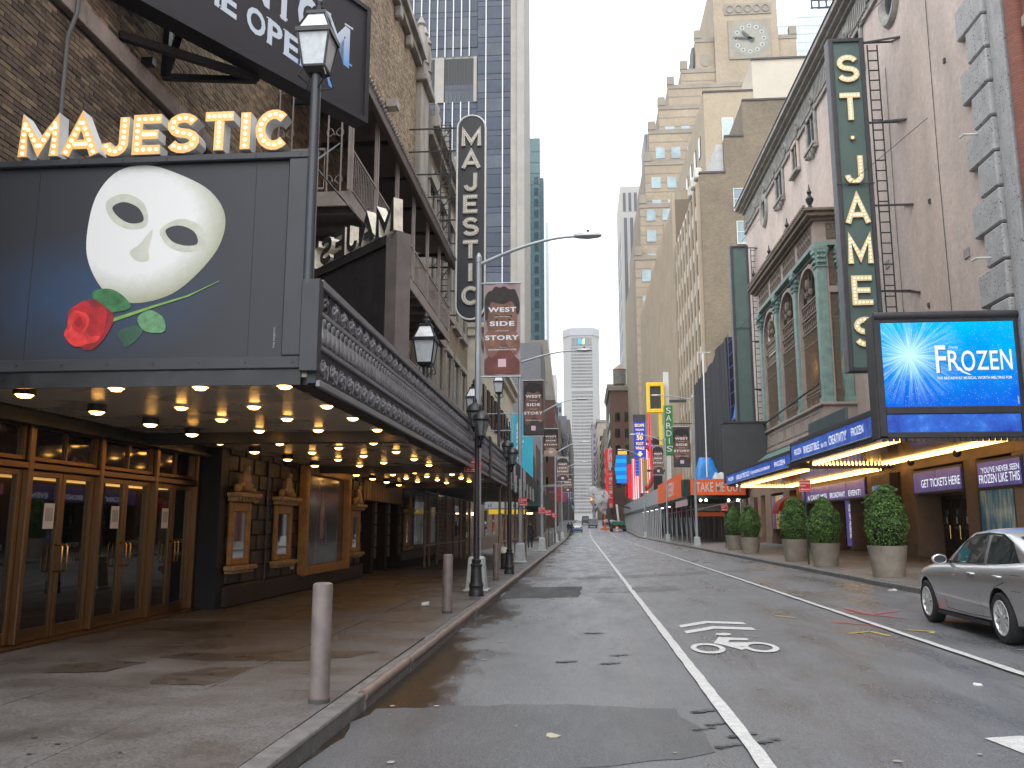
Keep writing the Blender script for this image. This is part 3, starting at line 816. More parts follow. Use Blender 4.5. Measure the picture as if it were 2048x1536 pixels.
bx('gutter', mk('brown gutter', (.085,.06,.05), .5), gal, GX+.10, GX+.26, G0-.4, G1, 11.86, 12.07, .02)
T_ = MB()
for i in range(82):
    yy = G0-.3+i*.185; T_.cyl((GX+.30,yy,12.20),(-6.95,yy,12.97),.055,n=6)
tag(T_.build('roof_tiles', mk('grey roof tile', (.22,.19,.175), .7, island=.2), gal), kind='stuff')
for i in range(6): bx('roof_beam', M_BLK, gal, -6.99, GX+.1, posts[i]+.9, posts[i]+1.0, 11.9, 12.02)
# lower tiled lean-to above the canopy
low = thing('tiled_lean_to', 'low tiled lean-to roof behind the theatre canopy', 'roof', (-6.1,28,5.8))
R_ = MB(); R_.rings([[(-6.99,16,6.9),(GX+.35,16,6.22),(GX+.35,16,6.08),(-6.99,16,6.7)],[(-6.99,40,6.9),(GX+.35,40,6.22),(GX+.35,40,6.08),(-6.99,40,6.7)]]); R_.build('roof', M_TAUPED, low)
T_ = MB()
for i in range(128): T_.cyl((GX+.40,16.1+i*.185,6.24),(-6.95,16.1+i*.185,6.97),.055,n=6)
tag(T_.build('roof_tiles', MATS['grey roof tile'], low), kind='stuff')
bx('soffit_board', M_TAUPED, low, -6.99, GX+.2, 16, 40, 5.7, 6.07)
bx('side_wall', M_BLK, low, -6.99, -6.0, 16, 40, 4.2, 5.69)

# ================================================================ LEFT THEATRE: CANOPY, SIGNS
can = thing('theatre_canopy', 'dark theatre canopy with pewter scroll fascia and rows of warm downlights', 'canopy', (-4.8,19,3.1))
CX, C0, C1 = -2.6, 8.3, 29.6
bx('soffit', M_SOFF, can, -6.99, CX-.12, C0-.05, C1, 3.12, 3.16)
bx('deck', M_DKG, can, -6.99, CX-.12, C0+.2, C1, 3.17, 3.9)
fas = bx('fascia', mk('pewter fascia', (.055,.058,.066), .5, metal=.1, var=.25, scale=5, bump=.2), can, CX-.119, CX-.03, C0-.05, C1, 3.06, 4.06)
bx('fascia_end', M_DKG, can, CX-.17, CX+.02, C0-.17, C0-.052, 3.16, 4.10, .008)
M_PEW = mk('pewter relief', (.22,.225,.24), .40, metal=.3, var=.3, scale=9, rvar=.1)
for (za,zb) in ((3.02,3.09),(3.40,3.45),(3.74,3.79),(4.04,4.12)):
    bx('moulding', M_PEW, fas, CX-.03, CX+.02, C0-.05, C1, za, zb, .008)
S = MB(); N = 15
S.tube([(0,.11*math.cos(a)*(1-.05*i), .115*math.sin(a)*(1-.05*i)) for i, a in [(j, -1.2+j*.62) for j in range(N)]], [.014]*N, 5)
S.ball((.01,0,0), .045, 8, 4); 
for j in range(5): S.ball((.012,.05*math.cos(j*1.256),.05*math.sin(j*1.256)), .026, 6, 3)
S.tube([(0,.10,-.05),(0,.15,-.11),(0,.2,-.02),(0,.17,.06)], .012, 5)
so = S.build('scroll_ornament', M_PEW, fas, smooth='all'); so.location = (CX-.028, C0+.16, 3.24)
k = 0; y = C0+.16
while y < C1-.2:
    for zc, fl in ((3.245,1),(3.915,-1)):
        if k: inst(so, 'scroll_ornament', fas, (CX-.026,y,zc), (0,0,0), (1,1,fl))
        k += 1
    y += .335
inst(so, 'scroll_ornament', fas, (CX-.026,C0+.16,3.915), (0,0,0), (1,1,-1))
S = MB(); S.lathe([(.02,0),(.045,.03),(.055,.09),(.03,.15),(.022,.2),(.04,.24),(.03,.27)], (0,0,0), 8); S.ball((0,.08,.13),.03,6,4,2.2)
bo = S.build('baluster', M_PEW, fas, smooth='all'); bo.location = (CX-.01, C0+.05, 3.46)
for i in range(1, 131): inst(bo, 'baluster', fas, (CX-.01,C0+.05+i*.162,3.46))
for yy, w in ((13.25,.24),(21.0,.16),(29.2,.4)):
    bx('soffit_beam', M_BLK, can, -6.99, CX-.12, yy-w/2, yy+w/2, 2.95, 3.119)
bx('soffit_edge', M_BLK, can, -6.99, CX-.175, C0-.075, C0-.051, 3.04, 3.199)
bx('soffit_edge', M_BLK, can, CX-.32, CX-.121, C0, C1, 3.05, 3.118)
bx('break_post', M_DKG, can, CX-.1, CX+.06, 23.95, 24.3, 3.0, 4.15)
# downlights
D = MB(); D.lathe([(.105,0),(.105,-.018),(.085,-.03),(.075,-.008)], (0,0,0), 18)
dl = D.build('downlight', M_WHITE, can, smooth=True)
bo2 = MB().lathe([(.07,-.004),(.072,-.03),(.05,-.055),(.006,-.063)], (0,0,0), 14).build('bulb', M_BULB_DL, dl, smooth=True)
H = MB(); H.lathe([(.11,0),(.115,-.09),(.10,-.095),(.09,-.03)], (0,0,0), 18); hs = H.build('downlight', M_BLK, can, smooth=True)
bo3 = MB().lathe([(.085,-.05),(.088,-.092),(.06,-.12),(.006,-.13)], (0,0,0), 14).build('bulb', M_BULB_DL, hs, smooth=True)
lamps = []
for i, yy in enumerate((8.62,10.0,11.32,12.6)):
    for xx in (-4.9,-3.98,-3.07): lamps.append((xx,yy+(.12 if i%2 else 0),0))
    lamps.append((-5.88,yy-.05,1))
lamps.append((-6.0,13.85,1))
yy = 14.75; j = 0
while yy < 28.6:
    for xx in ((-5.3,-3.62) if j % 2 == 0 else (-4.5,-2.86)): lamps.append((xx,yy,0))
    if j % 2 == 0: lamps.append((-6.1,yy+.9,1))
    yy += .92; j += 1
f0 = f1 = True
for (xx,yy,t) in lamps:
    src, b_ = (hs,bo3) if t else (dl,bo2)
    if (t and f1) or (not t and f0):
        src.location = (xx,yy,3.119)
        if t: f1 = False
        else: f0 = False
    else:
        c = copy_tree(src, None); par_ = can; c.parent = can; c.matrix_parent_inverse = Matrix.Translation(-can.location)
        c.location = (xx,yy,3.119)

# near billboard of the canopy
def board_mat():
    m = bpy.data.materials.new('printed billboard vinyl'); m.use_nodes = True; t = m.node_tree; p = t.nodes['Principled BSDF']; L = t.links.new
    geo = _n(t,'ShaderNodeNewGeometry'); mp = _n(t,'ShaderNodeMapping', vector_type='TEXTURE')
    mp.inputs['Location'].default_value = (-5.0,8.24,4.0); mp.inputs['Scale'].default_value = (1.5,3,.75); L(geo.outputs['Position'], mp.inputs['Vector'])
    g = _n(t,'ShaderNodeTexGradient', gradient_type='SPHERICAL'); L(mp.outputs[0], g.inputs['Vector'])
    nz = _n(t,'ShaderNodeTexNoise', Scale=3.0, Detail=8.0, Roughness=.7); L(geo.outputs['Position'], nz.inputs['Vector'])
    mu = _n(t,'ShaderNodeMath', operation='MULTIPLY'); L(g.outputs[1], mu.inputs[0]); L(nz.outputs[0], mu.inputs[1])
    mx = _n(t,'ShaderNodeMix', data_type='RGBA'); mx.inputs[6].default_value = (.020,.021,.027,1); mx.inputs[7].default_value = (.018,.075,.19,1)
    L(mu.outputs[0], mx.inputs[0]); L(mx.outputs[2], p.inputs['Base Color']); p.inputs['Roughness'].default_value = .5
    return m
nb = bx('billboard', board_mat(), can, -6.98, -2.98, 8.26, 8.44, 3.33, 5.42)
nb['label'] = 'dark slate billboard with a white mask and red rose'
Fr = MB(); Fr.box(-7.0,-2.77,8.20,8.46,5.42,5.50); Fr.box(-7.0,-2.77,8.20,8.46,3.20,3.33); Fr.box(-2.98,-2.77,8.20,8.46,3.33,5.42)
Fr.build('billboard_frame', M_DKG, nb, bevel=.012)
bx('frame_rail', mk('bright steel edge', (.35,.37,.4), .35, metal=.8), nb, -2.768, -2.74, 8.3, 8.42, 4.12, 5.5)
for xs_ in (-5.72,-3.35): bx('panel_seam', mk('vinyl seam', (.018,.019,.024), .5), nb, xs_, xs_+.006, 8.2555, 8.2595, 3.33, 5.42)
for q in range(9):
    for zz_ in (3.27,5.46): MB().cyl((-6.7+q*.48,8.195,zz_),(-6.7+q*.48,8.2,zz_),.012,n=8).build('frame_bolt', M_BLK, nb)
def printp(name, pts, m, d, hole=None):
    y = 8.26-d
    if hole: pass
    MB().poly([(a,y,b) for a,b in pts]).build(name, m, nb)
def closed_curve(pts, n=6):
    P = [Vector(p) for p in pts]; out = []; k = len(P)
    for i in range(k):
        a,b,c,d = P[i-1],P[i],P[(i+1)%k],P[(i+2)%k]
        for q in range(n):
            t = q/n
            out.append(.5*((2*b)+(c-a)*t+(2*a-5*b+4*c-d)*t*t+(3*b-a-3*c+d)*t**3))
    return [(v.x,v.y) for v in out]
def shade_mat(name, c_in, c_out, loc, scl, rough=.5, power=1.0):
    m = bpy.data.materials.new(name); m.use_nodes = True; t = m.node_tree; p = t.nodes['Principled BSDF']; L = t.links.new
    geo = _n(t,'ShaderNodeNewGeometry'); mp = _n(t,'ShaderNodeMapping', vector_type='TEXTURE')
    mp.inputs['Location'].default_value = loc; mp.inputs['Scale'].default_value = scl; L(geo.outputs['Position'], mp.inputs['Vector'])
    g = _n(t,'ShaderNodeTexGradient', gradient_type='SPHERICAL'); L(mp.outputs[0], g.inputs['Vector'])
    nz = _n(t,'ShaderNodeTexNoise', Scale=14.0, Detail=6.0, Roughness=.7); L(geo.outputs['Position'], nz.inputs['Vector'])
    mr = _n(t,'ShaderNodeMapRange'); mr.inputs['To Min'].default_value = .8; mr.inputs['To Max'].default_value = 1.25; L(nz.outputs[0], mr.inputs['Value'])
    mu = _n(t,'ShaderNodeMath', operation='MULTIPLY'); mu.use_clamp = True; L(g.outputs[1], mu.inputs[0]); L(mr.outputs[0], mu.inputs[1])
    r = _n(t,'ShaderNodeValToRGB'); e = r.color_ramp.elements
    e[0].position = .05; e[0].color = (*c_out,1); e[1].position = .45; e[1].color = (*c_in,1)
    L(mu.outputs[0], r.inputs[0]); L(r.outputs[0], p.inputs['Base Color']); p.inputs['Roughness'].default_value = rough
    return m
# plain oval stage mask: brow, cheeks and chin symmetric about a tilted axis
def mk_xy(a, b):    # mask axes -> billboard X, Z
    ca, sa = math.cos(math.radians(-24)), math.sin(math.radians(-24))
    return (-4.45 + 1.13*a*ca - b*sa, 4.66 + 1.13*a*sa + b*ca)
half = [(0,.70),(.34,.66),(.58,.48),(.66,.18),(.60,-.16),(.46,-.48),(.22,-.70)]
ring = half + [(0,-.76)] + [(-a,b) for a,b in reversed(half[1:])]
M_MASK = shade_mat('white mask print', (.66,.66,.645), (.21,.22,.095), (-4.62,8.24,4.78), (1.12,3,.98))
printp('mask_print', closed_curve([mk_xy(a,b) for a,b in ring], 5), M_MASK, .004)
M_EYE = mk('dark print', (.030,.031,.038), .5)
for s in (-1,1):
    e = [(s*.12,.10),(s*.22,.20),(s*.38,.20),(s*.46,.10),(s*.36,.03),(s*.22,.02)]
    e2 = [(s*.07,.08),(s*.2,.27),(s*.42,.28),(s*.54,.12),(s*.40,-.03),(s*.20,-.04)]
    printp('eye_shade', closed_curve([mk_xy(a,b) for a,b in e2], 5), mk('eye shade print', (.47,.475,.40), .5, var=.15, scale=8), .0055)
    printp('eye_print', closed_curve([mk_xy(a,b) for a,b in e], 5), M_EYE, .007)
printp('nose_shade', closed_curve([mk_xy(a,b) for a,b in [(.0,.05),(.05,-.15),(.10,-.26),(0,-.31),(-.10,-.26),(-.05,-.15)]], 5), mk('pale olive print', (.50,.50,.42), .5), .0065)
# red rose with stem and leaves
M_STEM = mk('green stem print', (.16,.30,.06), .5, var=.3, scale=9); M_LEAF = mk('green leaf print', (.03,.14,.045), .5, var=.5, scale=9); M_LEAF2 = mk('pale leaf print', (.10,.24,.11), .5, var=.4, scale=12)
stem = [(-4.86,3.72),(-4.6,3.80),(-4.35,3.88),(-4.0,3.98),(-3.68,4.13)]
printp('stem_print', [(a,b+.022-.004*i) for i,(a,b) in enumerate(stem)] + [(a,b-.022+.005*i) for i,(a,b) in reversed(list(enumerate(stem)))], M_STEM, .008)
printp('leaf_print', closed_curve([(-5.03,4.03),(-4.88,4.08),(-4.72,4.02),(-4.60,3.88),(-4.74,3.83),(-4.92,3.84)], 4), M_LEAF, .009)
printp('leaf_print', closed_curve([(-4.52,3.76),(-4.40,3.84),(-4.25,3.76),(-4.22,3.62),(-4.34,3.60),(-4.46,3.64)], 4), M_LEAF2, .009)
printp('leaf_print', closed_curve([(-4.72,3.62),(-4.52,3.68),(-4.46,3.60),(-4.6,3.46),(-4.66,3.50)], 4), mk('dim leaf print', (.02,.07,.04), .5, var=.3, scale=9), .006)
RC = (-5.06,3.70); reds = [(.22,.008,.012),(.42,.012,.016),(.55,.025,.025),(.36,.008,.012),(.6,.035,.03),(.45,.012,.014),(.28,.006,.01)]
for i, (ox,oz,r,sx,sz) in enumerate([(0.04,0,.25,.95,1.0),(-.06,.02,.2,.85,1.1),(-.03,-.06,.19,1.0,.9),(.10,.03,.14,.9,1.2),(-.09,.0,.14,.8,1.1),(-.08,.02,.09,.8,1.1),(-.08,.03,.045,.9,1.2)]):
    pts = [(RC[0]+ox+r*sx*math.cos(a)*(1+.13*math.sin(3*a+i*1.7)), RC[1]+oz+r*sz*math.sin(a)*(1+.1*math.cos(4*a+i))) for a in [2*PI*k/22 for k in range(22)]]
    printp('petal_print', pts, mk('red petal %d' % i, reds[i], .5, var=.4, scale=10), .010+.0015*i)
lettering('THE MAJESTIC', mk('grey small print', (.4,.4,.4), .6), nb, (-3.06,8.254,3.42), (0,0,1), (-1,0,0), .22, .022, name='small_print')
# lit MAJESTIC on top of the near billboard
def sign_row(word, o, ux, uy, h, gap, t, d, face_m, side_m, bulb_m, bs, br, parent, total=None, vertical=None):
    ws = [WID[c]*h*.98 for c in word]
    if total:
        k = (total-gap*(len(word)-1))/sum(ws); ws = [w*k for w in ws]
    p = Vector(o); ux = Vector(ux); uy = Vector(uy); n = ux.cross(uy)
    for c, w in zip(word, ws):
        L_, pts = stroke_letter(c, p, ux, uy, w, h, t, d, bs)
        lt = L_.build('letter', side_m, parent)
        if face_m:
            lt.data.materials.append(face_m)
            for f in lt.data.polygons:
                if f.normal.dot(n) > .9: f.material_index = 1
        if pts and bulb_m: bulb_cluster(pts, br, bulb_m, lt)
        p = p + ux*(w+gap)
M_AMBER = mk('amber lit letter face', (.62,.37,.14), .5, var=.1, emit=.13, ecol=(1,.48,.12))
sign_row('MAJESTIC', (-5.93,8.36,5.53), (1,0,0), (0,0,1), .41, .07, .105, .17, M_AMBER, M_WHITE, M_BULB_ON, .075, .020, nb, 2.94)
# far board of the canopy seen from behind, its letters reversed
fb_a, fb_b = Vector((-2.78,12.9,0)), Vector((-5.15,15.32,0)); dv = (fb_b-fb_a).normalized(); nv = Vector((dv.y,-dv.x,0))
def slantbox(name, m, s0, s1, z0, z1, t0, t1, parent):
    c = [fb_a+dv*s+nv*t for s,t in ((s0,t0),(s1,t0),(s1,t1),(s0,t1))]
    return MB().rings([[(q.x,q.y,z0) for q in c],[(q.x,q.y,z1) for q in c]]).build(name, m, parent)
fbm = slantbox('billboard', M_BLK, .3, 4.4, 4.0, 6.1, -.1, .0, can); fbm['label'] = 'black back of the far canopy board'
slantbox('board_frame', M_TAUPED, -.02, .30, 4.0, 6.25, -.12, .14, fbm)
slantbox('board_frame', M_BLK, .30, 4.4, 6.1, 6.26, -.14, .06, fbm)
slantbox('board_stay', M_DKG, 1.25, 1.33, 4.0, 6.1, .001, .05, fbm)
MB().bar(fb_a+dv*1.3+nv*.05+Vector((0,0,5.3)), fb_a+dv*2.6+nv*1.1+Vector((0,0,3.95)), .07).build('board_stay', M_DKG, fbm)
p = fb_a + Vector((0,0,6.27)) + nv*(-.0)
ws = [WID[c]*.43 for c in 'MAJESTIC']; pos = .02
for c, w in zip('MAJESTIC', ws):
    w *= 1.12
    L_, _ = stroke_letter(c, p+dv*pos+nv*.0, dv, Vector((0,0,1)), w, .46, .11, .0001, 0)
    L2, _ = stroke_letter(c, p+dv*pos-nv*.17, dv, Vector((0,0,1)), w, .46, .11, .17, 0) if dv.cross(Vector((0,0,1))).dot(nv) > 0 else stroke_letter(c, p+dv*pos+nv*.0, dv, Vector((0,0,1)), w, .46, .11, .17, 0)
    lt = L2.build('letter', M_RUSTY, fbm); lt.data.materials.append(M_BLK)
    for f in lt.data.polygons:
        if abs(f.normal.dot(nv)) > .9: f.material_index = 1
    pos += w+.075
# stay wires and floodlight on the canopy
MB().tube([(-2.82,8.5,5.5),(-4.6,15.4,9.0)], .012, 5).build('stay_wire', M_BLK, can)
MB().tube([(-2.85,8.45,5.5),(-3.3,13.2,6.3)], .012, 5).build('stay_wire', M_BLK, can)
# lanterns standing on the canopy
M_LGL = mk('frosted lantern glass', (.55,.58,.60), .12, var=.15, scale=12)
def lantern(parent, c, s=1.0, m=None):
    # four-sided gas-lamp head, base at c
    m = m or M_BLK; x,y,z = c
    def ring(h, w): return [(x+w*a*s,y+w*b*s,z+h*s) for a,b in ((-1,-1),(1,-1),(1,1),(-1,1))]
    hd = MB(); hd.rings([ring(0,.09),ring(.06,.16),ring(.09,.165)])
    for i in range(4):
        a,b = ((-1,-1),(1,-1),(1,1),(-1,1))[i]
        hd.bar((x+a*.158*s,y+b*.158*s,z+.09*s),(x+a*.225*s,y+b*.225*s,z+.55*s),.026*s)
        hd.bar((x+a*.235*s,y+b*.235*s,z+.60*s),(x+a*.125*s,y+b*.125*s,z+.88*s),.022*s)
    hd.rings([ring(.55,.25),ring(.62,.25)]); hd.rings([ring(.88,.14),ring(.93,.14),ring(.95,.09)])
    hd.lathe([(.09*s,.95*s),(.10*s,1.02*s),(.05*s,1.06*s),(.06*s,1.12*s),(.02*s,1.2*s)], (x,y,z), 10)
    h = hd.build('lantern_head', m, parent, bevel=0)
    MB().rings([ring(.091,.148),ring(.549,.214)]).build('lantern_glass', M_LGL, h)
    MB().rings([ring(.621,.215),ring(.879,.12)]).build('lantern_glass', M_LGL, h)
    MB().cyl((x,y,z+.1*s),(x,y,z+.3*s),.02*s).build('burner', M_WHITE, h)
    B = MB()
    for a,b in ((-1,-1),(1,-1),(1,1),(-1,1)):
        B.tube([(x+a*.15*s,y+b*.15*s,z+.03*s),(x+a*.2*s,y+b*.2*s,z-.1*s),(x+a*.03*s,y+b*.03*s,z-.22*s)], .012*s, 5)
    B.build('lantern_brackets', m, h)
    return h
for i, (yy, zb, big) in enumerate(((8.18,6.32,1),(14.72,4.42,0),(21.6,4.42,0),(28.2,6.0,1))):
    lt = thing('canopy_lantern', ['tall black gas-style lantern at the near corner of the canopy, above the billboard edge','black gas-style lantern on the canopy edge under the iron gallery','black canopy lantern half hidden behind the grey street light pole','tall black lantern at the far corner of the canopy, under the first banner'][i], 'lantern', (-2.72,yy,4.1), 'lanterns on the theatre canopy')
    MB().cyl((-2.72,yy,4.05),(-2.72,yy,zb+.01),.052,n=12).build('post', mk('slate blue post', (.045,.052,.06), .4, var=.15), lt, smooth=True)
    lantern(lt, (-2.72,yy,zb), (.74,.82,.8,.7)[i])

# big slanted billboard on wall brackets
A2, B2 = Vector((-6.93,10.75,0)), Vector((-4.15,15.59,0)); du = (B2-A2).normalized(); no = Vector((du.y,-du.x,0))
ph = thing('wall_billboard', 'slanted dark billboard high on the brick wall with pale blue serif lettering', 'billboard', (-5.5,13.2,9.5))
def pbox(name, m, s0, s1, z0, z1, t0, t1, parent=ph):
    c = [A2+du*s+no*t for s,t in ((s0,t0),(s1,t0),(s1,t1),(s0,t1))]
    return MB().rings([[(q.x,q.y,z0) for q in c],[(q.x,q.y,z1) for q in c]]).build(name, m, parent)
M_PHB = mk('charcoal vinyl', (.026,.025,.031), .5, var=.06)
pbox('panel', M_PHB, .08, 5.5, 9.58, 11.86, -.3, 0)
F = []
pbox('panel_frame', M_DKG, 0, 5.6, 9.48, 9.579, -.34, .04); pbox('panel_frame', M_DKG, 0, 5.6, 11.861, 11.95, -.34, .04); pbox('panel_frame', M_DKG, 5.501, 5.6, 9.579, 11.861, -.34, .04)
def blue_mat():
    m = bpy.data.materials.new('pale to blue letters'); m.use_nodes = True; t = m.node_tree; p = t.nodes['Principled BSDF']; L = t.links.new
    geo = _n(t,'ShaderNodeNewGeometry'); sp = _n(t,'ShaderNodeSeparateXYZ'); L(geo.outputs['Position'], sp.inputs[0])
    a = _n(t,'ShaderNodeMath', operation='MULTIPLY_ADD'); a.inputs[1].default_value = .9; L(sp.outputs[0], a.inputs[0])
    b = _n(t,'ShaderNodeMath', operation='MULTIPLY_ADD'); b.inputs[1].default_value = -.55; L(sp.outputs[2], b.inputs[0]); L(a.outputs[0], b.inputs[2]); a.inputs[2].default_value = 10.15
    r = _n(t,'ShaderNodeValToRGB'); e = r.color_ramp.elements; e[0].position = 0; e[0].color = (.60,.68,.76,1); e[1].position = .45; e[1].color = (.14,.36,.72,1)
    L(b.outputs[0], r.inputs[0]); L(r.outputs[0], p.inputs['Base Color']); p.inputs['Roughness'].default_value = .5
    return m
M_PHL = blue_mat()
def serif_row(word, s0, s1, z0, h, parent, fall=-.107):
    dt = Vector((du.x,du.y,fall))
    ws = {'M':1.25,'O':1.1,'P':.9,'E':.9,'R':1.0,'A':1.05,'T':.95,'H':1.05,'N':1.1,'F':.85}
    tot = sum(ws[c] for c in word) + .12*(len(word)-1); k = (s1-s0)/tot; s = s0
    for c in word:
        w = ws[c]*k; o = A2+du*s+no*.004+Vector((0,0,z0+fall*(s-s1)))
        M = MB(); lettering(c, None, None, o, dt, (0,0,1), w, h, bold=.03, mb=M)
        # slab serifs at the stem feet and heads
        sw, sh = w*.34, h*.05; q = o+no*.002
        feet = {'M':(.06,.94),'A':(.06,.94),'T':(.5,),'P':(.12,),'E':(.1,),'R':(.12,.92),'H':(.1,.9),'N':(.08,)}.get(c, ())
        for f in feet:
            a = q+du*(f*w-sw/2); M.poly([a, a+du*sw, a+du*sw+Vector((0,0,sh)), a+Vector((0,0,sh))])
        heads = {'M':(.06,.94),'P':(.06,),'E':(.06,),'R':(.06,),'H':(.1,.9),'N':(.08,.92)}.get(c, ())
        for f in heads:
            a = q+du*(f*w-sw/2)+Vector((0,0,h-sh)); M.poly([a, a+du*sw, a+du*sw+Vector((0,0,sh)), a+Vector((0,0,sh))])
        me = bpy.data.meshes.new('lettering'); me.from_pydata([tuple(v) for v in M.v], [], M.f); me.materials.append(M_PHL)
        ob = bpy.data.objects.new('lettering', me); COL.objects.link(ob); par(ob, parent)
        s += w + .12*k
serif_row('PHANTOM', .75, 5.08, 10.41, .82, ph)
serif_row('OF', .62, 1.2, 10.2, .48, ph); serif_row('THE', 1.38, 2.46, 10.07, .48, ph); serif_row('OPERA', 2.66, 4.66, 9.82, .48, ph)
Br = MB(); Br.bar((-7.0,11.62,9.09), A2+du*3.2+no*(-.32)+Vector((0,0,9.45)), .12); Br.bar((-7.0,13.0,9.16), A2+du*3.2+no*(-.34)+Vector((0,0,9.42)), .10)
Br.bar((-6.95,13.0,9.16), (-6.95,13.0,11.5), .11); Br.bar((-6.93,13.0,9.2), A2+du*2.0+no*(-.36)+Vector((0,0,11.0)), .09); Br.bar((-6.93,11.3,9.6), (-6.95,10.7,11.6), .07)
Br.build('wall_bracket', M_BLK, ph)

# vertical MAJESTIC sign at the far end
VY = 33.0
vs = thing('blade_sign', 'tall round-ended black vertical sign with white bulb letters beside the glass tower', 'sign', (-4.3,VY,9.7))
VX0, VX1, VZ0, VZ1 = -4.92, -3.76, 9.75, 18.4; vr = (VX1-VX0)/2
prof = [(VX0,VZ0+vr)] + [((VX0+VX1)/2+vr*math.cos(a), VZ0+vr+vr*math.sin(a)) for a in [PI+PI*k/14 for k in range(1,14)]] + [(VX1,VZ0+vr),(VX1,VZ1-vr)] + [((VX0+VX1)/2+vr*math.cos(a), VZ1-vr+vr*math.sin(a)) for a in [PI*k/14 for k in range(1,14)]] + [(VX0,VZ1-vr)]
MB().rings([[(a,VY,b) for a,b in prof],[(a,VY+.5,b) for a,b in prof]]).build('sign_body', mk('slate black sign face', (.014,.016,.019), .5, var=.15), vs)
MB().tube([(a,VY-.01,b) for a,b in prof]+[(prof[0][0],VY-.01,prof[0][1])], .04, 6).build('edge_trim', M_WHITE, vs, smooth=True)
hh = .74; step = (VZ1-VZ0-1.0)/8
M_BULB_FAINT = mk('faintly glowing white bulb', (.75,.72,.66), .25, var=0, emit=.12, ecol=(1,.85,.6))  # white bulbs with a faint warm glow added to the material
for i, c in enumerate('MAJESTIC'):
    w = min(.78, WID[c]*.74) if c != 'I' else .3
    o = Vector(((VX0+VX1)/2-w/2, VY-.001, VZ1-.62-step*i-hh))
    L_, pts = stroke_letter(c, o, Vector((1,0,0)), Vector((0,0,1)), w, hh, .17, .07, 0)
    lt = L_.build('letter', mk('bleached letter', (.36,.34,.30), .6, var=.2, scale=8), vs)
    _, pa = stroke_letter(c, o+Vector((.045,0,.02)), Vector((1,0,0)), Vector((0,0,1)), w-.02, hh, .17, .07, .085); _, pb = stroke_letter(c, o+Vector((-.035,0,-.02)), Vector((1,0,0)), Vector((0,0,1)), w, hh, .17, .07, .085)
    bulb_cluster(pa+pb, .021, M_BULB_FAINT, lt)
ld = MB()
for yy in (VY+.1, VY+.4): ld.bar((-5.25,yy,9.9),(-5.25,yy,18.2),.05)
for k in range(34): ld.bar((-5.25,VY+.1,9.95+k*.245),(-5.25,VY+.4,9.95+k*.245),.03)
for k in range(9):
    zz = 10.0+k*1.0
    ld.bar((-7.0,VY+.25,zz),(-4.9,VY+.25,zz),.05); ld.bar((-5.6,VY+.05,zz),(-5.6,VY+.05,min(zz+1,18.2)),.04)
    if k < 8: ld.bar((-5.9,VY+.25,zz),(-5.3,VY+.25,zz+.9),.03)
for k in range(34): ld.bar((-5.62,VY+.03,9.95+k*.245),(-5.22,VY+.03,9.95+k*.245),.025)
ld.build('ladder_frame', M_BLK, vs)
# ================================================================ LEFT STREET FURNITURE
M_BOLL = mk('taupe bollard paint', (.155,.130,.120), .45, var=.22, scale=6, bump=.12, bscale=40, rvar=.12)
M_GALV = mk('galvanised steel', (.33,.36,.38), .45, metal=.35, var=.2, scale=3, streak=.3)
M_CAST = mk('cast silver base', (.38,.41,.40), .5, metal=.2, var=.25, scale=5)
bw = ['nearest thick taupe bollard, by the corner of the granite kerb', 'second taupe bollard along the left kerb, under the canopy lights', 'third taupe bollard along the left kerb, just past the grey light pole']
bfar = [(-2.5,60),(-2.5,66),(-2.5,72),(-2.5,79),(-2.5,87),(-2.5,96)]
b0 = None
for i, (xx,yy) in enumerate([(-2.29,7.62),(-2.39,15.43),(-2.47,24.9)]+bfar):
    if b0 is None:
        b0 = thing('bollard', '', 'bollard', (0,0,0), 'taupe bollards along the left kerb')
        MB().lathe([(.088,0),(.088,.98),(.084,1.0),(.06,1.012),(.01,1.016)], n=24).build('tube', M_BOLL, b0, smooth=True)
        MB().lathe([(.094,0),(.094,.035),(.088,.04)], n=24).build('base_ring', mk('dirty base', (.06,.055,.05), .8), b0, smooth=True)
        o = b0
    else: o = copy_tree(b0)
    o.location = (xx,yy,.15)
    o['label'] = bw[i] if i < 3 else ['nearest','second','third','fourth','fifth','farthest'][i-3]+' taupe bollard of the far row along the left kerb'
def round_lantern(parent, c, s, m=M_BLK):
    x,y,z = c
    h = MB().lathe([(.04*s,-.12*s),(.07*s,-.02*s),(.1*s,0),(.12*s,.03*s),(.09*s,.05*s)], (x,y,z), 12).lathe([(.20*s,.42*s),(.24*s,.46*s),(.20*s,.58*s),(.10*s,.66*s),(.05*s,.70*s),(.06*s,.76*s),(.02*s,.86*s)], (x,y,z), 14)
    for k in range(6):
        a = k*PI/3; h.bar((x+.105*s*math.cos(a),y+.105*s*math.sin(a),z+.04*s),(x+.2*s*math.cos(a),y+.2*s*math.sin(a),z+.43*s),.02*s)
    hd = h.build('lantern_head', m, parent, smooth=True)
    MB().lathe([(.09*s,.051*s),(.185*s,.419*s)], (x,y,z), 12).build('lantern_glass', mk('smoky lantern glass', (.16,.17,.17), .1, var=.2, scale=9), hd, smooth=True)
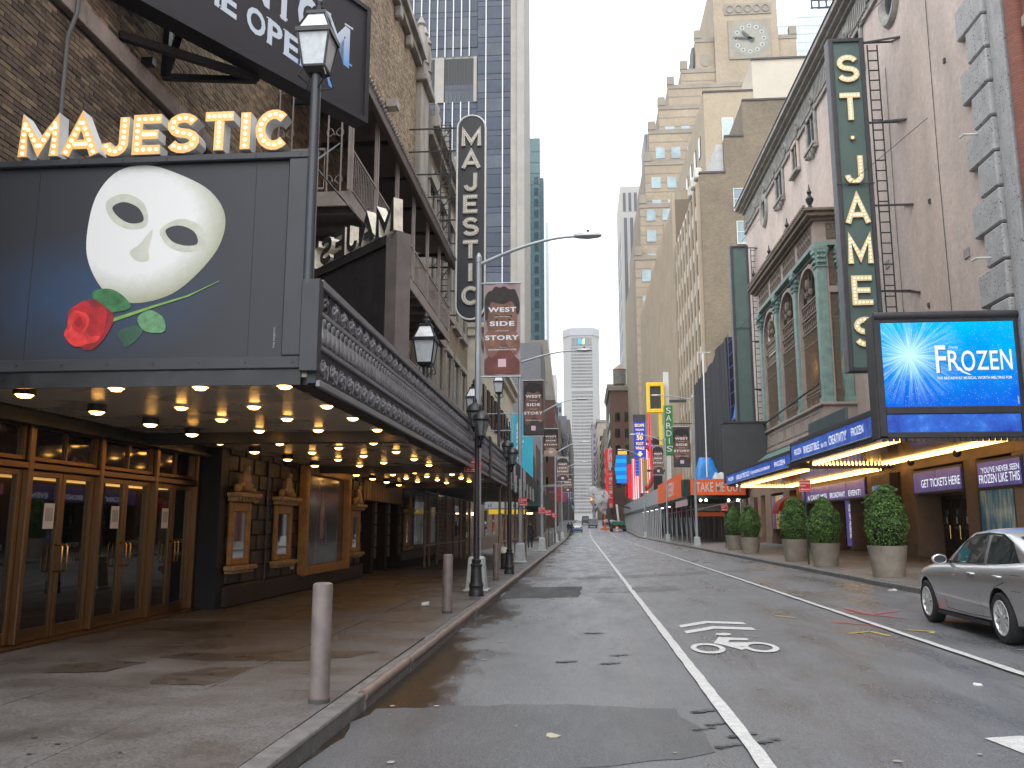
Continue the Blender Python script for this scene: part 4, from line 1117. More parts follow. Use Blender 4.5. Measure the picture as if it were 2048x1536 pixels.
for i,(xx,yy) in enumerate(((-2.34,19.2),(-2.35,28.0))):
    lp = thing('street_lamp', ['black cast-iron twin-lantern lamp post in front of the grey light pole','second black cast-iron lamp post with two stacked lanterns, past the canopy'][i], 'street lamp', (xx,yy,.15), 'black twin-lantern lamp posts')
    MB().lathe([(.165,0),(.165,.10),(.15,.12),(.15,.2),(.165,.22),(.155,.26),(.135,.3),(.115,.62),(.13,.64),(.13,.68),(.09,.70),(.105,.74),(.105,.78),(.07,.8)], (xx,yy,.15), 14).build('base', M_BLK, lp, smooth=True)
    MB().lathe([(.07,.80),(.065,1.6),(.05,3.4),(.05,3.7)], (xx,yy,.15), 12).build('shaft', M_BLK, lp, smooth=True)
    MB().tube([(xx,yy,3.45),(xx+.1,yy-.2,3.40),(xx+.13,yy-.34,3.52)], .03, 7).tube([(xx,yy,3.6),(xx-.1,yy+.2,3.6),(xx-.1,yy+.32,3.78)], .03, 7).build('arms', M_BLK, lp, smooth=True)
    round_lantern(lp, (xx+.13,yy-.34,3.6), .85); round_lantern(lp, (xx-.1,yy+.32,3.88), .85)
# ---------------- steel light poles with banners
M_BW = mk('banner white print', (.72,.74,.76), .7, var=0); M_PINK = mk('banner pink square', (.72,.47,.55), .7, var=.05); M_BACK = mk('banner back', (.035,.03,.03), .8)
def cloth(name, c1, c2, sc_=2.0): return mk(name, c1, .75, var=.25, scale=sc_, bump=.1, bscale=6)
BG = [((.34,.26,.26),(.20,.105,.075),(.035,.028,.027),(.17,.06,.05)), ((.07,.045,.04),(.17,.085,.06),(.022,.018,.018),(.05,.045,.048)),
      ((.05,.03,.03),(.13,.06,.042),(.02,.016,.016),(.36,.27,.19)), ((.30,.24,.23),(.16,.09,.07),(.03,.025,.025),(.05,.04,.04))]
def banner(parent, x0, x1, z0, z1, y, style):
    bgc, skin, hair, cloth_c = BG[style]; w = x1-x0; h = z1-z0
    bn = thing('banner', '', 'banner', ((x0+x1)/2, y, z0), 'printed portrait banners on light poles') if parent is None else None
    M = MB(); n = 10           # cloth, gently rippled
    fr = []; bk = []
    for i in range(n+1):
        xx = x0+w*i/n; dy = .012*math.sin(i*1.1)*(1 if 0 < i < n else 0)
        fr.append((xx,dy))
    for side, off in (('banner_cloth',0),):
        M.rings([[(xx,y+dy,z0) for xx,dy in fr]+[(xx,y+.012+dy,z0) for xx,dy in reversed(fr)], [(xx,y+dy,z1) for xx,dy in fr]+[(xx,y+.012+dy,z1) for xx,dy in reversed(fr)]])
    b = M.build('banner_cloth', mk('banner ground %d' % style, bgc, .75, var=.2, scale=2), bn)
    def pp(name, pts, m, d):
        MB().poly([(x0+w*a, y-.016-d, z0+h*c) for a,c in pts]).build(name, m, b)
    skm = mk('banner skin %d' % style, skin, .75, var=.35, scale=4.0); hm = mk('banner hair %d' % style, hair, .75, var=.3, scale=9); cm = mk('banner clothing %d' % style, cloth_c, .75, var=.35, scale=3)
    pp('portrait_shoulders', [(0.02,.03),(.98,.03),(.98,.16),(.8,.24),(.62,.30),(.4,.30),(.2,.24),(.02,.18)], cm, 0)
    pp('portrait_face', closed_curve([(.08,.62),(.1,.75),(.3,.86),(.7,.86),(.9,.75),(.92,.60),(.86,.44),(.66,.34),(.5,.32),(.34,.34),(.14,.45)],4), skm, .001)
    hp = [(.03,.70),(.0+.02,.82),(.10,.90),(.22,.92),(.30,.96),(.45,.95),(.56,.965),(.7,.93),(.84,.93),(.93,.86),(.98,.78),(.97,.68),(.90,.66),(.86,.74),(.74,.80),(.56,.77),(.36,.78),(.2,.79),(.14,.72),(.10,.62),(.05,.60)]
    pp('portrait_hair', closed_curve(hp,3), hm, .002)
    for a in (.27,.62): pp('portrait_brow', [(a,.63),(a+.16,.632),(a+.17,.645),(a+.08,.655),(a-.01,.645)], hm, .002); pp('portrait_eye', [(a+.02,.60),(a+.08,.592),(a+.14,.60),(a+.08,.612)], hm, .002)
    pp('portrait_nose', [(.46,.52),(.56,.52),(.54,.60),(.48,.60)], mk('banner shade %d' % style, tuple(c*.7 for c in skin), .75), .002)
    pp('portrait_hands', closed_curve([(.05,.30),(.02,.42),(.16,.50),(.38,.47),(.46,.40),(.4,.28),(.2,.2)],4), mk('banner hand %d' % style, tuple(c*1.15 for c in skin), .75, var=.3, scale=5), .003)
    pp('portrait_hands', closed_curve([(.60,.36),(.68,.44),(.84,.48),(.97,.42),(.97,.28),(.8,.24)],4), mk('banner hand %d' % style, (0,0,0)), .003)
    for word, zc in (('WEST',.685),('SIDE',.535),('STORY',.385)):
        ww = {'WEST':.78,'SIDE':.68,'STORY':.93}[word]
        lettering(word, M_BW, b, (x0+w*(.5-ww/2), y-.022, z0+h*zc), (1,0,0), (0,0,1), w*ww, h*.052, bold=.035, sp=1.12)
    lettering("SOMETHING'S COMING", M_BW, b, (x0+w*.28, y-.022, z0+h*.630), (1,0,0), (0,0,1), w*.44, h*.011, bold=.01)
    lettering('SOMETHING GOOD', M_BW, b, (x0+w*.32, y-.022, z0+h*.478), (1,0,0), (0,0,1), w*.36, h*.011, bold=.01)
    lettering('WESTSIDESTORYBWAY.COM', M_BW, b, (x0+w*.12, y-.022, z0+h*.275), (1,0,0), (0,0,1), w*.76, h*.016, bold=.02)
    MB().poly([(x0+w*.39,y-.022,z0+h*.10),(x0+w*.61,y-.022,z0+h*.10),(x0+w*.61,y-.022,z0+h*.185),(x0+w*.39,y-.022,z0+h*.185)]).build('pink_square', M_PINK, b)
    for zz in (z0, z1): MB().cyl((x0-.12,y+.006,zz),(x1+.02,y+.006,zz),.022,n=8).build('banner_rod', M_GALV, bn, smooth=True)
    return bn
def light_pole(xx, yy, ztop, ax, az, label, side=1, base=True, zg=0, arc_arm=False):
    t = thing('light_pole', label, 'light pole', (xx,yy,zg+.15), 'steel street light poles')
    if base:
        B = MB(); B.rings([[(xx+a*.29,yy+b*.29,zg+.15) for a,b in ((-1,-1),(1,-1),(1,1),(-1,1))],[(xx+a*.29,yy+b*.29,zg+.20) for a,b in ((-1,-1),(1,-1),(1,1),(-1,1))],[(xx+a*.24,yy+b*.24,zg+.21) for a,b in ((-1,-1),(1,-1),(1,1),(-1,1))],[(xx+a*.185,yy+b*.185,zg+.92) for a,b in ((-1,-1),(1,-1),(1,1),(-1,1))],[(xx+a*.13,yy+b*.13,zg+.96) for a,b in ((-1,-1),(1,-1),(1,1),(-1,1))]])
        B.build('base', M_CAST, t, bevel=.015)
    MB().lathe([(.10,.2),(.098,2),(.075,ztop-zg-.2),(.085,ztop-zg-.19),(.085,ztop-zg-.05),(.03,ztop-zg+.06)], (xx,yy,zg), 8).build('shaft', M_GALV, t)
    n = 14; pts = []
    for k in range(n+1):
        q = k/n; pts.append((xx+(ax-xx)*q, yy, (ztop-.25)+(az-(ztop-.25))*math.sin(q*PI/2)))
    MB().tube(pts, [.05-.018*k/n for k in range(n+1)], 8).build('arm', M_GALV, t, smooth=True)
    s = 1 if ax > xx else -1
    H = MB(); H.rings([[(ax+s*q*.62, yy+w_*a, az+.02+hh_*b) for a,b in ((-1,-.4),(-.6,-1),(.6,-1),(1,-.4),(.8,.7),(0,1),(-.8,.7))] for q,w_,hh_ in ((-.12,.05,.04),(.05,.10,.06),(.45,.14,.075),(.85,.11,.055),(1.0,.05,.03))])
    hd = H.build('lamp_head', mk('pale lamp head', (.45,.46,.46), .45, metal=.2), t, smooth=True)
    MB().cyl((ax+s*.28,yy,az+.07),(ax+s*.28,yy,az+.16),.035).build('photocell', M_BLK, hd)
    return t
def pole_with_banner(xx, yy, ztop, ax, az, bx0, bx1, bz0, bz1, style, l1, l2, zg=0):
    light_pole(xx, yy, ztop, ax, az, l1, zg=zg)
    b = banner(None, bx0, bx1, bz0, bz1, yy, style); b['label'] = l2
pole_with_banner(-2.5,20.6,8.35,-.05,8.78,-2.36,-1.46,5.26,7.62,0,'nearest grey steel light pole on the left kerb, behind the black lamp post','large nearest portrait banner with a curly-haired portrait')
pole_with_banner(-2.65,37.0,9.0,-.1,9.25,-2.50,-1.62,5.5,7.95,1,'second grey light pole on the left kerb, beside the green shed','second portrait banner on the left, dark portrait on a grey ground')
pole_with_banner(-2.55,55.0,9.1,-.2,9.75,-2.42,-1.48,6.1,7.85,2,'third grey light pole on the left kerb, past the walking man','third portrait banner on the left with a tan lower edge')
pole_with_banner(-2.6,85.0,9.0,.2,9.9,-2.45,-1.3,6.0,8.4,3,'fourth, distant grey light pole on the left kerb','small fourth portrait banner on the left above the far bollards')
pole_with_banner(-2.6,112.0,9.0,.2,9.9,-2.45,-1.2,6.0,8.3,1,'fifth, farthest light pole on the left kerb','tiny farthest portrait banner on the left')
def parking_sign(xx, yy, z0, z1, w, label, post_m=None, zb=.15, post_to=None, arrow=True):
    t = thing('parking_sign', label, 'sign', (xx,yy,zb), 'red no-standing signs')
    if post_m: MB().cyl((xx,yy+.03,zb),(xx,yy+.03,z1+.05),.03,n=8).build('post', post_m, t, smooth=True)
    p = bx('plate', mk('red sign plate', (.55,.02,.03), .4, var=.05), t, xx-w/2, xx+w/2, yy-.008, yy, z0, z1, .004)
    F = MB(); e = .012; h = z1-z0
    for (a,b,c,d) in ((xx-w/2+e,xx+w/2-e,z0+e,z0+e+.008),(xx-w/2+e,xx+w/2-e,z1-e-.008,z1-e),(xx-w/2+e,xx-w/2+e+.008,z0+e+.008,z1-e-.008),(xx+w/2-e-.008,xx+w/2-e,z0+e+.008,z1-e-.008)): F.box(a,b,yy-.011,yy-.0085,c,d)
    F.build('border', M_WHITE, p)
    lettering('NO STANDING', M_WHITE, p, (xx-w*.42,yy-.011,z0+h*.66), (1,0,0), (0,0,1), w*.84, h*.17, bold=.03)
    lettering('Anytime', M_WHITE, p, (xx-w*.42,yy-.011,z0+h*.42), (1,0,0), (0,0,1), w*.5, h*.17, bold=.02)
    MB().poly([(xx-w*.38,yy-.011,z0+h*.2),(xx-w*.22,yy-.011,z0+h*.29),(xx-w*.22,yy-.011,z0+h*.23),(xx+w*.4,yy-.011,z0+h*.23),(xx+w*.4,yy-.011,z0+h*.17),(xx-w*.22,yy-.011,z0+h*.17),(xx-w*.22,yy-.011,z0+h*.11)]).build('arrow', M_WHITE, p)
    return t
parking_sign(-2.60, 20.42, 2.93, 3.25, .40, 'red no-standing sign on the nearest grey light pole')
parking_sign(-2.52, 36.8, 2.5, 2.85, .38, 'red no-standing sign on the second left light pole')
M_GPOST = mk('dark green post', (.015,.05,.04), .5)
for i,(xx,yy) in enumerate(((-2.55,54.8),(-2.5,64),(-2.5,78))):
    parking_sign(xx, yy, 2.45, 2.85, .42, ['red no-standing sign on the third left light pole','red no-standing sign on a green post past the third left pole','farthest red no-standing sign on the left kerb'][i], None if i == 0 else M_GPOST)
# standpipe / bin beside second lamp post
sb = thing('litter_bin', 'dark cylindrical bin with a pale domed lid beside the second black lamp post', 'bin', (-2.85,31.5,.15))
MB().lathe([(.22,0),(.24,.05),(.23,.55),(.2,.56)], (-2.85,31.5,.15), 14).build('body', M_BLK, sb, smooth=True)
MB().lathe([(.21,.561),(.20,.64),(.12,.74),(.02,.78)], (-2.85,31.5,.15), 14).build('lid', mk('pale lid', (.5,.48,.42), .6), sb, smooth=True)

# ---------------- sidewalk shed and scaffold posts
shed = thing('sidewalk_shed', 'dark green plywood sidewalk shed on steel posts along the left pavement', 'scaffold', (-4.4,48,.15))
M_SHED = mk('dark green plywood', (.012,.040,.034), .6, var=.2, scale=2)
for i in range(16): bx('board', M_SHED, shed, -2.66, -2.62, 30.0+i*1.22, 31.19+i*1.22, 3.28, 4.22)
bx('deck', mk('shed deck', (.10,.10,.10), .8), shed, -6.4, -2.67, 29.9, 49.6, 3.05, 3.25)
M_POLE = mk('rusty scaffold steel', (.24,.185,.13), .55, metal=.3, var=.3, scale=5)
for i in range(7):
    y = 31+i*2.4
    bx('rib', mk('pale grey batten', (.30,.30,.29), .7), shed, -2.60, -2.52, y, y+.06, 2.95, 3.6)
    MB().cyl((-2.95,y,.15),(-2.95,y,3.05),.045,n=8).build('post', M_POLE, shed, smooth=True)
    if i > 4: MB().cyl((-5.9,y,.15),(-5.9,y,3.05),.045,n=8).build('post', M_POLE, shed, smooth=True)
    if i % 2 == 0: MB().bar((-2.95,y,.5),(-2.95,y+2.4,2.6),.03).build('brace', M_POLE, shed)
for z in (1.1, 2.1): MB().cyl((-2.95,31,z),(-2.95,45.4,z),.025,n=6).build('rail', M_POLE, shed, smooth=True)
for (a,b,z0,z1) in ((33.2,34.0,3.32,4.1),(38.5,40.2,3.3,4.2)): bx('poster', mk('pink poster', (.62,.45,.52), .7, var=.1), shed, -2.618, -2.612, a, b, z0, z1)
sp = thing('scaffold_frame', 'row of rusty scaffold posts against the theatre wall under the canopy', 'scaffold', (-5.9,38,.15))
ys = [32.2,33.2,35.0,37.3,39.5,41.5,43.5]
for y in ys: MB().cyl((-5.88,y,.15),(-5.88,y,3.04),.05,n=8).build('post', M_POLE, sp, smooth=True)
for y0, y1 in zip(ys, ys[1:]):
    for z in (.95,2.2,2.95): MB().cyl((-5.88,y0,z),(-5.88,y1,z),.022,n=6).build('rail', M_GALV, sp, smooth=True)
MB().bar((-5.88,35.0,.3),(-5.88,37.3,2.9),.025).build('brace', M_GALV, sp)
# shop front signs under the shed
sg = thing('shop_front', 'brown brick shop front with yellow and white signs under the green shed', 'shop front', (-6.3,55,.15))
bx('wall', brickmat('shop brick', (.22,.14,.09), (.28,.19,.13), (.3,.26,.22), 'x', bw=.3, bh=.1), sg, -8, -6.45, 40.5, 70, .15, 3.05)
bx('base', mk('brown granite', (.16,.11,.085), .5), sg, -6.44, -6.38, 40.5, 70, .15, 1.0)
for y in (43.5,47,52,57,62): bx('dark_window', M_DGLASS, sg, -6.44, -6.41, y, y+1.4, 1.05, 2.7)
bx('yellow_sign', mk('yellow sign', (.75,.5,.04), .5, emit=.3), sg, -5.4, -3.2, 50.0, 50.1, 2.35, 2.62)
bx('white_sign', mk('white sign', (.6,.66,.7), .5, emit=.15), sg, -5.6, -3.3, 49.7, 49.8, 2.68, 3.02)
lettering('il       ite', mk('teal letters', (.05,.25,.35), .5), sg, (-5.4,49.69,2.74), (1,0,0), (0,0,1), 2.0, .22, name='sign_lettering')
bx('tube_light', glow('warm tube light', (1,.8,.55), 6), sg, -5.2, -3.6, 63, 63.06, 2.55, 2.62)
bx('bulkhead_lamp', glow('wall lamp', (1,.7,.35), 8), sg, -6.38, -6.3, 50, 50.15, 2.3, 2.45)
# cyan banner hanging over the pavement
cb = thing('cyan_banner', 'bright cyan vertical banner with white sideways lettering above the green shed', 'banner', (-3.5,50,4.3))
M_CY = mk('cyan cloth', (.05,.46,.62), .7, var=.12, scale=3, streak=.2)
bx('cloth', M_CY, cb, -3.98, -2.82, 50, 50.03, 3.9, 8.15); bx('trim', M_CY, cb, -4.12, -4.02, 50, 50.03, 3.9, 8.3)
lettering('eait no', M_BW, cb, (-3.78,49.99,7.7), (0,0,-1), (1,0,0), 3.2, .42, bold=.01, name='sideways_lettering')
MB().cyl((-6.4,50.02,8.2),(-2.8,50.02,8.2),.03).build('rod', M_GALV, cb)
MB().cyl((-6.4,50.02,7.2),(-4.1,50.02,7.2),.03).build('rod', M_GALV, cb)

# ================================================================ LEFT BUILDINGS FURTHER AWAY
def facade_panes(parent, plane, fixed, a_list, z_list, w, h, m, name='window', d=.12, frame=None, fd=.06):
    # shared-mesh windows on a wall: plane 'x' (wall faces the street) or 'y' (wall faces the viewer)
    src = None
    for a in a_list:
        for z in z_list:
            if src is None:
                if plane == 'x': src = MB().box(-d,d,0,w,0,h).build(name, m, parent)
                else: src = MB().box(0,w,-d,d,0,h).build(name, m, parent)
                o = src
            else: o = inst(src, name, parent)
            o.location = (fixed,a,z) if plane == 'x' else (a,fixed,z)
    return src
M_CREAM = mk('cream terracotta', (.48,.44,.34), .7, var=.2, scale=1, bump=.2, bscale=6)
M_GLB = mk('blue curtain glass', (.030,.040,.062), .32, var=.25, scale=.25, spec=.35)
M_GLB2 = mk('blue spandrel', (.022,.031,.056), .4, var=.12, scale=.3)
M_GLG = mk('grey curtain glass', (.055,.066,.082), .32, var=.3, scale=.2, spec=.35)
M_FIN = mk('white aluminium fin', (.62,.62,.62), .45, var=.05)
M_PIER = mk('beige concrete', (.29,.265,.235), .8, var=.12, scale=.4)
cr = thing('cream_building', 'cream terracotta building with ornate edge behind the cyan banner', 'building', (-10,66,0))
bx('wall', M_CREAM, cr, -25, -6.5, 52.2, 82, 3.3, 13.4); C = MB(); C.box(-25,-6.2,52.0,82,13.4,13.9); C.box(-25,-5.9,51.9,82,13.9,14.2); C.build('cornice', M_CREAM, cr)
for i in range(14): bx('quoin', M_CREAM, cr, -6.499, -6.36, 53+i*.02, 54.0+(i%2)*.4, 4+i*.66, 4.55+i*.66, .05)
facade_panes(cr, 'x', -6.49, [56+i*2.6 for i in range(9)], [5,8.6], 1.3, 2.4, M_DGLASS)
low2 = thing('low_shop_building', 'low brown and green shop building past the green shed', 'building', (-10,96,0))
bx('wall', mk('brown plaster', (.16,.09,.075), .8, var=.2), low2, -24, -6.4, 82.5, 118, 0, 11); bx('fascia', M_SHED, low2, -6.399, -4.2, 84, 117, 3.6, 5.2)
facade_panes(low2, 'x', -6.39, [85+i*3 for i in range(10)], [6.2,8.6], 1.5, 1.6, M_DGLASS)
bx('blade_sign', M_BLK, low2, -5.7, -5.0, 90, 90.2, 5.4, 8.2); 
for i, c in enumerate('OFF TM'):
    if c != ' ': lettering(c, M_BW, low2, (-5.52,89.98,7.7-i*.42), (1,0,0), (0,0,1), .34, .32, bold=.03)
bx('yellow_sign', MATS['yellow sign'], low2, -5.8, -4.6, 89, 89.1, 4.3, 5.35)
rb = thing('red_brick_block', 'dark red brick block in the distance left of the white tower', 'building', (-12,190,0))
bx('wall', mk('dark red brick', (.13,.055,.045), .85, var=.2), rb, -22, -5.6, 180, 205, -1, 28); bx('parapet', mk('grey parapet', (.25,.24,.22), .8), rb, -22, -5.5, 179.9, 205.1, 28, 29)
facade_panes(rb, 'y', 179.95, [-10,-8], [10,15,20], 1.0, 1.8, M_DGLASS)
facade_panes(rb, 'x', -5.6, [183,188,193,198], [8,12,16,20,24], 1.4, 1.9, M_DGLASS)
# blue curtain-wall tower
bt = thing('glass_office_tower', 'blue glass office tower with white vertical fins behind the left theatre', 'tower', (-25,185,0))
bx('core', mk('tower core', (.045,.055,.075), .5), bt, -42, -14.0, 170.3, 200, 0, 135)
FL = 4.27; fl0 = 44.0
xs = [-21.2-1.76*(i+1) for i in range(10)]
zs = [fl0+FL*i for i in range(19)]
skip = lambda x_, z_: -33.0 < x_ < -21 and 91.0 < z_ < 101.2
sp_ = gl_ = None
for xx in xs:
    for z in zs:
        if skip(xx, z): continue
        for nm, m, z0, hgt in (('pane', M_GLG if random.random() < .45 else M_GLB, z, 2.85), ('spandrel', M_GLB2, z+2.95, 1.2)):
            key = (nm, m.name)
            if key not in blk: blk[key] = MB().box(.06,1.70,-.1,.1,0,hgt).build(nm, m, bt); o = blk[key]
            else: o = inst(blk[key], nm, bt)
            o.location = (xx,170.2,z0)
for xx in xs:
    for (a,b) in ((40,91.0),(101.5,132)) if xx < -21 and xx > -33 else ((40,132),): bx('fin', M_FIN, bt, xx-.09, xx+.09, 169.6, 170.1, a, b)
M_LOUV = mk('dark louvre', (.012,.012,.012), .6, var=.1)
bx('recess_soffit', mk('recess soffit', (.2,.2,.17), .7), bt, -33, -21.3, 170.11, 174, 101.2, 101.6); bx('louvre', M_LOUV, bt, -33, -21.3, 170.12, 170.29, 91, 101.2)
for i in range(6): bx('louvre_mullion', mk('louvre mullion', (.05,.05,.05), .6), bt, -31+i*1.76, -30.9+i*1.76, 170.0, 170.12, 91, 101.2)
bx('recess_pier', M_PIER, bt, -30.4, -28.4, 169.7, 170.118, 91, 101.4); bx('recess_pier', M_PIER, bt, -22.0, -21.3, 169.7, 170.118, 91, 101.4)
for i, (a,b) in enumerate(((-21.1,-19.35),(-19.25,-15.75),(-15.65,-14.05))):
    for j in range(20):
        z = 40+j*FL+1.6
        o = MB().box(a,b,169.5,170.2,z,z+2.85).build('pane', M_GLB if (i+j) % 3 else M_GLG, bt); MB().box(a,b,169.52,170.2,z+2.95,z+4.15).build('spandrel', M_GLB2, bt)
bx('mullion_band', M_GLB2, bt, -17.55, -17.45, 169.45, 169.49, 40, 130)
for xx in (-19.3,-15.7): bx('fin', M_FIN, bt, xx-.1, xx+.1, 169.2, 169.6, 0, 132)
bx('corner_pier', M_PIER, bt, -13.99, -12.6, 169.3, 190, 0, 135); bx('corner_pier', mk('pale concrete', (.30,.28,.255), .8, var=.1, scale=.3), bt, -12.59, -11.1, 168.9, 190, 0, 135)
bx('podium', mk('tower podium', (.1,.1,.11), .5), bt, -40, -7.0, 150, 169, 0, 34)
bl_ = thing('beige_slab_tower', 'blank beige concrete slab tower with tapering right edge', 'tower', (-11,235,0))
M_SLAB = mk('beige panel concrete', (.33,.30,.26), .8, var=.1, scale=.15)
MB().prism([(-15.2,0),(-7.2,0),(-7.2,30),(-7.6,40),(-8.9,52),(-15.2,52)], (0,230,0), (1,0,0), (0,0,1), (0,1,0), 25).build('wall', M_SLAB, bl_)
for z in (16,28,40): bx('panel_joint', mk('panel joint', (.16,.145,.13), .9), bl_, -15.2, -8.95, 229.95, 229.99, z, z+.25)
for xx in (-13.4,-11.8,-10.2): bx('panel_joint', MATS['panel joint'], bl_, xx, xx+.12, 229.96, 229.992, 0, 51)
te = thing('teal_glass_tower', 'tall teal glass tower on the left of the gap of sky', 'tower', (-14,265,0))
M_TEAL = mk('teal glass', (.055,.125,.135), .18, var=.12, scale=.1, spec=.7)
bx('wall', M_TEAL, te, -17, -12.03, 260, 275, 0, 125); bx('wall', mk('dark teal side', (.04,.09,.10), .2), te, -12.02, -10.9, 260.2, 275, 0, 111.5)
facade_panes(te, 'y', 259.98, [-13.9], [54+i*3.7 for i in range(16)], 1.3, 2.3, mk('dark teal pane', (.03,.05,.06), .15))
for i in range(20): bx('floor_line', mk('floor line', (.03,.07,.075), .4), te, -17, -12.04, 259.93, 259.99, 50+i*3.7, 50.2+i*3.7)
gs = thing('pale_glass_tower', 'narrow pale glass tower edge against the sky', 'tower', (-10,330,0))
bx('wall', mk('pale sky glass', (.42,.47,.50), .2, var=.08), gs, -14.2, -12.0, 330, 350, 0, 122); bx('fin', M_FIN, gs, -13.2, -13.0, 329.8, 329.99, 0, 122)
dt = thing('distant_blocks', 'grey blue distant building left of the white tower', 'building', (-12,420,0))
bx('wall', mk('grey blue glass', (.16,.20,.24), .3, var=.2, scale=.1), dt, -15.5, -9.4, 420, 440, 0, 62); bx('upper_wall', mk('pale grey wall', (.42,.41,.39), .7), dt, -15.5, -12, 421, 440, 62, 76)
facade_panes(dt, 'y', 419.98, [-14.6+i*1.3 for i in range(4)], [12+i*5 for i in range(10)], .8, 2.6, M_DGLASS)
# the white tower closing the street
me_ = thing('octagonal_tower', 'pale concrete octagonal tower at the end of the street with a blue and green logo', 'tower', (2,1220,0))
M_MET = mk('pale precast concrete', (.30,.288,.27), .8, var=.06, scale=.02)
oc = [(-24.5,1216),(-13.2,1200),(17.4,1200),(27.0,1216),(27.0,1260),(-24.5,1260)]
MB().rings([[(a,b,0) for a,b in oc],[(a,b,270) for a,b in oc]]).build('wall', M_MET, me_)
MB().rings([[(a+(.8 if a > 0 else -.8),b-1.0,270) for a,b in oc],[(a+(.8 if a > 0 else -.8),b-1.0,281) for a,b in oc]]).build('crown', mk('grey crown', (.30,.30,.31), .7), me_)
M_MW = brickmat('far window strip', (.05,.055,.06), (.11,.115,.12), (.27,.258,.24), 'y', bw=2.0, bh=30, msize=.22, var=.25, vs=.02)
zz = 20.0
while zz < 252:
    if not (185 < zz < 193 or 74 < zz < 84):
        bx('window_row', M_MW, me_, -12.6, 16.8, 1199.5, 1199.99, zz, zz+2.3)
    zz += 4.6
bx('louvre_band', mk('dark louvre far', (.10,.10,.11), .7), me_, -12.6, 16.8, 1199.4, 1199.98, 255, 266.5)
for i in range(16): bx('crown_rib', M_MET, me_, -12.4+i*1.9, -11.7+i*1.9, 1198.9, 1199.39, 255, 268)
bx('machine_band', mk('dark band', (.14,.14,.14), .7), me_, -12.6, 16.8, 1199.4, 1199.98, 75, 82)
bx('machine_band', mk('dark band', (.14,.14,.14), .7), me_, -12.6, 16.8, 1199.4, 1199.98, 186, 190)
MB().poly([(-2.4,1198.5,257),(-2.4,1198.5,265.5),(-.2,1198.5,264.5),(1.6,1198.5,261.5),(2.2,1198.5,257)]).build('logo', glow('logo blue', (.0,.33,.85), 1.0), me_)
MB().poly([(2.5,1198.5,257),(2.5,1198.5,262),(4.2,1198.5,264.5),(6.6,1198.5,265.5),(6.6,1198.5,257)]).build('logo', glow('logo green', (.35,.75,.25), 1.0), me_)
# ================================================================ RIGHT THEATRE
M_STUC = mk('pinkish stucco', (.52,.425,.375), .85, var=.16, scale=.7, streak=.35, bump=.6, bscale=7, fine=.12, fscale=5)
M_ORN = mk('grey carved stone', (.29,.275,.25), .8, var=.3, scale=2.5, bump=.3)
M_QUO = mk('pitted grey quoin stone', (.37,.365,.36), .8, var=.14, scale=2, bump=.35, bscale=14, fine=.12, fscale=9, pits=9)
M_GRN = mk('copper green paint', (.20,.305,.27), .6, var=.22, scale=3, bump=.1)
M_SGRN = mk('sign green panel', (.080,.128,.114), .5, var=.14, scale=.8)
M_CHAR = mk('charcoal sign frame', (.045,.045,.05), .5, var=.2, scale=3)
M_BRN = mk('brown entrance stone', (.24,.16,.105), .6, var=.2, scale=1.6, bump=.2, fine=.18, fscale=30)
M_PINKST = mk('mauve stone', (.36,.29,.255), .75, var=.15, scale=1.5)
M_IRON = mk('bronze grille iron', (.17,.125,.09), .55, var=.25, scale=8)
M_ORNB = mk('brown carved frieze', (.19,.15,.115), .75, var=.35, scale=4, bump=.5, bscale=10)
st = thing('theatre_building', 'pink stucco theatre with carved cornice and green loggia on the right', 'theatre', (14,44,.4))
WX = 12.5; S0, S1 = 25.0, 63.0
bx('wall', M_STUC, st, WX, 30, S0, S1, 4.8, 24.0)
fr = bx('frieze', M_ORN, st, WX-.06, 30, S0, S1, 23.4, 24.75)
for i in range(150):
    y = S0+.2+i*.252
    if i % 12 in (0,1): continue
    if i == 2: so2 = MB().box(-.09,0,0,.13,0,1.0).build('flute', M_ORN, fr); so2.location = (WX-.062,y,23.55)
    else: inst(so2, 'flute', fr, (WX-.062,y,23.55))
ro = MB().lathe([(.02,0),(.3,.02),(.36,.08),(.28,.14),(.14,.12),(.1,.2),(.01,.22)], (0,0,0), 10).build('rosette', M_ORN, fr, smooth=True)
for i in range(13):
    o = ro if i == 0 else inst(ro, 'rosette', fr)
    o.location = (WX-.062, S0+.45+i*12*.252, 24.05); o.rotation_euler = (0,-PI/2,0)
C = MB(); C.box(WX-.25,30,S0-.1,S1,24.75,24.9); C.box(WX-.5,30,S0-.1,S1,24.9,25.06); C.box(WX-.75,30,S0-.1,S1,25.06,25.3); C.box(WX-.14,30,S0,S1,23.22,23.399)
C.build('cornice', M_ORN, st)
bx('coping', mk('dark coping', (.09,.085,.08), .8), st, WX-.8, 30, S0-.12, S1, 25.301, 25.36)
def r_window(y0, y1, z0, z1, stone=True):
    F = MB(); e = .22
    F.box(WX-.14,WX-.001,y0-e,y0,z0-.1,z1+e); F.box(WX-.14,WX-.001,y1,y1+e,z0-.1,z1+e); F.box(WX-.16,WX-.001,y0,y1,z1,z1+e)
    f = F.build('window', M_ORN if stone else M_STUC, st, bevel=.03)
    bx('pane', M_DGLASS, f, WX-.05, WX-.01, y0, y1, z0, z1); bx('mullion', M_ORN, f, WX-.09, WX-.051, (y0+y1)/2-.04, (y0+y1)/2+.04, z0, z1)
    Sl = MB(); Sl.box(WX-.3,WX-.001,y0-e-.05,y1+e+.05,z0-.25,z0-.101)
    if stone:
        for k in range(5):
            yy = y0-e+.1+k*(y1-y0+2*e-.2)/4; Sl.lathe([(.02,-.75+abs(k-2)*.14),(.14,-.6+abs(k-2)*.12),(.17,-.4),(.14,-.25)], (WX-.1,yy,z0), 8)
    Sl.build('sill', M_ORN, f)
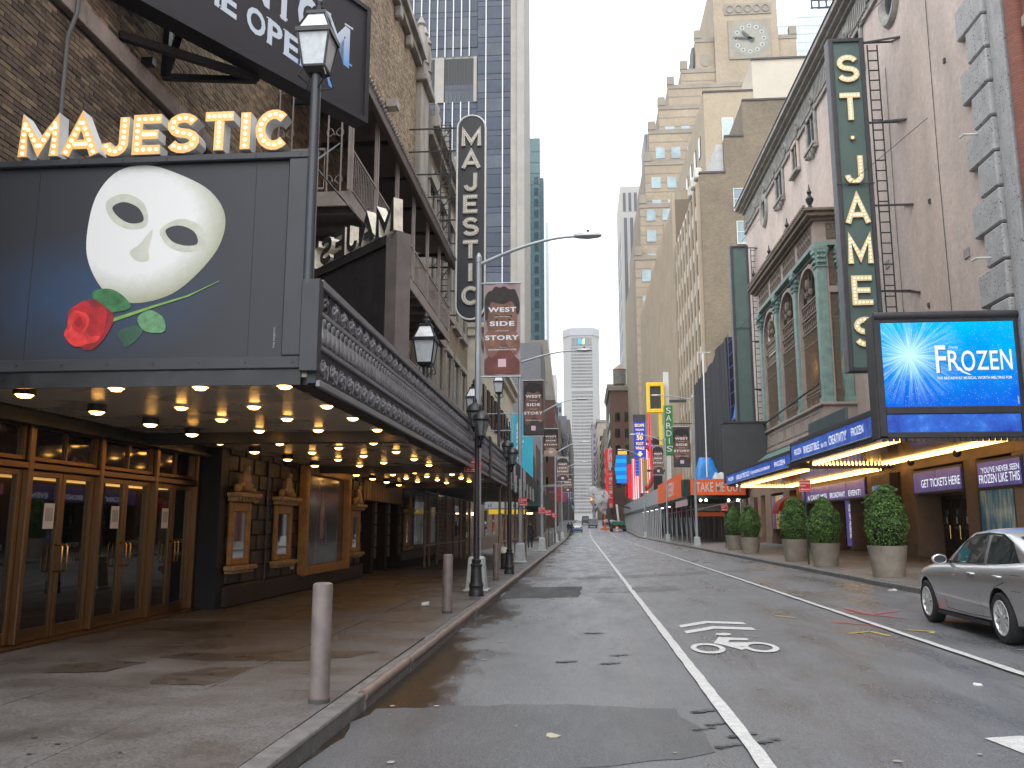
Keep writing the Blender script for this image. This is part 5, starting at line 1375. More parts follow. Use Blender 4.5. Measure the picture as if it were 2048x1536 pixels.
r_window(43.5,44.9,21.6,23.2); r_window(50.9,52.5,21.6,23.2); r_window(35.9,37.2,21.6,23.2); r_window(47.1,48.3,21.7,23.2,False); r_window(28.5,29.8,21.6,23.2)
for (yy,zz) in ((56.3,22.6),(32.4,22.4)):
    O = MB(); n = 22
    R = []
    for r, d in ((.62,0),(.75,.16),(1.0,.2),(1.12,.08),(1.14,0)):
        R.append([(WX-.002-d, yy+r*.85*math.cos(2*PI*k/n), zz+r*1.05*math.sin(2*PI*k/n)) for k in range(n)])
    o = O.rings(R, cap=False).build('medallion', M_ORN, st, smooth=True)
    MB().poly([(WX-.03, yy+.62*.85*math.cos(2*PI*k/n), zz+.62*1.05*math.sin(2*PI*k/n)) for k in range(n)]).build('pane', M_DGLASS, o)
for (yy,z0,z1) in ((29.2,6.5,21.5),(33.4,8.0,20.0)): MB().tube([(WX-.03,yy,z0),(WX-.03,yy+.1,(z0+z1)/2),(WX-.03,yy,z1)], .012, 4).build('cable', M_CHAR, st)
for (yy,zz) in ((28.1,17.2),(30.2,13.0),(31.0,9.4),(36.2,18.4)): bx('wall_anchor', M_CHAR, st, WX-.06, WX-.001, yy, yy+.12, zz, zz+.16)
for (yy,zz) in ((27.6,10.2),(34.6,12.0)): bx('vent_cover', M_ORN, st, WX-.04, WX-.001, yy, yy+.4, zz, zz+.3)
# quoins, each a block
pil = bx('corner_pilaster', M_QUO, st, WX-.16, WX+.2, 24.05, 24.62, .4, 25.0, .02)
bx('corner_strip', M_QUO, st, WX-.05, WX+.2, 24.621, 25.05, .4, 25.0, .02)
z = 4.9; k = 0
while z < 24.8:
    l = 1.75 if k % 2 else 1.15
    MB().box(WX-.2,WX+.05,25.06,25.06+l,z,z+1.06).build('quoin', M_QUO, st, bevel=.05); z += 1.11; k += 1
for (yy,zz) in ((26,13.6),(25.9,9.6)): MB().tube([(WX-.2,yy,zz),(WX-.6,yy,zz),(WX-.62,yy+.25,zz)], .035, 7).build('hook', M_WHITE, st, smooth=True)
# neighbour: red brick
rbk = thing('red_brick_building', 'red brick building with stone bands at the right edge', 'building', (14,10,.4))
M_RBR = brickmat('red brick wall', (.24,.085,.06), (.30,.11,.075), (.16,.09,.07), 'x', bh=.085, bw=.23)
bx('wall', M_RBR, rbk, WX+.12, 28, -8, 24.04, .4, 27)
for z in (6.4, 11.6, 16.8): bx('stone_band', M_PINKST, rbk, WX-.06, WX+.119, -8, 24.03, z, z+.42)
for y in (21.4, 16.5, 11.5):
    for z in (7.2, 12.4, 17.6):
        w = MB().box(WX+.02,WX+.119,y,y+.2,z,z+3.1).box(WX+.02,WX+.119,y+1.6,y+1.8,z,z+3.1).box(WX-.0,WX+.119,y-.1,y+1.9,z+3.1,z+3.4).build('window', M_PINKST, rbk); bx('pane', M_DGLASS, w, WX+.06, WX+.1, y+.2, y+1.6, z, z+3.1)
MB().cyl((WX+.1,23.75,.5),(WX+.1,23.75,25),.28,n=14).build('brick_shaft', M_RBR, rbk, smooth=True)
# ---------------- loggia: green columns, arches, grilles
lg = thing('loggia', 'bay loggia with copper-green columns, arches and iron grilles on the pink theatre', 'loggia', (11.8,46.5,6.1))
LX, L0, L1 = 11.1, 39.9, 53.4; ZB, ZC, ZT = 7.25, 14.7, 15.9
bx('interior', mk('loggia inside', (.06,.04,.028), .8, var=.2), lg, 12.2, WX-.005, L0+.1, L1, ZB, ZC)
base = bx('base', M_PINKST, lg, LX-.1, WX-.002, L0-.1, L1+.1, 6.1, 7.1); bx('base_moulding', M_PINKST, base, LX-.22, WX-.002, L0-.22, L1+.2, 7.1, 7.24, .03)
bx('base_moulding', M_PINKST, base, LX-.16, WX-.002, L0-.16, L1+.16, 5.9, 6.099, .03)
for i in range(7):
    y = L0+.25+i*1.9
    F = MB(); x = LX-.101
    F.box(x-.03,x,y,y+1.6,6.25,6.31); F.box(x-.03,x,y,y+1.6,6.89,6.95); F.box(x-.03,x,y,y+.06,6.31,6.89); F.box(x-.03,x,y+1.54,y+1.6,6.31,6.89); F.build('base_panel', M_PINKST, base)
def column(y0, y1, x0, x1):
    c = MB(); c.box(x0,x1,y0,y1,ZB+.25,ZC-.95); c.box(x0-.07,x1+.07,y0-.07,y1+.07,ZB,ZB+.25)
    c.box(x0-.08,x1+.08,y0-.08,y1+.08,ZC-.12,ZC); c.box(x0-.05,x1+.05,y0-.05,y1+.05,ZC-1.05,ZC-.95)
    R = [[(x0-d,y0-d,z),(x1+d,y0-d,z),(x1+d,y1+d,z),(x0-d,y1+d,z)] for z,d in ((ZC-.95,.02),(ZC-.5,.05),(ZC-.12,.13))]; c.rings(R)
    col = c.build('column', M_GRN, lg, bevel=.02)
    L = MB()
    for k in range(3):
        for s in (.2,.5,.8): L.ball((x0-.06,y0+(y1-y0)*s,ZC-.8+k*.24), .09, 6, 4); L.ball((x0+(x1-x0)*s,y0-.06,ZC-.8+k*.24), .09, 6, 4)
    L.build('capital_leaves', M_GRN, col, smooth='all')
for y in (L0, L0+4.3, L0+8.65, L1-.5): column(y, y+.5, LX, LX+.45)
column(L0, L0+.45, 12.05, 12.48)
bx('beam', M_GRN, lg, LX-.06, WX-.003, L0-.06, L1+.05, ZC, ZC+.16)
en = bx('entablature', M_PINKST, lg, LX-.02, WX-.003, L0-.02, L1, ZC+.161, ZT)
pan = []
for i in range(4):
    y = L0+.55+i*3.2; bx('carved_panel', M_ORNB, en, LX-.05, LX-.021, y, y+2.6, ZC+.3, ZT-.12)
    for q in range(6):
        for s in (-1,1):
            cy, cz = y+.25+q*.42, (ZC+ZT)/2+.1+s*.2
            MB().tube([(LX-.06, cy+.15*math.cos(t)*(1-.06*t), cz+.15*math.sin(t)*(1-.06*t)) for t in [j*.8 for j in range(9)]], .028, 5).build('scroll', M_IRON, en, smooth=True)
bx('carved_panel', M_ORNB, en, LX+.5, WX-.15, L0-.05, L0-.021, ZC+.3, ZT-.12)
for q in range(4):
    cx, cz = LX+.62+q*.22, (ZC+ZT)/2+.1
    for s in (-1,1): MB().tube([(cx+.1*math.cos(t), L0-.06, cz+s*.2+.15*math.sin(t)) for t in [j*.8 for j in range(8)]], .022, 5).build('scroll', M_IRON, en, smooth=True)
C = MB(); C.box(LX-.2,WX-.003,L0-.2,L1+.1,ZT,ZT+.14); C.box(LX-.42,WX-.003,L0-.42,L1+.2,ZT+.14,ZT+.34); C.box(LX-.55,WX-.003,L0-.55,L1+.3,ZT+.34,ZT+.5); C.build('cornice', M_ORNB, lg, bevel=.03)
for i in range(46): bx('cornice_tooth', M_ORNB, lg, LX-.62, LX-.5, L0-.5+i*.3, L0-.36+i*.3, ZT+.5, ZT+.62)
for y in (L0-.2, L0+4.3, L0+8.7, L1-.2):
    MB().lathe([(.13,0),(.16,.08),(.07,.2),(.17,.4),(.19,.52),(.1,.66),(.06,.72),(.12,.85),(.05,1.0),(.015,1.25)], (LX-.2,y,ZT+.5), 10).build('finial', M_BLK, lg, smooth=True)
def arch_bay(y0, y1):
    # pale arch ring, tracery and vertical bars between two columns
    cy = (y0+y1)/2; r = (y1-y0)/2; zs = ZC-.35-r*.9
    A = MB(); n = 16; R = []
    for k in range(n+1):
        a = PI*k/n; R.append([(LX+.12+dx, cy-rr*math.cos(a), zs+rr*.95*math.sin(a)) for dx,rr in ((0,r),(.25,r),(.25,r-.22),(0,r-.22))])
    A.rings(R)
    A.box(LX+.12,LX+.37,y0,y0+.22,ZB+.02,zs); A.box(LX+.12,LX+.37,y1-.22,y1,ZB+.02,zs)
    ar = A.build('arch', M_PINKST, lg, smooth=True)
    B = MB()
    k = 0; y = y0+.3
    while y < y1-.25:
        B.cyl((LX+.25,y,ZB+.02),(LX+.25,y,zs-1.5),.022,n=5)
        for zz in (ZB+.9, zs-2.2): B.ball((LX+.25,y,zz), .05, 6, 4)
        y += .19
    for zz in (ZB+.06, ZB+.75, zs-1.5, zs-.75, zs-.05): B.bar((LX+.25,y0+.2,zz),(LX+.25,y1-.2,zz),.06,.08)
    for zc in (zs-1.15, zs-.4, ZB+.42):
        y = y0+.42
        while y < y1-.3:
            B.tube([(LX+.25, y+.16*math.cos(t), zc+.24*math.sin(t)) for t in [2*PI*j/10 for j in range(11)]], .03, 5); y += .31
    for t in (-.9,-.45,0,.45,.9):
        B.tube([(LX+.25,cy+t*.4,zs),(LX+.25,cy+t*.75*r,zs+(r-.3)*math.cos(t*.9)*.85)], .035, 5); B.ball((LX+.24,cy+t*.5,zs+.5-abs(t)*.2), .13, 7, 4, 1.4)
    B.ball((LX+.22,cy,zs+.75), .2, 8, 5, 1.8)
    B.build('grille', M_IRON, ar, smooth=True)
arch_bay(L0+.52, L0+4.28); arch_bay(L0+4.82, L0+8.63); arch_bay(L0+9.17, L1-.52)
MB().cyl((LX-.15,L0+.3,ZB+.9),(LX-.25,L1,ZB+.35),.05).build('hand_rail', M_BLK, lg); MB().cyl((LX-.12,L0+.2,ZC-.55),(LX-.12,L1,ZC-.5),.05).build('hand_rail', M_BLK, lg)
G = MB(); x0, x1 = LX+.5, 12.02
for k in range(9):
    xx = x0+.06+k*(x1-x0-.12)/8; G.cyl((xx,L0+.2,ZB+.02),(xx,L0+.2,ZC-.02),.022,n=5)
for zz in (ZB+.7,11.3,12.3,12.5,14.4): G.bar((x0,L0+.2,zz),(x1,L0+.2,zz),.05,.09)
for zc, hh in ((11.8,.4),(13.2,.35),(7.6,.3),(13.9,.25)):
    for k in range(4): G.tube([(x0+.2+k*.36+.16*math.cos(t), L0+.19, zc+hh*math.sin(t)) for t in [2*PI*j/10 for j in range(11)]], .028, 5)
G.build('grille', M_IRON, lg, smooth=True)
bx('end_panel_frame', M_PINKST, lg, LX+.45, LX+.55, L0+.05, L0+.35, ZB, ZC); bx('end_panel_frame', M_PINKST, lg, LX+.55, 12.04, L0+.06, L0+.34, 12.45, 12.75)
gl = bx('interior_lamp', glow('warm interior lamp', (1,.55,.2), 9), lg, 11.75, 11.95, 41.5, 41.9, 9.2, 9.4)
# copper awning below the loggia
aw = thing('copper_awning', 'small ribbed copper-green awning under the loggia', 'awning', (11,46,5.3))
A = MB(); A.rings([[(11.05,L0+.4,5.88),(10.2,L0+.4,5.22),(10.2,L0+.4,5.16),(11.05,L0+.4,5.7)],[(11.05,52,5.88),(10.2,52,5.22),(10.2,52,5.16),(11.05,52,5.7)]]); A.build('sheet', M_GRN, aw)
for i in range(24): MB().bar((11.04,L0+.5+i*.5,5.91),(10.19,L0+.5+i*.5,5.25),.07,.06).build('rib', M_GRN, aw)

# ---------------- vertical green signs
def blade(x0, x1, y, z0, z1, th, label, word=None):
    t = thing('blade_sign', label, 'sign', ((x0+x1)/2,y,z0))
    f = MB(); e = .16
    f.box(x0,x0+e,y-.08,y+th,z0,z1); f.box(x1-e,x1,y-.08,y+th,z0,z1); f.box(x0+e,x1-e,y-.078,y+th,z1-e,z1); f.box(x0+e,x1-e,y-.078,y+th,z0,z0+e)
    f.build('frame', M_CHAR, t, bevel=.02)
    bx('panel', M_SGRN, t, x0+e, x1-e, y, y+th-.05, z0+e, z1-e)
    bx('seam', M_CHAR, t, x0-.03, x1+.03, y-.1, y-.079, (z0+z1)/2+.6, (z0+z1)/2+.65)
    bx('side_skin', mk('side skin', (.10,.10,.105), .5, var=.3, scale=1.5), t, x0-.03, x0-.001, y-.05, y+th, z0, z1)
    # ladder and struts back to the wall
    L = MB(); lx0, lx1 = x1+.22, x1+.60
    for xx in (lx0, lx1): L.bar((xx,y+.2,z0+.3),(xx,y+.2,z1-.2),.045)
    k = 0; z = z0+.4
    while z < z1-.2: L.bar((lx0,y+.2,z),(lx1,y+.2,z),.04); z += .42
    L.build('ladder', M_BLK, t)
    B = MB()
    zz = z1-.15; q = 0
    while zz > z0+2:
        B.bar((x1,y+.1,zz),(WX,y+.1,zz),.06); B.bar((x1,y+.1,zz),(WX,y-.75,zz-.3),.06)
        B.bar((WX-.03,y+.1,zz),(WX-.03,y-.75,zz-.3),.05)
        B.build('wall_strut', M_BLK, t); B = MB(); zz -= 3.4; q += 1
    MB().tube([(x0+.6,y,z1),(WX,y-2.5,z1+1.2)], .012, 4).tube([(x0+.4,y,(z0+z1)/2+.6),(WX,y-2.6,(z0+z1)/2+2)], .012, 4).build('stay_wire', M_BLK, t)
    if word:
        W = x1-x0-2*e; n = len(word); 
        M_LF = mk('cream lit letter face', (.62,.52,.34), .5, var=.1, emit=.08, ecol=(1,.7,.35)); M_LS = mk('gilt letter side', (.34,.20,.06), .5)
        zt = z1-.75; span = (z1-z0-1.2); pitch = {'.':.62}
        tot = sum(.62 if c == '.' else 1 for c in word); st_ = span/tot; h = .70*st_
        for c in word:
            if c == '.':
                MB().cyl((x0+e+W/2,y-.09,zt-.25),(x0+e+W/2,y-.001,zt-.25),.10,n=14).build('letter', M_LS, t)
                bulb_cluster([Vector((x0+e+W/2,y-.10,zt-.25))], .05, M_BULB_ON, t); zt -= st_*.62; continue
            w = min(W*.84, WID[c]*h*.86)
            o = Vector((x0+e+W/2-w/2, y-.001, zt-h))
            L_, pts = stroke_letter(c, o, Vector((1,0,0)), Vector((0,0,1)), w, h, .21, .09, .155)
            lt = L_.build('letter', M_LS, t); lt.data.materials.append(M_LF)
            for f_ in lt.data.polygons:
                if f_.normal.y < -.9: f_.material_index = 1
            bulb_cluster(pts, .034, M_BULB_ON, lt)
            zt -= st_
    return t
blade(10.0, 11.35, 32.5, 7.35, 20.8, .45, 'tall green vertical sign with lit gilt letters beside the ladder', 'ST.JAMES')
blade(10.75, 12.0, 60.0, 8.1, 21.4, .5, 'blank green vertical sign further along the pink theatre')

# ---------------- canopy with screens and running lights
M_LETW = glow('white sign letters', (.92,.95,1.0), .42)
M_STRIP = mk('blue backlit strip', (.03,.10,.35), .4, var=.5, scale=1.6, emit=.32, ecol=(.05,.20,.85))
def strip_mat():
    m = bpy.data.materials.new('lit blue vinyl'); m.use_nodes = True; t = m.node_tree; p = t.nodes['Principled BSDF']; L = t.links.new
    geo = _n(t,'ShaderNodeNewGeometry'); n1 = _n(t,'ShaderNodeTexNoise', Scale=1.1, Detail=9.0, Roughness=.75); L(geo.outputs['Position'], n1.inputs['Vector'])
    r = _n(t,'ShaderNodeValToRGB'); e = r.color_ramp.elements; e[0].position = .36; e[0].color = (.020,.045,.30,1); e[1].position = .74; e[1].color = (.16,.42,.85,1); q = e.new(.55); q.color = (.03,.13,.55,1)
    L(n1.outputs[0], r.inputs[0]); L(r.outputs[0], p.inputs['Base Color']); L(r.outputs[0], p.inputs['Emission Color']); p.inputs['Emission Strength'].default_value = .24; p.inputs['Roughness'].default_value = .3
    return m
M_STRIP = strip_mat()
def screen_mat(cx, cz, y):
    m = bpy.data.materials.new('LED screen picture'); m.use_nodes = True; t = m.node_tree; t.nodes.clear(); L = t.links.new
    out = t.nodes.new('ShaderNodeOutputMaterial'); em = t.nodes.new('ShaderNodeEmission'); L(em.outputs[0], out.inputs[0])
    geo = _n(t,'ShaderNodeNewGeometry'); sp = _n(t,'ShaderNodeSeparateXYZ'); L(geo.outputs['Position'], sp.inputs[0])
    def ma(op, a, b=None, c=None):
        n = _n(t,'ShaderNodeMath', operation=op)
        for i, v in enumerate((a,b,c)):
            if v is None: continue
            if isinstance(v,(int,float)): n.inputs[i].default_value = v
            else: L(v, n.inputs[i])
        return n.outputs[0]
    dx = ma('SUBTRACT', sp.outputs[0], cx); dz = ma('SUBTRACT', sp.outputs[2], cz)
    ang = ma('ARCTAN2', dz, dx); rad = ma('SQRT', ma('ADD', ma('MULTIPLY',dx,dx), ma('MULTIPLY',dz,dz)))
    cb_ = _n(t,'ShaderNodeCombineXYZ'); L(ma('MULTIPLY', ang, 7.0), cb_.inputs[0]); L(ma('MULTIPLY', rad, .35), cb_.inputs[1])
    n1 = _n(t,'ShaderNodeTexNoise', Scale=1.6, Detail=4.0, Roughness=.7); L(cb_.outputs[0], n1.inputs['Vector'])
    rays = ma('MULTIPLY', ma('SMOOTH_MIN', ma('MAXIMUM', ma('MULTIPLY_ADD', n1.outputs[0], 5.0, -2.2), 0), 1.0, .1), ma('MAXIMUM', ma('SUBTRACT', 1.0, ma('DIVIDE', rad, 1.55)), 0))
    core = ma('POWER', ma('MAXIMUM', ma('SUBTRACT', 1.0, ma('DIVIDE', rad, .85)), 0), 1.6)
    lum = ma('ADD', ma('MULTIPLY', rays, .95), ma('MULTIPLY', core, .9))
    v = _n(t,'ShaderNodeTexVoronoi', Scale=17.0); L(geo.outputs['Position'], v.inputs['Vector'])
    spk = ma('MULTIPLY', ma('LESS_THAN', v.outputs['Distance'], .16), .5)
    n2 = _n(t,'ShaderNodeTexNoise', Scale=1.2, Detail=5.0); L(geo.outputs['Position'], n2.inputs['Vector'])
    g = ma('MULTIPLY_ADD', sp.outputs[2], .38, -1.95); g = ma('ADD', g, ma('MULTIPLY_ADD', n2.outputs[0], .8, -.4))
    r = _n(t,'ShaderNodeValToRGB'); e = r.color_ramp.elements; e[0].position = 0; e[0].color = (.006,.12,.68,1); e[1].position = 1; e[1].color = (.0,.50,.90,1); q = e.new(.5); q.color = (.0,.30,.82,1)
    L(g, r.inputs[0])
    mx = _n(t,'ShaderNodeMix', data_type='RGBA'); mx.inputs[7].default_value = (.55,.90,1.0,1); mx.clamp_factor = True
    L(ma('ADD', lum, spk), mx.inputs[0]); L(r.outputs[0], mx.inputs[6]); L(mx.outputs[2], em.inputs[0]); em.inputs[1].default_value = .56
    return m
cn = thing('theatre_canopy', 'canopy of the pink theatre with glowing blue screen and chasing bulbs', 'canopy', (10.4,30.5,4.0))
KX = 8.42; K0, K1 = 25.05, 35.4
bx('deck', M_CHAR, cn, KX+.25, WX-.02, K0+.5, K1-.1, 4.19, 5.1)
bx('soffit', mk('mirror dark soffit', (.10,.075,.05), .12, metal=.6, var=.2), cn, KX+.1, WX-.02, K0+.1, K1, 4.11, 4.17)
ld_ = bx('screen', screen_mat(9.40, 6.50, K0), cn, 8.63, 12.31, K0-.06, K0-.005, 5.0, 7.44); ld_['label'] = 'bright blue LED screen with a starburst and title lettering'
F = MB(); F.box(8.43,8.63,K0-.10,K0+.55,4.15,7.69); F.box(12.31,12.42,K0-.10,K0-.01,4.15,7.69); F.box(8.63,12.31,K0-.098,K0-.004,7.44,7.56); F.box(8.63,12.31,K0-.098,K0-.004,4.79,5.0); F.box(8.63,12.31,K0-.098,K0-.004,4.11,4.27); F.box(8.64,12.2,K0-.003,K0+.55,4.15,7.55)
F.build('screen_frame', M_CHAR, ld_, bevel=.015)
MB().cyl((8.46,K0-.04,7.64),(12.44,K0-.04,7.64),.125,n=14).build('top_roll', M_CHAR, ld_, smooth=True)
bx('lower_strip', M_STRIP, ld_, 8.65, 12.29, K0-.06, K0-.005, 4.28, 4.78)
bx('corner_post', M_CHAR, ld_, 8.385, 8.429, K0-.06, K0+.5, 4.11, 7.64)
o_ = K0-.066
for c, a0, a1, z0, z1 in (('F',10.1,10.394,5.958,6.757),('R',10.442,10.765,6.025,6.605),('O',10.803,11.184,5.996,6.605),('Z',11.222,11.545,6.034,6.586),('E',11.593,11.821,6.034,6.586),('N',11.878,12.192,6.034,6.624)):
    lettering(c, glow('screen white', (.85,.92,1.0), .5), ld_, (a0,o_,z0), (1,0,0), (0,0,1), a1-a0, z1-z0, bold=.01)
    lettering(c, glow('screen shade', (.10,.22,.42), .45), ld_, (a0+.03,o_+.003,z0-.03), (1,0,0), (0,0,1), a1-a0, z1-z0, bold=.015)
MB().poly([(a,o_-.001,b) for a,b in ((10.67,6.091),(10.784,5.977),(10.984,5.891),(11.051,5.896),(10.86,5.996),(10.746,6.129))]).build('swash', MATS['screen white'], ld_)
lettering('Disney', MATS['screen white'], ld_, (10.48,o_,6.64), (1,0,0), (0,0,1), .26, .10, italic=.2)
lettering('THE BROADWAY MUSICAL WORTH MELTING FOR', MATS['screen white'], ld_, (10.1,o_,5.77), (1,0,0), (0,0,1), 2.05, .08, bold=.012)
lettering('DISNEY', MATS['screen white'], ld_, (12.28,o_,5.06), (0,0,1), (-1,0,0), .22, .035)
def side_strip(x, y0, y1, z0, z1, parts_, parent, th=.09):
    s = bx('side_strip', M_STRIP, parent, x, x+th, y0, y1, z0, z1)
    F = MB(); F.box(x-.03,x+th,y0-.1,y1+.1,z1+.001,z1+.13); F.box(x-.04,x+th,y0-.1,y1+.1,z0-.07,z0-.001); F.build('strip_frame', M_CHAR, s)
    bx('strip_edge', mk('bright strip edge', (.6,.65,.7), .4), s, x-.045, x-.041, y0, y1, z0-.03, z0-.005)
    for txt, f0, f1, h0, h1 in parts_:
        L = y1-y0; lettering(txt, M_LETW, s, (x-.006, y1-f0*L, z0+(z1-z0)*h0), (0,-1,0), (0,0,1), (f1-f0)*L, (z1-z0)*(h1-h0), bold=.008)
    return s
side_strip(KX, K0+.56, K1, 4.25, 4.82, [('FROZEN',.05,.16,.3,.7),("'IRRESISTIBLE",.19,.42,.22,.72),('IN ITS',.445,.52,.22,.5),("CREATIVITY!'",.545,.75,.22,.78),('FROZEN',.80,.92,.3,.75)], cn)
bx('upper_panel', mk('teal grey panel', (.07,.11,.11), .6), cn, 8.85, 8.95, 29.5, 34.3, 5.0, 5.6)
F = MB(); 
for i in range(56): F.box(KX-.02,KX+.08,K0+.5+i*.19,K0+.62+i*.19,4.07,4.17)
for i in range(24): F.box(8.5+i*.162,8.61+i*.162,K0-.08,K0+.02,4.01,4.109)
F.build('edge_teeth', M_CHAR, cn)
def bulb_rows(x0, x1, y0, y1, z, parent, far_rows=2, wall_rows=2):
    pts = []
    x = x0
    while x <= x1:
        for r in range(far_rows): pts.append((x,y1-.05-r*.42,z))
        x += .145
    y = y0
    while y < y1-.3:
        for r in range(wall_rows): pts.append((x1-.1-r*.30,y,z))
        pts.append((x0-.15,y,z)); y += .15
    return bulb_cluster([Vector(p) for p in pts], .036, glow('chase bulb', (1,.53,.13), 4.5), parent)
bulb_rows(9.3, 12.2, K0+.5, K1-.1, 4.08, cn)
# second, further canopy
cn2 = thing('theatre_canopy', 'lower second canopy of the pink theatre with a long blue strip and bulbs', 'canopy', (10.8,46,4))
bx('deck', M_CHAR, cn2, KX+.3, WX-.02, 36.0, 51.8, 4.04, 4.75); bx('soffit', MATS['mirror dark soffit'], cn2, KX+.12, WX-.02, 35.8, 51.8, 3.96, 4.02)
side_strip(KX+.02, 35.9, 51.4, 4.07, 4.57, [('FROZEN',.04,.15,.3,.7),("'A BRILLIANT SPECTACLE",.2,.45,.2,.72),('OF JAW-DROPPING CRAFTSMANSHIP',.47,.76,.2,.6),('FROZEN',.82,.95,.3,.72)], cn2)
bx('end_board', M_CHAR, cn2, KX+.02, WX-.3, 35.6, 35.74, 3.98, 4.8)
bulb_rows(9.4, 12.2, 36.1, 51.6, 3.92, cn2)
bb = thing('grey_screen_box', 'dark grey mesh sign box on the far end of the second canopy', 'sign', (9.5,52,4.3))
bx('box', mk('grey mesh', (.055,.057,.06), .6, var=.15), bb, 8.5, 11.0, 52.0, 52.8, 4.2, 7.75, .02); bx('cap', M_CHAR, bb, 8.45, 11.05, 51.95, 52.85, 7.75, 7.85)
# ---------------- street level of the right theatre
G = lambda x: .15+(x-8.43)*.0644
M_DOORD = mk('dark bronze door', (.06,.042,.03), .4, metal=.4, var=.2)
gf = bx('entrance_wall', M_BRN, st, WX+.9, WX+1.1, 25.06, 63, .3, 4.79); bx('lintel', M_BRN, st, WX+.0, WX+.899, 25.06, 63, 3.78, 4.79)
piers = [(25.07,26.1),(28.4,29.3),(33.6,35.0),(37.4,39.0),(50.4,51.6),(53.4,55.0),(58.6,60.4),(62.0,62.99)]
for a,b in piers:
    p_ = bx('pier', M_BRN, st, WX-.06, WX+.898, a, b, .45, 3.78, .02); bx('pier_base', mk('worn base stone', (.19,.15,.12), .7, var=.25), p_, WX-.10, WX-.061, a+.002, b-.002, .38, 1.0)
def lit_sign(y0, y1, z0, z1, txts, label, panels=2, x=WX-.12):
    s = bx('sign_panel', M_CHAR, st, x+.03, x+.25, y0-.08, y1+.08, z0-.08, z1+.08); s['label'] = label
    L = y1-y0; w = L/panels
    for k in range(panels): bx('lit_face', mk('violet lit vinyl', (.10,.09,.32), .35, var=.4, scale=.9, emit=.10, ecol=(.20,.16,.62)), s, x, x+.029, y0+k*w+.03, y0+(k+1)*w-.03, z0, z1)
    for txt, f0, f1, h0, h1 in txts: lettering(txt, M_LETW, s, (x-.006, y1-f0*L, z0+(z1-z0)*h0), (0,-1,0), (0,0,1), (f1-f0)*L, (z1-z0)*(h1-h0), bold=.006)
lit_sign(29.4,33.5,2.88,3.6,[('GET TICKETS HERE',.18,.98,.22,.62)],'violet lit sign reading GET TICKETS HERE')
lit_sign(39.2,50.2,2.95,3.72,[("A CAN'T-MISS",.12,.46,.12,.48),('BROADWAY',.51,.74,.12,.46),('EVENT!',.79,.95,.12,.46)],"violet lit sign reading A CAN'T-MISS BROADWAY EVENT",4)
lit_sign(25.5,28.2,2.85,3.6,[("'YOU'VE NEVER SEEN",.1,.98,.56,.8),('FROZEN LIKE THIS',.04,.98,.14,.5)],"violet lit sign beginning YOU'VE NEVER SEEN",1)
def leaf_door(y0, y1, x=WX+.85):
    D = MB(); D.box(x,x+.04,y0,y0+.08,.53,2.75); D.box(x,x+.04,y1-.08,y1,.53,2.75); D.box(x,x+.04,y0+.08,y1-.08,.53,.72); D.box(x,x+.04,y0+.08,y1-.08,2.62,2.75)
    d = D.build('door', M_DOORD, st); bx('glass', M_DGLASS, d, x+.015, x+.025, y0+.08, y1-.08, .72, 2.62)
    MB().cyl((x-.05,y0+.12,1.2),(x-.05,y0+.12,1.7),.018,n=8).build('handle', M_BRASS, d)
    MB().poly([(x+.012,(y0+y1)/2+.09*math.cos(t),2.15+.12*math.sin(t)) for t in [2*PI*k/12 for k in range(12)]]).build('decal', mk('teal decal', (.05,.25,.32), .4), d)
    bx('notice', M_PAPER, d, x+.011, x+.013, (y0+y1)/2+.02, (y0+y1)/2+.14, 1.75, 2.0)
    lettering('FROZEN', mk('dim decal print', (.3,.33,.34), .5), d, (x+.010,y1-.12,1.55), (0,-1,0), (0,0,1), y1-y0-.24, .1)
for i in range(5): leaf_door(29.35+i*.84, 30.15+i*.84)
for i in range(10): leaf_door(39.1+i*1.12, 40.15+i*1.12)
for i, y in enumerate((41.9,45.4)):
    b = bx('vertical_strip', MATS['violet lit vinyl'], st, WX-.02, WX+.04, y, y+.6, .75, 2.85)
    lettering(['THE HIT MUSICAL','FROZEN'][i], M_LETW, b, (WX-.026,y+.12,2.7), (0,0,-1), (0,-1,0), 1.6, .3)
    bx('pier', M_BRN, st, WX+.05, WX+.8, y+.05, y+.55, .38, 2.9)
pw = bx('painting', post_mat('blue gold artwork', [(.3,(.02,.07,.16)),(.48,(.05,.2,.3)),(.58,(.35,.4,.33)),(.72,(.55,.45,.22))], emit=.05), st, WX-.03, WX-.001, 26.15, 28.35, 1.2, 2.75)
pf = MB().box(WX-.07,WX-.031,26.08,26.15,1.12,2.83).box(WX-.07,WX-.031,28.35,28.42,1.12,2.83).box(WX-.07,WX-.031,26.15,28.35,1.12,1.2).box(WX-.07,WX-.031,26.15,28.35,2.75,2.83); pf.build('picture_frame', M_CHAR, pw)
pc2 = thing('poster_case', 'free-standing dark poster case with a pale blue poster by the theatre wall', 'poster case', (11.9,35.3,.4))
bx('case', M_DOORD, pc2, 12.05, 12.44, 35.05, 37.2, 1.15, 3.75, .02); bx('poster', post_mat('pale blue poster', [(.3,(.04,.07,.2)),(.5,(.12,.2,.4)),(.62,(.3,.42,.6)),(.78,(.55,.65,.75))], emit=.25), pc2, 12.02, 12.049, 35.2, 37.05, 1.3, 3.3)
lettering('ST. JAMES THEATRE', mk('dim gold text', (.3,.24,.14), .5), pc2, (12.04,37.0,3.42), (0,-1,0), (0,0,1), 1.7, .16)
MB().box(12.08,12.4,35.3,35.42,.38,1.15).box(12.08,12.4,36.8,36.92,.38,1.15).build('legs', M_DOORD, pc2)
for y in (29.0,33.0,36.2,39.6): MB().ball((WX-.35,y,4.0), .14, 10, 6).cyl((WX-.35,y,4.05),(WX-.3,y,4.23),.03).build('spotlight', M_BLK, st, smooth=True)
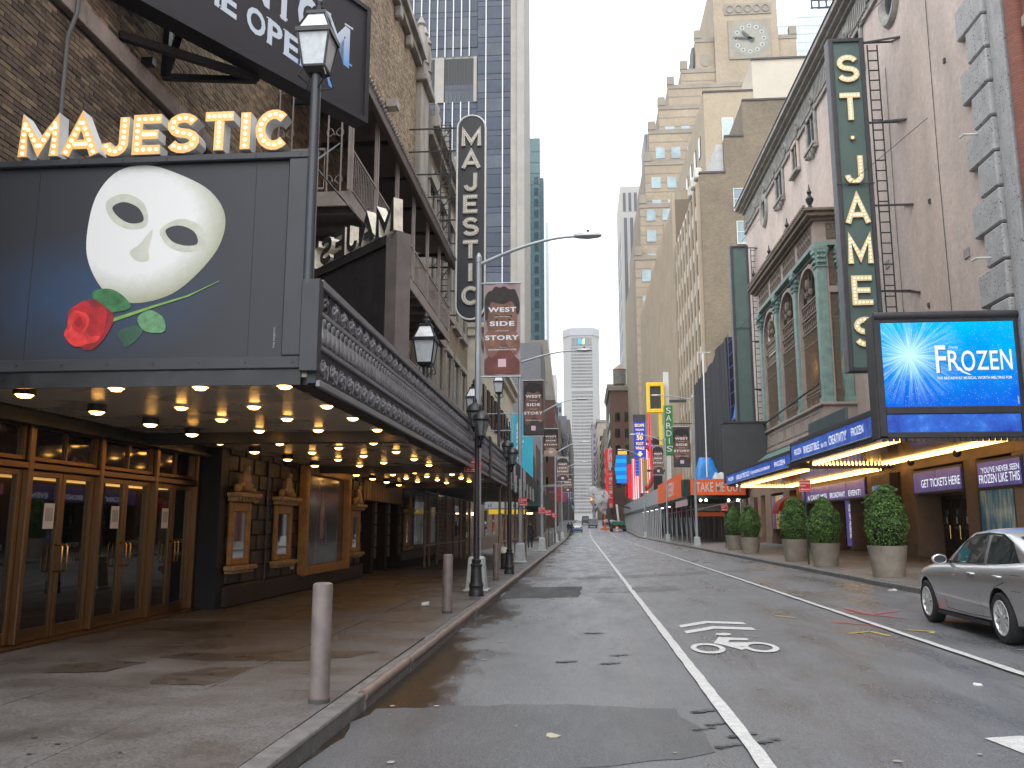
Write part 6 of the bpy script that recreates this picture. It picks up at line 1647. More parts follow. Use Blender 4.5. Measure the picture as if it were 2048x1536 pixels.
for i,(a,b,c) in enumerate((((.34,.5,.62),54.0+1.2,56.2),((.6,.36,.06),56.25,57.3),((.10,.05,.16),57.35,58.5))):
    o = bx('show_poster', mk('show poster %d' % i, c and a, .4, var=.4, scale=2.5, emit=.06), st, WX-.04, WX-.001, b, c, 1.5, 3.6)
    MB().prism([(0,0),(.16,0),(.2,.5),(.12,.9),(.16,1.3),(.05,1.5),(0,1.2)], (WX-.045,c-.3,1.8), (0,-1,0), (0,0,1), (-1,0,0), .002).build('printed_figure', mk('print tone %d' % i, [(.6,.45,.35),(.45,.12,.04),(.5,.2,.25)][i], .5), o)
ra = thing('red_awning', 'small red domed awning beside the theatre posters', 'awning', (12,52.5,2.6))
A = MB(); n = 10; R = []
for k in range(7):
    a = PI/2*k/6; R.append([(WX-.0-1.1*math.sin(a)*1.0, 51.7+1.6*j/n, 2.55+.9*math.cos(a)) for j in range(n+1)])
A.rings(R, cap=False, closed=False); A.build('canvas', mk('red canvas', (.42,.035,.04), .7, var=.15), ra, smooth=True)
bx('valance', MATS['red canvas'], ra, WX-1.11, WX-1.08, 51.7, 53.3, 2.38, 2.55)
for s_ in (51.7,53.3): MB().poly([(WX,s_,2.55)]+[(WX-1.1*math.sin(PI/2*k/6),s_,2.55+.9*math.cos(PI/2*k/6)) for k in range(7)]).build('side', MATS['red canvas'], ra)
for i,(xx,yy,z0,z1,lb) in enumerate(((7.9,31.5,2.87,3.28,'red no-standing sign on a green post between the planters'),(8.6,53.5,2.59,2.98,'red no-standing sign behind the farthest planter'))):
    parking_sign(xx, yy, z0, z1, .41, lb, M_GPOST, .34)
# ================================================================ RIGHT BUILDINGS FURTHER AWAY
M_TAN_X = brickmat('tan brick street side', (.28,.22,.15), (.345,.27,.19), (.24,.20,.145), 'x', bw=.24, bh=.09, var=.14, vs=.2)
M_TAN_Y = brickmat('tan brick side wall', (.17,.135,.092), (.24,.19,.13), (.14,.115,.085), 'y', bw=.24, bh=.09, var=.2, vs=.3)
M_LTAN = mk('light tan brick', (.36,.295,.212), .85, var=.1, scale=.25, fine=.08, fscale=4)
M_CRM = mk('painted cream brick', (.48,.43,.35), .8, var=.08, scale=.3)
M_WSTONE = mk('white stone trim', (.50,.47,.42), .8, var=.2, scale=1, bump=.2)
M_WIN = mk('office window glass', (.20,.26,.28), .08, var=.25, scale=.12, spec=.8)
M_WFR = mk('white window frame', (.52,.52,.50), .6)
net = thing('netted_scaffold', 'scaffold wrapped in black debris netting past the pink theatre', 'scaffold', (12,74,4))
M_NET = mk('black debris netting', (.018,.018,.021), .85, var=.45, scale=1.5, streak=.15, bump=.5, bscale=4)
N = MB(); n = 26; lo = []; hi = []
for i in range(n+1):
    y = 66.5+(87-66.5)*i/n; lo.append((11.35+random.uniform(-.12,.12),y,5.2)); hi.append((11.35+random.uniform(-.08,.08),y,15.6+(.6 if i < 9 else 0)+random.uniform(-.15,.15)))
N.rings([lo+[(11.9,p[1],p[2]) for p in reversed(lo)], hi+[(11.9,p[1],p[2]) for p in reversed(hi)]]); N.build('netting', M_NET, net)
M_BLUES = mk('blue scaffold steel', (.04,.06,.25), .5)
F = MB()
for y in (64.2,66.2):
    for x in (11.4,12.2): F.cyl((x,y,4.2),(x,y,16.4),.035,n=6)
for k in range(12): F.bar((11.4,64.2,4.6+k),(11.4,66.2,4.6+k),.04); F.bar((11.4,64.2,4.6+k),(12.2,64.2,4.6+k),.04)
F.build('frame', M_BLUES, net)
for z in (5.5,7.5,9.5): bx('plank', mk('scaffold plank', (.12,.08,.06), .8), net, 11.42, 12.2, 64.3, 66.1, z, z+.06)
def drape(x0, x1, y0, y1, z0, h, seed, m, parent, name='sheet'):
    # crumpled sheet thrown over a heap
    rnd = random.Random(seed); n = 14; M = MB()
    bumps = [(rnd.random(),rnd.random(),rnd.uniform(.12,.3),rnd.uniform(.3,1)) for _ in range(9)]
    for j in range(n+1):
        for i in range(n+1):
            u, v = i/n, j/n; e = min(u,1-u,v,1-v); q = min(1,e*5)**.6
            b = .3+.7*min(1,sum(bh_*max(0,1-(math.hypot(u-a,v-b_)/(r*1.7))**2)**2 for a,b_,r,bh_ in bumps))
            M.v.append((x0+(x1-x0)*u+rnd.uniform(-.04,.04), y0+(y1-y0)*v+rnd.uniform(-.04,.04), z0+h*(.25+.75*b)*q+rnd.uniform(-.012,.012)*h))
    for j in range(n):
        for i in range(n): b = j*(n+1)+i; M.f.append((b,b+1,b+n+2,b+n+1))
    return M.build(name, m, parent, smooth='all')
drape(11.42, 12.2, 64.3, 66.1, 9.56, 1.2, 3, mk('blue tarpaulin', (.03,.17,.55), .5, var=.2), net, 'tarpaulin')
MB().cyl((10.0,70,15.6),(9.4,66,5.3),.05).bar((9.6,70,15.7),(10.6,70,15.7),.06).build('davit', M_WHITE, net)
lowr = thing('low_theatre_building', 'low building behind the netted scaffold', 'building', (14,74,0))
bx('wall', M_TAN_X, lowr, 12.55, 28, 63.2, 84.8, 0, 15)
r4 = thing('tan_brick_building', 'tan brick office building with a stepped blank side wall above the pink theatre', 'building', (20,96,0))
bx('street_wall', M_TAN_X, r4, 12.5, 34, 85.4, 107, 0, 37.4)
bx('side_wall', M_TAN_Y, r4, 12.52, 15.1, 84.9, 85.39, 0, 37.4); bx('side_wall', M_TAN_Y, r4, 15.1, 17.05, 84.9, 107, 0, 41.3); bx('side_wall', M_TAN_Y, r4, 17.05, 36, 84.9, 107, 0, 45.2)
for (a,b,z) in ((12.4,15.1,37.4),(15.1,17.05,41.3),(17.05,36,45.2)): bx('coping', mk('dark roof edge', (.07,.065,.06), .8), r4, a, b, 84.8, 85.3, z, z+.2)
bx('roof_house', mk('white lean-to', (.45,.45,.44), .7), r4, 14.4, 15.09, 86, 95, 41.4-4, 41.0)
for (x0,z0,h) in ((15.75,33.4,2.3),(15.95,29.9,2.3),(16.2,24.0,2.2)):
    w = MB().box(x0,x0+1.15,84.8,84.899,z0-.15,z0).box(x0,x0+.09,84.82,84.898,z0,z0+h).box(x0+1.06,x0+1.15,84.82,84.898,z0,z0+h).box(x0+.09,x0+1.06,84.82,84.898,z0+h-.09,z0+h).box(x0+.09,x0+1.06,84.82,84.898,z0+h/2-.04,z0+h/2+.04).build('window', M_WFR, r4)
    bx('pane', M_WIN, w, x0+.09, x0+1.06, 84.86, 84.897, z0, z0+h)
for i in range(8):
    y = 85.6+i*2.7
    bx('pier', M_LTAN, r4, 12.2, 12.499, y, y+.9, 6, 36.8)
    for k in range(8):
        bx('spandrel', M_WSTONE, r4, 12.34, 12.499, y+.91, y+2.69, 7.2+k*3.75, 8.7+k*3.75, .08)
facade_panes(r4, 'x', 12.45, [86.6+i*2.7 for i in range(8)], [8.9+k*3.75 for k in range(8)], 1.55, 2.0, M_DGLASS)
for y in (86,88.5,91): bx('gable', M_WSTONE, r4, 12.1, 12.9, y, y+1.2, 37.4, 38.6, .15)
r5 = thing('light_tan_building', 'plain light tan building with cream painted upper wall behind the brick one', 'building', (24,120,0))
bx('wall', M_LTAN, r5, 16.6, 23.0, 107.2, 143, 0, 58); bx('wall', M_LTAN, r5, 23.0, 44, 107.25, 143, 0, 56.6); bx('painted_wall', M_CRM, r5, 23.05, 44, 107.3, 143, 56.6, 62.4)
for (a,b,z) in ((16.5,23.0,58.0),(23.0,44,62.4)): bx('coping', MATS['dark roof edge'], r5, a, b, 107.1, 107.6, z, z+.25)
w = bx('window', M_WFR, r5, 18.8, 20.3, 107.1, 107.19, 50.6, 54.4); bx('pane', mk('pale window', (.40,.47,.45), .15), r5, 18.95, 20.15, 107.05, 107.099, 50.8, 54.2)
facade_panes(r5, 'x', 16.6, [111+i*4.6 for i in range(7)], [42,46.5,51], 1.6, 2.8, M_DGLASS)
r6 = thing('ribbed_tan_building', 'long tan building with close vertical piers along the right of the street', 'building', (20,138,0))
bx('wall', mk('tan pier wall', (.15,.118,.082), .85, var=.12, scale=.3), r6, 12.5, 40, 107.5, 170, 0, 43.5)
for i in range(46): bx('pier', M_LTAN, r6, 12.12, 12.499, 107.6+i*1.36, 108.25+i*1.36, 6, 43.2+(1.2 if i % 8 < 2 else 0))
facade_panes(r6, 'x', 12.5, [108.4+i*2.72 for i in range(22)], [9+k*3.4 for k in range(10)], .5, 1.5, M_DGLASS)
bx('roof_house', M_LTAN, r6, 14.5, 24, 118, 150, 43.5, 49)
# stepped clock tower
ct = thing('clock_tower_building', 'stepped tan skyscraper with a large clock face near its top', 'tower', (40,205,0))
M_PAR = mk('tan terracotta', (.325,.262,.188), .85, var=.14, scale=.15, fine=.12, fscale=2)
M_PART = mk('grey terracotta cap', (.26,.225,.18), .85, var=.15, scale=.3)
steps = [(33.0,47.9,133,192.6),(28.6,52.4,117.6,194),(24.9,56,109.3,193.2),(21.6,59,105,192.4),(19.2,62,99.4,191.6),(16.7,64,93,190.8),(15.5,66,85,190.2),(14.1,67,74.5,189.6),(12.7,68,62,189.0)]
for i,(a,b,z,y) in enumerate(steps):
    s = bx('tier', M_PAR, ct, a, b, y, 235, 0, z)
    bx('parapet', M_PART, s, a-.15, b+.15, y-.15, y+.4, z-.9, z+.15)
    for xx in (a, b-1.4):
        if i: bx('buttress_cap', M_PART, s, xx-.2, xx+1.5, y-.3, y+1.2, z+.15, z+2.2)
wz = {1:[96,102,107],2:[96,100.5],3:[92,97],4:[86.5,91.5],5:[79.5,86],6:[68,73,78.5],7:[60,65.5,70.5],8:[30,35,40,45,50,56]}
for i, zs_ in wz.items():
    a = steps[i][0]; y = steps[i][3]
    facade_panes(ct, 'y', y-.05, [a+1.4+k*3.6 for k in range(4)] if i > 1 else [33.5,37.5,42.5,46.0], zs_, 2.1, 2.7, mk('tower window', (.30,.38,.40), .1, var=.3, scale=.2), d=.1)
for i in range(2, 9):
    a = steps[i][0]; y = steps[i][3]
    for k in range(14): bx('course_line', M_PART, ct, a-.02, a+9, y-.05, y-.002, steps[i][2]-3-k*2.2, steps[i][2]-2.75-k*2.2)
cf = bx('clock_panel', mk('pale clock panel', (.27,.235,.185), .8, var=.12, scale=.6), ct, 36.2, 46.1, 192.30, 192.59, 111, 121.2, .1)
n = 40; M_DIAL = mk('dial stone', (.28,.265,.225), .8)
MB().poly([(41.15+4.4*math.cos(2*PI*k/n),192.26,116.1+4.4*math.sin(2*PI*k/n)) for k in range(n)]).build('dial', M_DIAL, cf)
for k in range(60):
    a = 2*PI*k/60; MB().poly([(41.15+3.95*math.cos(a+d)*r,192.22,116.1+3.95*math.sin(a+d)*r) for d,r in ((-.02,.98),(.02,.98),(.02,1.04),(-.02,1.04))]).build('minute_mark', mk('verdigris', (.12,.30,.26), .7), cf)
for k in range(12):
    a = 2*PI*k/12; cx, cz = 41.15+3.3*math.cos(a), 116.1+3.3*math.sin(a)
    MB().poly([(cx+.55*math.cos(2*PI*j/12),192.21,cz+.55*math.sin(2*PI*j/12)) for j in range(12)]).build('hour_disc', mk('white disc', (.42,.42,.39), .6), cf)
    MB().poly([(cx+(.38 if j%2==0 else .16)*math.sin(PI*j/5),192.17,cz+(.38 if j%2==0 else .16)*math.cos(PI*j/5)) for j in range(10)]).build('hour_star', mk('dark clock iron', (.06,.065,.065), .6), cf)
for a, l, w in ((math.radians(175),4.0,.22),(math.radians(133),2.6,.30)):
    d = Vector((math.cos(a),0,math.sin(a))); pn = Vector((-d.z,0,d.x)); o = Vector((41.15,192.05,116.1))
    MB().prism([(-1.1,-w),(0,-w*1.3),(l*.8,-w),(l,0),(l*.8,w),(0,w*1.3),(-1.1,w)], o, d, pn, (0,-1,0), .1).build('clock_hand', MATS['dark clock iron'], cf)
bx('carved_band', M_PART, ct, 35.5, 46.5, 192.40, 192.59, 122.6, 125.4); 
for k in range(5): MB().tube([(36.8+k*2.1+.8*math.cos(t),192.35,124+.9*math.sin(t)) for t in [2*PI*j/12 for j in range(13)]], .15, 5).build('carved_ring', M_PART, ct, smooth=True)
MB().poly([(30.9+1.3*math.cos(t),193.9,112+1.7*math.sin(t)) for t in [2*PI*j/16 for j in range(16)]]).build('carved_ring', M_PART, ct)
mb_ = MB(); mb_.cyl((28.2,199,114),(28.6,199,114),3.8,n=24); mb_.build('side_clock', MATS['dark clock iron'], ct)
t8 = thing('white_ribbed_tower', 'distant pale office tower with dark vertical window strips', 'tower', (20,310,0))
bx('wall', mk('pale tower stone', (.42,.40,.37), .8, var=.05), t8, 15.2, 32, 300, 330, 0, 124)
for i in range(7):
    bx('window_strip', mk('dark strip glass', (.09,.095,.11), .3), t8, 16.4+i*2.2, 17.5+i*2.2, 299.8, 299.99, 0, 112); bx('window_strip', MATS['dark strip glass'], t8, 16.2+i*2.0, 17.2+i*2.0, 299.8, 299.99, 114.5, 121.5)
facade_panes(t8, 'x', 15.2, [302+i*4 for i in range(6)], [20+k*9 for k in range(10)], 2, 6, MATS['dark strip glass'])
t9 = thing('dark_slab_tower', 'dark slab tower edge behind the stepped skyscraper', 'tower', (30,345,0))
bx('wall', mk('dark slab', (.10,.10,.11), .5, var=.1), t9, 27.8, 36, 340, 360, 0, 163); 
for i in range(4): bx('fin', mk('dark slab fin', (.16,.16,.17), .5), t9, 28+i*.9, 28.3+i*.9, 339.8, 339.99, 0, 163)
t10 = thing('pale_glass_tower', 'pale curved glass tower peeking behind the clock tower', 'tower', (90,310,0))
MB().prism([(72,100),(130,100),(130,200),(95,195.5),(86,192.5),(78,189),(72,186)], (0,305,0), (1,0,0), (0,0,1), (0,1,0), 20).build('wall', mk('pale green glass', (.50,.58,.60), .2, var=.1, scale=.08), t10)
for k in range(14): bx('floor_line', mk('pale floor line', (.38,.44,.46), .4), t10, 72.2, 110, 304.9, 304.99, 150+k*3.4, 150.4+k*3.4)
for k in range(12): bx('mullion', MATS['pale floor line'], t10, 73+k*2.6, 73.2+k*2.6, 304.85, 304.89, 140, 186+k*.6)
rs = thing('rooftop_sign_frame', 'dark steel rooftop sign frame above the pink theatre roof', 'sign', (28,85,52))
F = MB()
for k in range(6): F.bar((26.2+k*.8,90,58.5),(26.2+k*.8,90,63.5),.18); F.bar((26.2,90,58.6+k*.9),(31,90,58.6+k*.9),.15); F.bar((26.2+k*.8,90,58.6),(27+k*.8,93,62),.12)
F.build('frame', mk('navy steel', (.03,.04,.06), .6), rs); bx('mast', M_CHAR, rs, 28.6, 28.8, 90.1, 90.3, 45.2, 58.6)
rows = [('brown_brick_building','brown brick mid-rise with a rooftop water tank at the far right of the gap',(7.9,18,232,262,38,(.15,.085,.06))),('grey_cornice_building','older grey building with heavy cornice beyond the signs on the right',(8.6,18,265,300,44,(.27,.23,.18))),('stone_office_building','pale stone building far down on the right',(7.8,20,420,450,52,(.34,.29,.22))),('purple_glass_building','purple grey glass building beside the far white tower',(7.5,24,620,660,74,(.16,.14,.17)))]
for nm, lb, (a,b,y0,y1,z,c) in rows:
    t = thing(nm, lb, 'building', ((a+b)/2,y0,gz(y0)))
    bx('wall', mk(nm+' wall', c, .8, var=.2, scale=.2), t, a, b, y0, y1, 0, z); bx('cornice', M_PART, t, a-.5, b, y0-.5, y1, z, z+1.2)
    facade_panes(t, 'y', y0-.02, [a+1.2+k*2.6 for k in range(4)], [12+k*4.4 for k in range(int((z-14)/4.4))], 1.3, 2.4, M_DGLASS)
    facade_panes(t, 'x', a, [y0+2+k*4 for k in range(int((y1-y0)/4))], [12+k*4.4 for k in range(int((z-14)/4.4))], 1.8, 2.4, M_DGLASS)
wt = thing('water_tank', 'wooden rooftop water tank on the brown brick mid-rise', 'water tank', (10.5,240,38))
MB().lathe([(1.8,1.5),(1.8,5.6)], (10.8,238,39.2), 16).build('tank', mk('grey wood staves', (.22,.20,.18), .9, var=.3, scale=1), wt, smooth=True)
MB().lathe([(2.0,5.6),(.1,7.2)], (10.8,238,39.2), 16).build('roof', mk('tan tank roof', (.36,.27,.16), .9), wt, smooth=True)
for a in range(4): MB().bar((10.8+1.4*math.cos(a*PI/2+.7),238+1.4*math.sin(a*PI/2+.7),39),(10.8+1.4*math.cos(a*PI/2+.7),238+1.4*math.sin(a*PI/2+.7),40.8),.2).build('leg', M_BLK, wt)

# ---------------- sheds and signs along the right pavement
M_OR = mk('orange vinyl', (.62,.10,.025), .5, var=.08, emit=.12)
sh = thing('orange_sign_shed', 'steel sidewalk shed with bright orange signs', 'scaffold', (10.3,75,.2))
o1 = bx('front_sign', M_OR, sh, 8.14, 12.2, 66.0, 66.1, 3.98, 5.18); lettering('TAKE ME OUT', mk('pale grey print', (.62,.60,.58), .6), o1, (8.55,65.985,4.22), (1,0,0), (0,0,1), 3.4, .72, bold=.01)
bx('corner_box', M_SHED, sh, 7.62, 8.13, 66.05, 67.5, 3.9, 5.15)
o2 = bx('side_sign', M_OR, sh, 7.95, 8.03, 70.0, 92.0, 4.0, 5.9); lettering('BEER!', MATS['pale grey print'], o2, (7.94,82.5,4.3), (0,-1,0), (0,0,1), 6.5, 1.25, bold=.02)
bx('pale_sign', mk('pale pink sign', (.55,.40,.40), .6, var=.2), sh, 8.05, 8.12, 67.6, 76, 3.25, 3.9)
bx('deck', M_SHED, sh, 8.04, 12.4, 66.4, 93, 3.75, 3.97); bx('roof_deck', M_SHED, sh, 8.14, 12.4, 66.11, 93, 4.9, 5.05)
for i, y in enumerate((66.6,69.5,72.5,76,80,84,88,92)):
    for x in (8.55, 11.9): MB().cyl((x,y,.2),(x,y,3.75),.055,n=8).build('post', M_GALV, sh, smooth=True)
    MB().bar((8.55,y,.6),(8.55,y+2.2,3.0),.035).build('brace', M_GALV, sh); MB().bar((8.55,y,2.9),(11.9,y,3.6),.04).build('brace', M_GALV, sh)
for (x,y) in ((8.9,66.3),(9.3,66.3),(11.0,66.5),(11.7,66.6)): MB().ball((x,y,3.6), .09, 8, 5).build('lamp', glow('shed lamp', (1,.93,.75), 12), sh, smooth='all')
bx('marquee_board', mk('pale marquee board', (.5,.5,.48), .6), sh, 9.2, 12.3, 72, 72.1, 2.9, 3.5)
lettering('RICHARD GREENBERG JESSE', mk('red print', (.5,.06,.05), .6), sh, (9.4,71.985,3.1), (1,0,0), (0,0,1), 2.7, .26, bold=.01)
bx('door_wall', mk('dim red wall', (.12,.02,.02), .6, var=.2), sh, 12.42, 12.5, 63.2, 92, .3, 3.74)
for i in range(9): bx('column', mk('stone column', (.26,.23,.20), .7), sh, 12.1, 12.4, 64+i*3, 64.45+i*3, .3, 3.7)
for y in (65.0,69,74): bx('shop_glass', M_DGLASS, sh, 12.38, 12.418, y, y+1.6, .5, 2.9)
bx('orange_band', MATS['orange vinyl'], sh, 9.8, 12.0, 75, 75.1, 2.5, 2.85)
ta = thing('tarpaulin', 'bright blue tarpaulin bundle on top of the orange shed', 'tarpaulin', (9.6,68,5.2))
drape(8.7, 10.6, 66.8, 69.5, 5.0, 1.9, 5, mk('bright blue tarp', (.02,.22,.62), .45, var=.25, bump=.6, bscale=2.5), ta)
tb2 = thing('tarpaulin', 'dark blue bundle on top of the orange shed beside the grey sign box', 'tarpaulin', (11.6,68,5.2))
drape(11.2, 12.3, 67, 68.5, 5.0, 1.3, 8, mk('navy tarp', (.03,.04,.28), .5, var=.3), tb2)
wb = thing('sandbag_pile', 'pile of white sheeting on top of the orange shed', 'bundle', (10.6,67,5.2))
drape(9.9, 11.0, 66.3, 66.9, 5.16, .55, 12, M_WHITE, wb)
gsd = thing('grey_shed', 'long grey plywood sidewalk shed on white posts further down the right side', 'scaffold', (10.3,135,.2))
M_GSH = mk('grey painted plywood', (.34,.35,.36), .6, var=.12, scale=.6)
for i in range(27): bx('board', M_GSH, gsd, 8.25, 8.33, 95+i*3.0, 97.95+i*3.0, 4.1, 5.75)
bx('end_board', M_GSH, gsd, 8.34, 12.3, 94.9, 95.0, 4.1, 5.7); bx('deck', mk('shed soffit', (.25,.25,.25), .8), gsd, 8.34, 12.4, 95.1, 176, 3.85, 4.08)
for i in range(34):
    y = 95.4+i*2.4; MB().cyl((8.5,y,.2+gz(y)),(8.5,y,3.84),.07,n=6).build('post', mk('pale shed post', (.45,.46,.46), .6), gsd, smooth=True)
    if i % 3 == 0: MB().cyl((11.6,y,.3),(11.6,y,3.84),.07,n=6).build('post', MATS['pale shed post'], gsd, smooth=True)
bx('back_wall', mk('dim shop wall', (.07,.05,.045), .7, var=.3), gsd, 12.42, 12.49, 93, 176, .3, 3.84)
bx('red_awning', mk('maroon awning', (.20,.02,.03), .7), gsd, 9.2, 11.8, 93.6, 95.2, 2.6, 3.6)
for i in range(6): bx('tube_light', glow('cool tube light', (.95,.97,1), 5), gsd, 9.4, 9.7, 97+i*8, 98.2+i*8, 3.78, 3.83)
# poles with banners
light_pole(7.75, 60.2, 10.6, 5.5, 10.7, 'tall grey light pole in front of the orange front sign')
b = banner(None, 6.35, 7.5, 5.65, 8.5, 60.3, 1); b['label'] = 'portrait banner with a red figure beside the orange sign'
light_pole(7.75, 80.5, 9.65, 5.1, 10.1, 'second grey light pole on the right, behind the orange side sign')
b = banner(None, 6.56, 7.58, 6.33, 9.1, 80.6, 3); b['label'] = 'pale portrait banner left of the narrow green sign'
light_pole(7.75, 109.0, 10.2, 5.15, 11.2, 'distant grey light pole on the right near the flag screens')
sd_ = thing('blade_sign', 'green vertical sign with outlined white letters under the yellow frame', 'sign', (9.3,92,9))
bx('panel', mk('bright green sign', (.03,.16,.045), .5, var=.1), sd_, 8.82, 9.85, 92.4, 92.7, 9.1, 14.5, .08); MB().bar((9.8,92.6,12.5),(12.5,92.6,12.5),.12).build('bracket', M_CHAR, sd_)
E_ = MB(); E_.box(8.86,8.9,92.36,92.39,9.2,14.4); E_.box(9.77,9.81,92.36,92.39,9.2,14.4); E_.build('edge_trim', mk('yellow green neon', (.35,.45,.1), .5), sd_)
for i, c in enumerate("SARDI'S"):
    z = 13.65-i*.72
    if c == "'": lettering(c, M_WHITE, sd_, (9.6,92.38,9.93), (1,0,0), (0,0,1), .08, .16)
    else: z = 13.6-(i if i < 5 else 5)*.82; lettering(c, M_WHITE, sd_, (9.33-(.27 if c != 'I' else .05),92.38,z), (1,0,0), (0,0,1), .54 if c != 'I' else .1, .62)
yf = thing('yellow_frame_sign', 'big yellow rectangular frame sign around a dark screen', 'sign', (8.7,100,14.6))
F = MB(); F.box(7.65,8.05,100,100.7,14.7,18.25); F.box(9.3,9.7,100,100.7,14.7,18.25); F.box(8.05,9.3,100,100.7,14.7,15.15); F.box(8.05,9.3,100,100.7,17.8,18.25); F.build('frame', mk('bright yellow', (.72,.47,.01), .45, emit=.1), yf, bevel=.05)
bx('screen', mk('dark screen', (.03,.028,.028), .4), yf, 8.05, 9.3, 100.3, 100.5, 15.15, 17.8); bx('red_post', glow('red neon', (1,.04,.04), .7), yf, 7.85, 8.05, 100.9, 101.1, 8.5, 14.7); bx('yellow_post', MATS['bright yellow'], yf, 9.0, 9.35, 100.2, 100.6, 8.0, 14.69)
bx('white_frame', M_WHITE, yf, 9.72, 10.3, 100.8, 101.3, 6.0, 19.6); bx('arm', M_CHAR, yf, 10.3, 12.5, 100.9, 101.2, 16, 16.3)
ws_ = thing('whale_sign', 'tall blue lit sign with yellow lettering about a fifty foot whale', 'sign', (9.5,140,12.5))
b = bx('panel', glow('violet blue screen', (.05,.07,.55), .5), ws_, 8.5, 10.35, 140, 140.4, 12.6, 18.4); bx('cap', M_CHAR, ws_, 8.4, 10.45, 139.9, 140.5, 18.4, 19.6); bx('arm', M_CHAR, ws_, 10.46, 12.5, 140, 140.3, 15, 15.4)
for i,(s_,h,w) in enumerate((('ESCAPE',.5,1.5),('THE JAWS',.4,1.4),('OF A',.5,1.1),('50',.75,1.0),('FOOT',.5,1.2),('WHALE',.5,1.4))): lettering(s_, glow('yellow screen text', (1,.75,.25), .6), b, (9.42-w/2,139.95,17.6-i*.72-(.1 if i > 3 else 0)), (1,0,0), (0,0,1), w, h, bold=.03)
MB().poly([(9.42+a,139.95,12.75+c) for a,c in ((0,0),(.5,.5),(.22,.5),(.22,.85),(-.22,.85),(-.22,.5),(-.5,.5))]).build('arrow', MATS['yellow screen text'], b)
fg = thing('flag_screens', 'cluster of bright screens showing the American flag', 'screen', (9.2,150,6))
M_FR, M_FW, M_FB = glow('flag red', (.85,.03,.05), .5), glow('flag white', (.9,.9,.95), .5), glow('flag blue', (.02,.10,.55), .5)
def flag(x0, x1, y, z0, z1, canton):
    n = 7; w = (x1-x0)/n
    f = bx('screen', M_FW, fg, x0, x1, y, y+.3, z0, z1)
    for k in range(0,n,2): MB().poly([(x0+k*w,y-.02,z0),(x0+(k+1)*w,y-.02,z0),(x0+(k+1)*w,y-.02,z1),(x0+k*w,y-.02,z1)]).build('stripe', M_FR, f)
    if canton:
        MB().poly([(x0+(x1-x0)*.45,y-.04,z1-(z1-z0)*.42),(x1,y-.04,z1-(z1-z0)*.42),(x1,y-.04,z1),(x0+(x1-x0)*.45,y-.04,z1)]).build('canton', M_FB, f)
        S = MB()
        for a in range(3):
            for c in range(5):
                cx, cz = x0+(x1-x0)*(.54+.17*a), z1-(z1-z0)*(.05+.08*c); r = (x1-x0)*.05
                S.poly([(cx+(r if j%2==0 else r*.4)*math.sin(PI*j/5),y-.06,cz+(r if j%2==0 else r*.4)*math.cos(PI*j/5)) for j in range(10)])
        S.build('stars', M_FW, f)
    MB().bar(((x0+x1)/2,y+.2,z1-1),(12.5,y+.2,z1-1),.2).build('arm', M_CHAR, f)
flag(8.6,9.9,150,6.2,13.2,True); flag(9.7,11.2,146,7.2,15.3,True); flag(10.4,11.6,142,8.6,15.6,True)
bx('red_screen', M_FR, fg, 8.0, 8.6, 152, 152.3, 6.5, 12.4)
blu = thing('blue_screen_sign', 'curved blue and yellow lit sign beyond the flags', 'sign', (8.2,182,10))
for k in range(7): bx('panel', glow('sky blue screen %d' % (k%2), ((.02,.22,.75),(.02,.42,.85))[k%2], .5), blu, 6.9+.12*abs(k-3), 9.5, 182, 182.3, 9.3+k*.85+gz(182), 10.1+k*.85+gz(182))
bx('panel', glow('yellow screen', (.95,.6,.1), .5), blu, 7.6, 9.5, 181.9, 182.2, 16.6, 17.3); bx('arm', M_CHAR, blu, 9.5, 12.5, 182.1, 182.4, 12, 12.4)
vg = thing('blade_sign', 'red vertical sign with white letters far down the street', 'sign', (7,228,8))
bx('panel', mk('red enamel', (.42,.02,.02), .5, emit=.2), vg, 6.9, 8.1, 228, 228.4, 6.4, 16.2); bx('side', glow('red panel lit', (.75,.03,.03), .45), vg, 6.2, 6.85, 229, 229.3, 9.5, 22)
for i, c in enumerate("VIRGIL'S"):
    if c != "'": lettering(c, M_WHITE, vg, (7.1,227.95,14.7-i*1.15), (1,0,0), (0,0,1), .8, .9, bold=.03)
for i, c in enumerate('PA'): lettering(c, M_FR, vg, (7.2,227.9,20.3-i*1.9), (1,0,0), (0,0,1), .8, 1.4, bold=.03)
bx('panel', M_WHITE, vg, 6.95, 8.0, 228.1, 228.4, 17.0, 22); bx('arm', M_CHAR, vg, 8.1, 12.5, 228.1, 228.4, 12, 12.4)
rg = thing('red_ring_sign', 'dark red and mustard curved restaurant sign between the flags and banners', 'sign', (9.6,118,6))
R_ = MB(); R_.tube([(9.7-1.0*math.cos(t)*(1+.1*t)*-1-1.0, 118, 9.6+2.8*math.sin(t)) for t in [-1.9+k*.35 for k in range(11)]], .3, 6); R_.build('ring', mk('brick red sign', (.35,.04,.03), .5), rg, smooth=True)
bx('mustard_panel', mk('mustard sign', (.42,.26,.03), .5), rg, 8.2, 8.9, 118.5, 118.7, 6.4, 10.6); bx('bracket', M_CHAR, rg, 8.5, 12.4, 118.6, 118.9, 9.0, 9.3)
bx('dark_panels', M_BLK, rg, 9.2, 10.3, 112, 112.5, 5.9, 13.0); MB().cyl((10.6,111,12.6),(10.6,111,14.5),.6,n=14).build('globe', mk('pale drum', (.4,.39,.37), .6), rg, smooth=True)
def lerp_tab(tab, x):
    if x <= tab[0][0]: return tab[0][1]
    for (a,va),(b,vb) in zip(tab, tab[1:]):
        if x <= b:
            q = (x-a)/(b-a); q = q*q*(3-2*q) if False else q
            return va+(vb-va)*q
    return tab[-1][1]
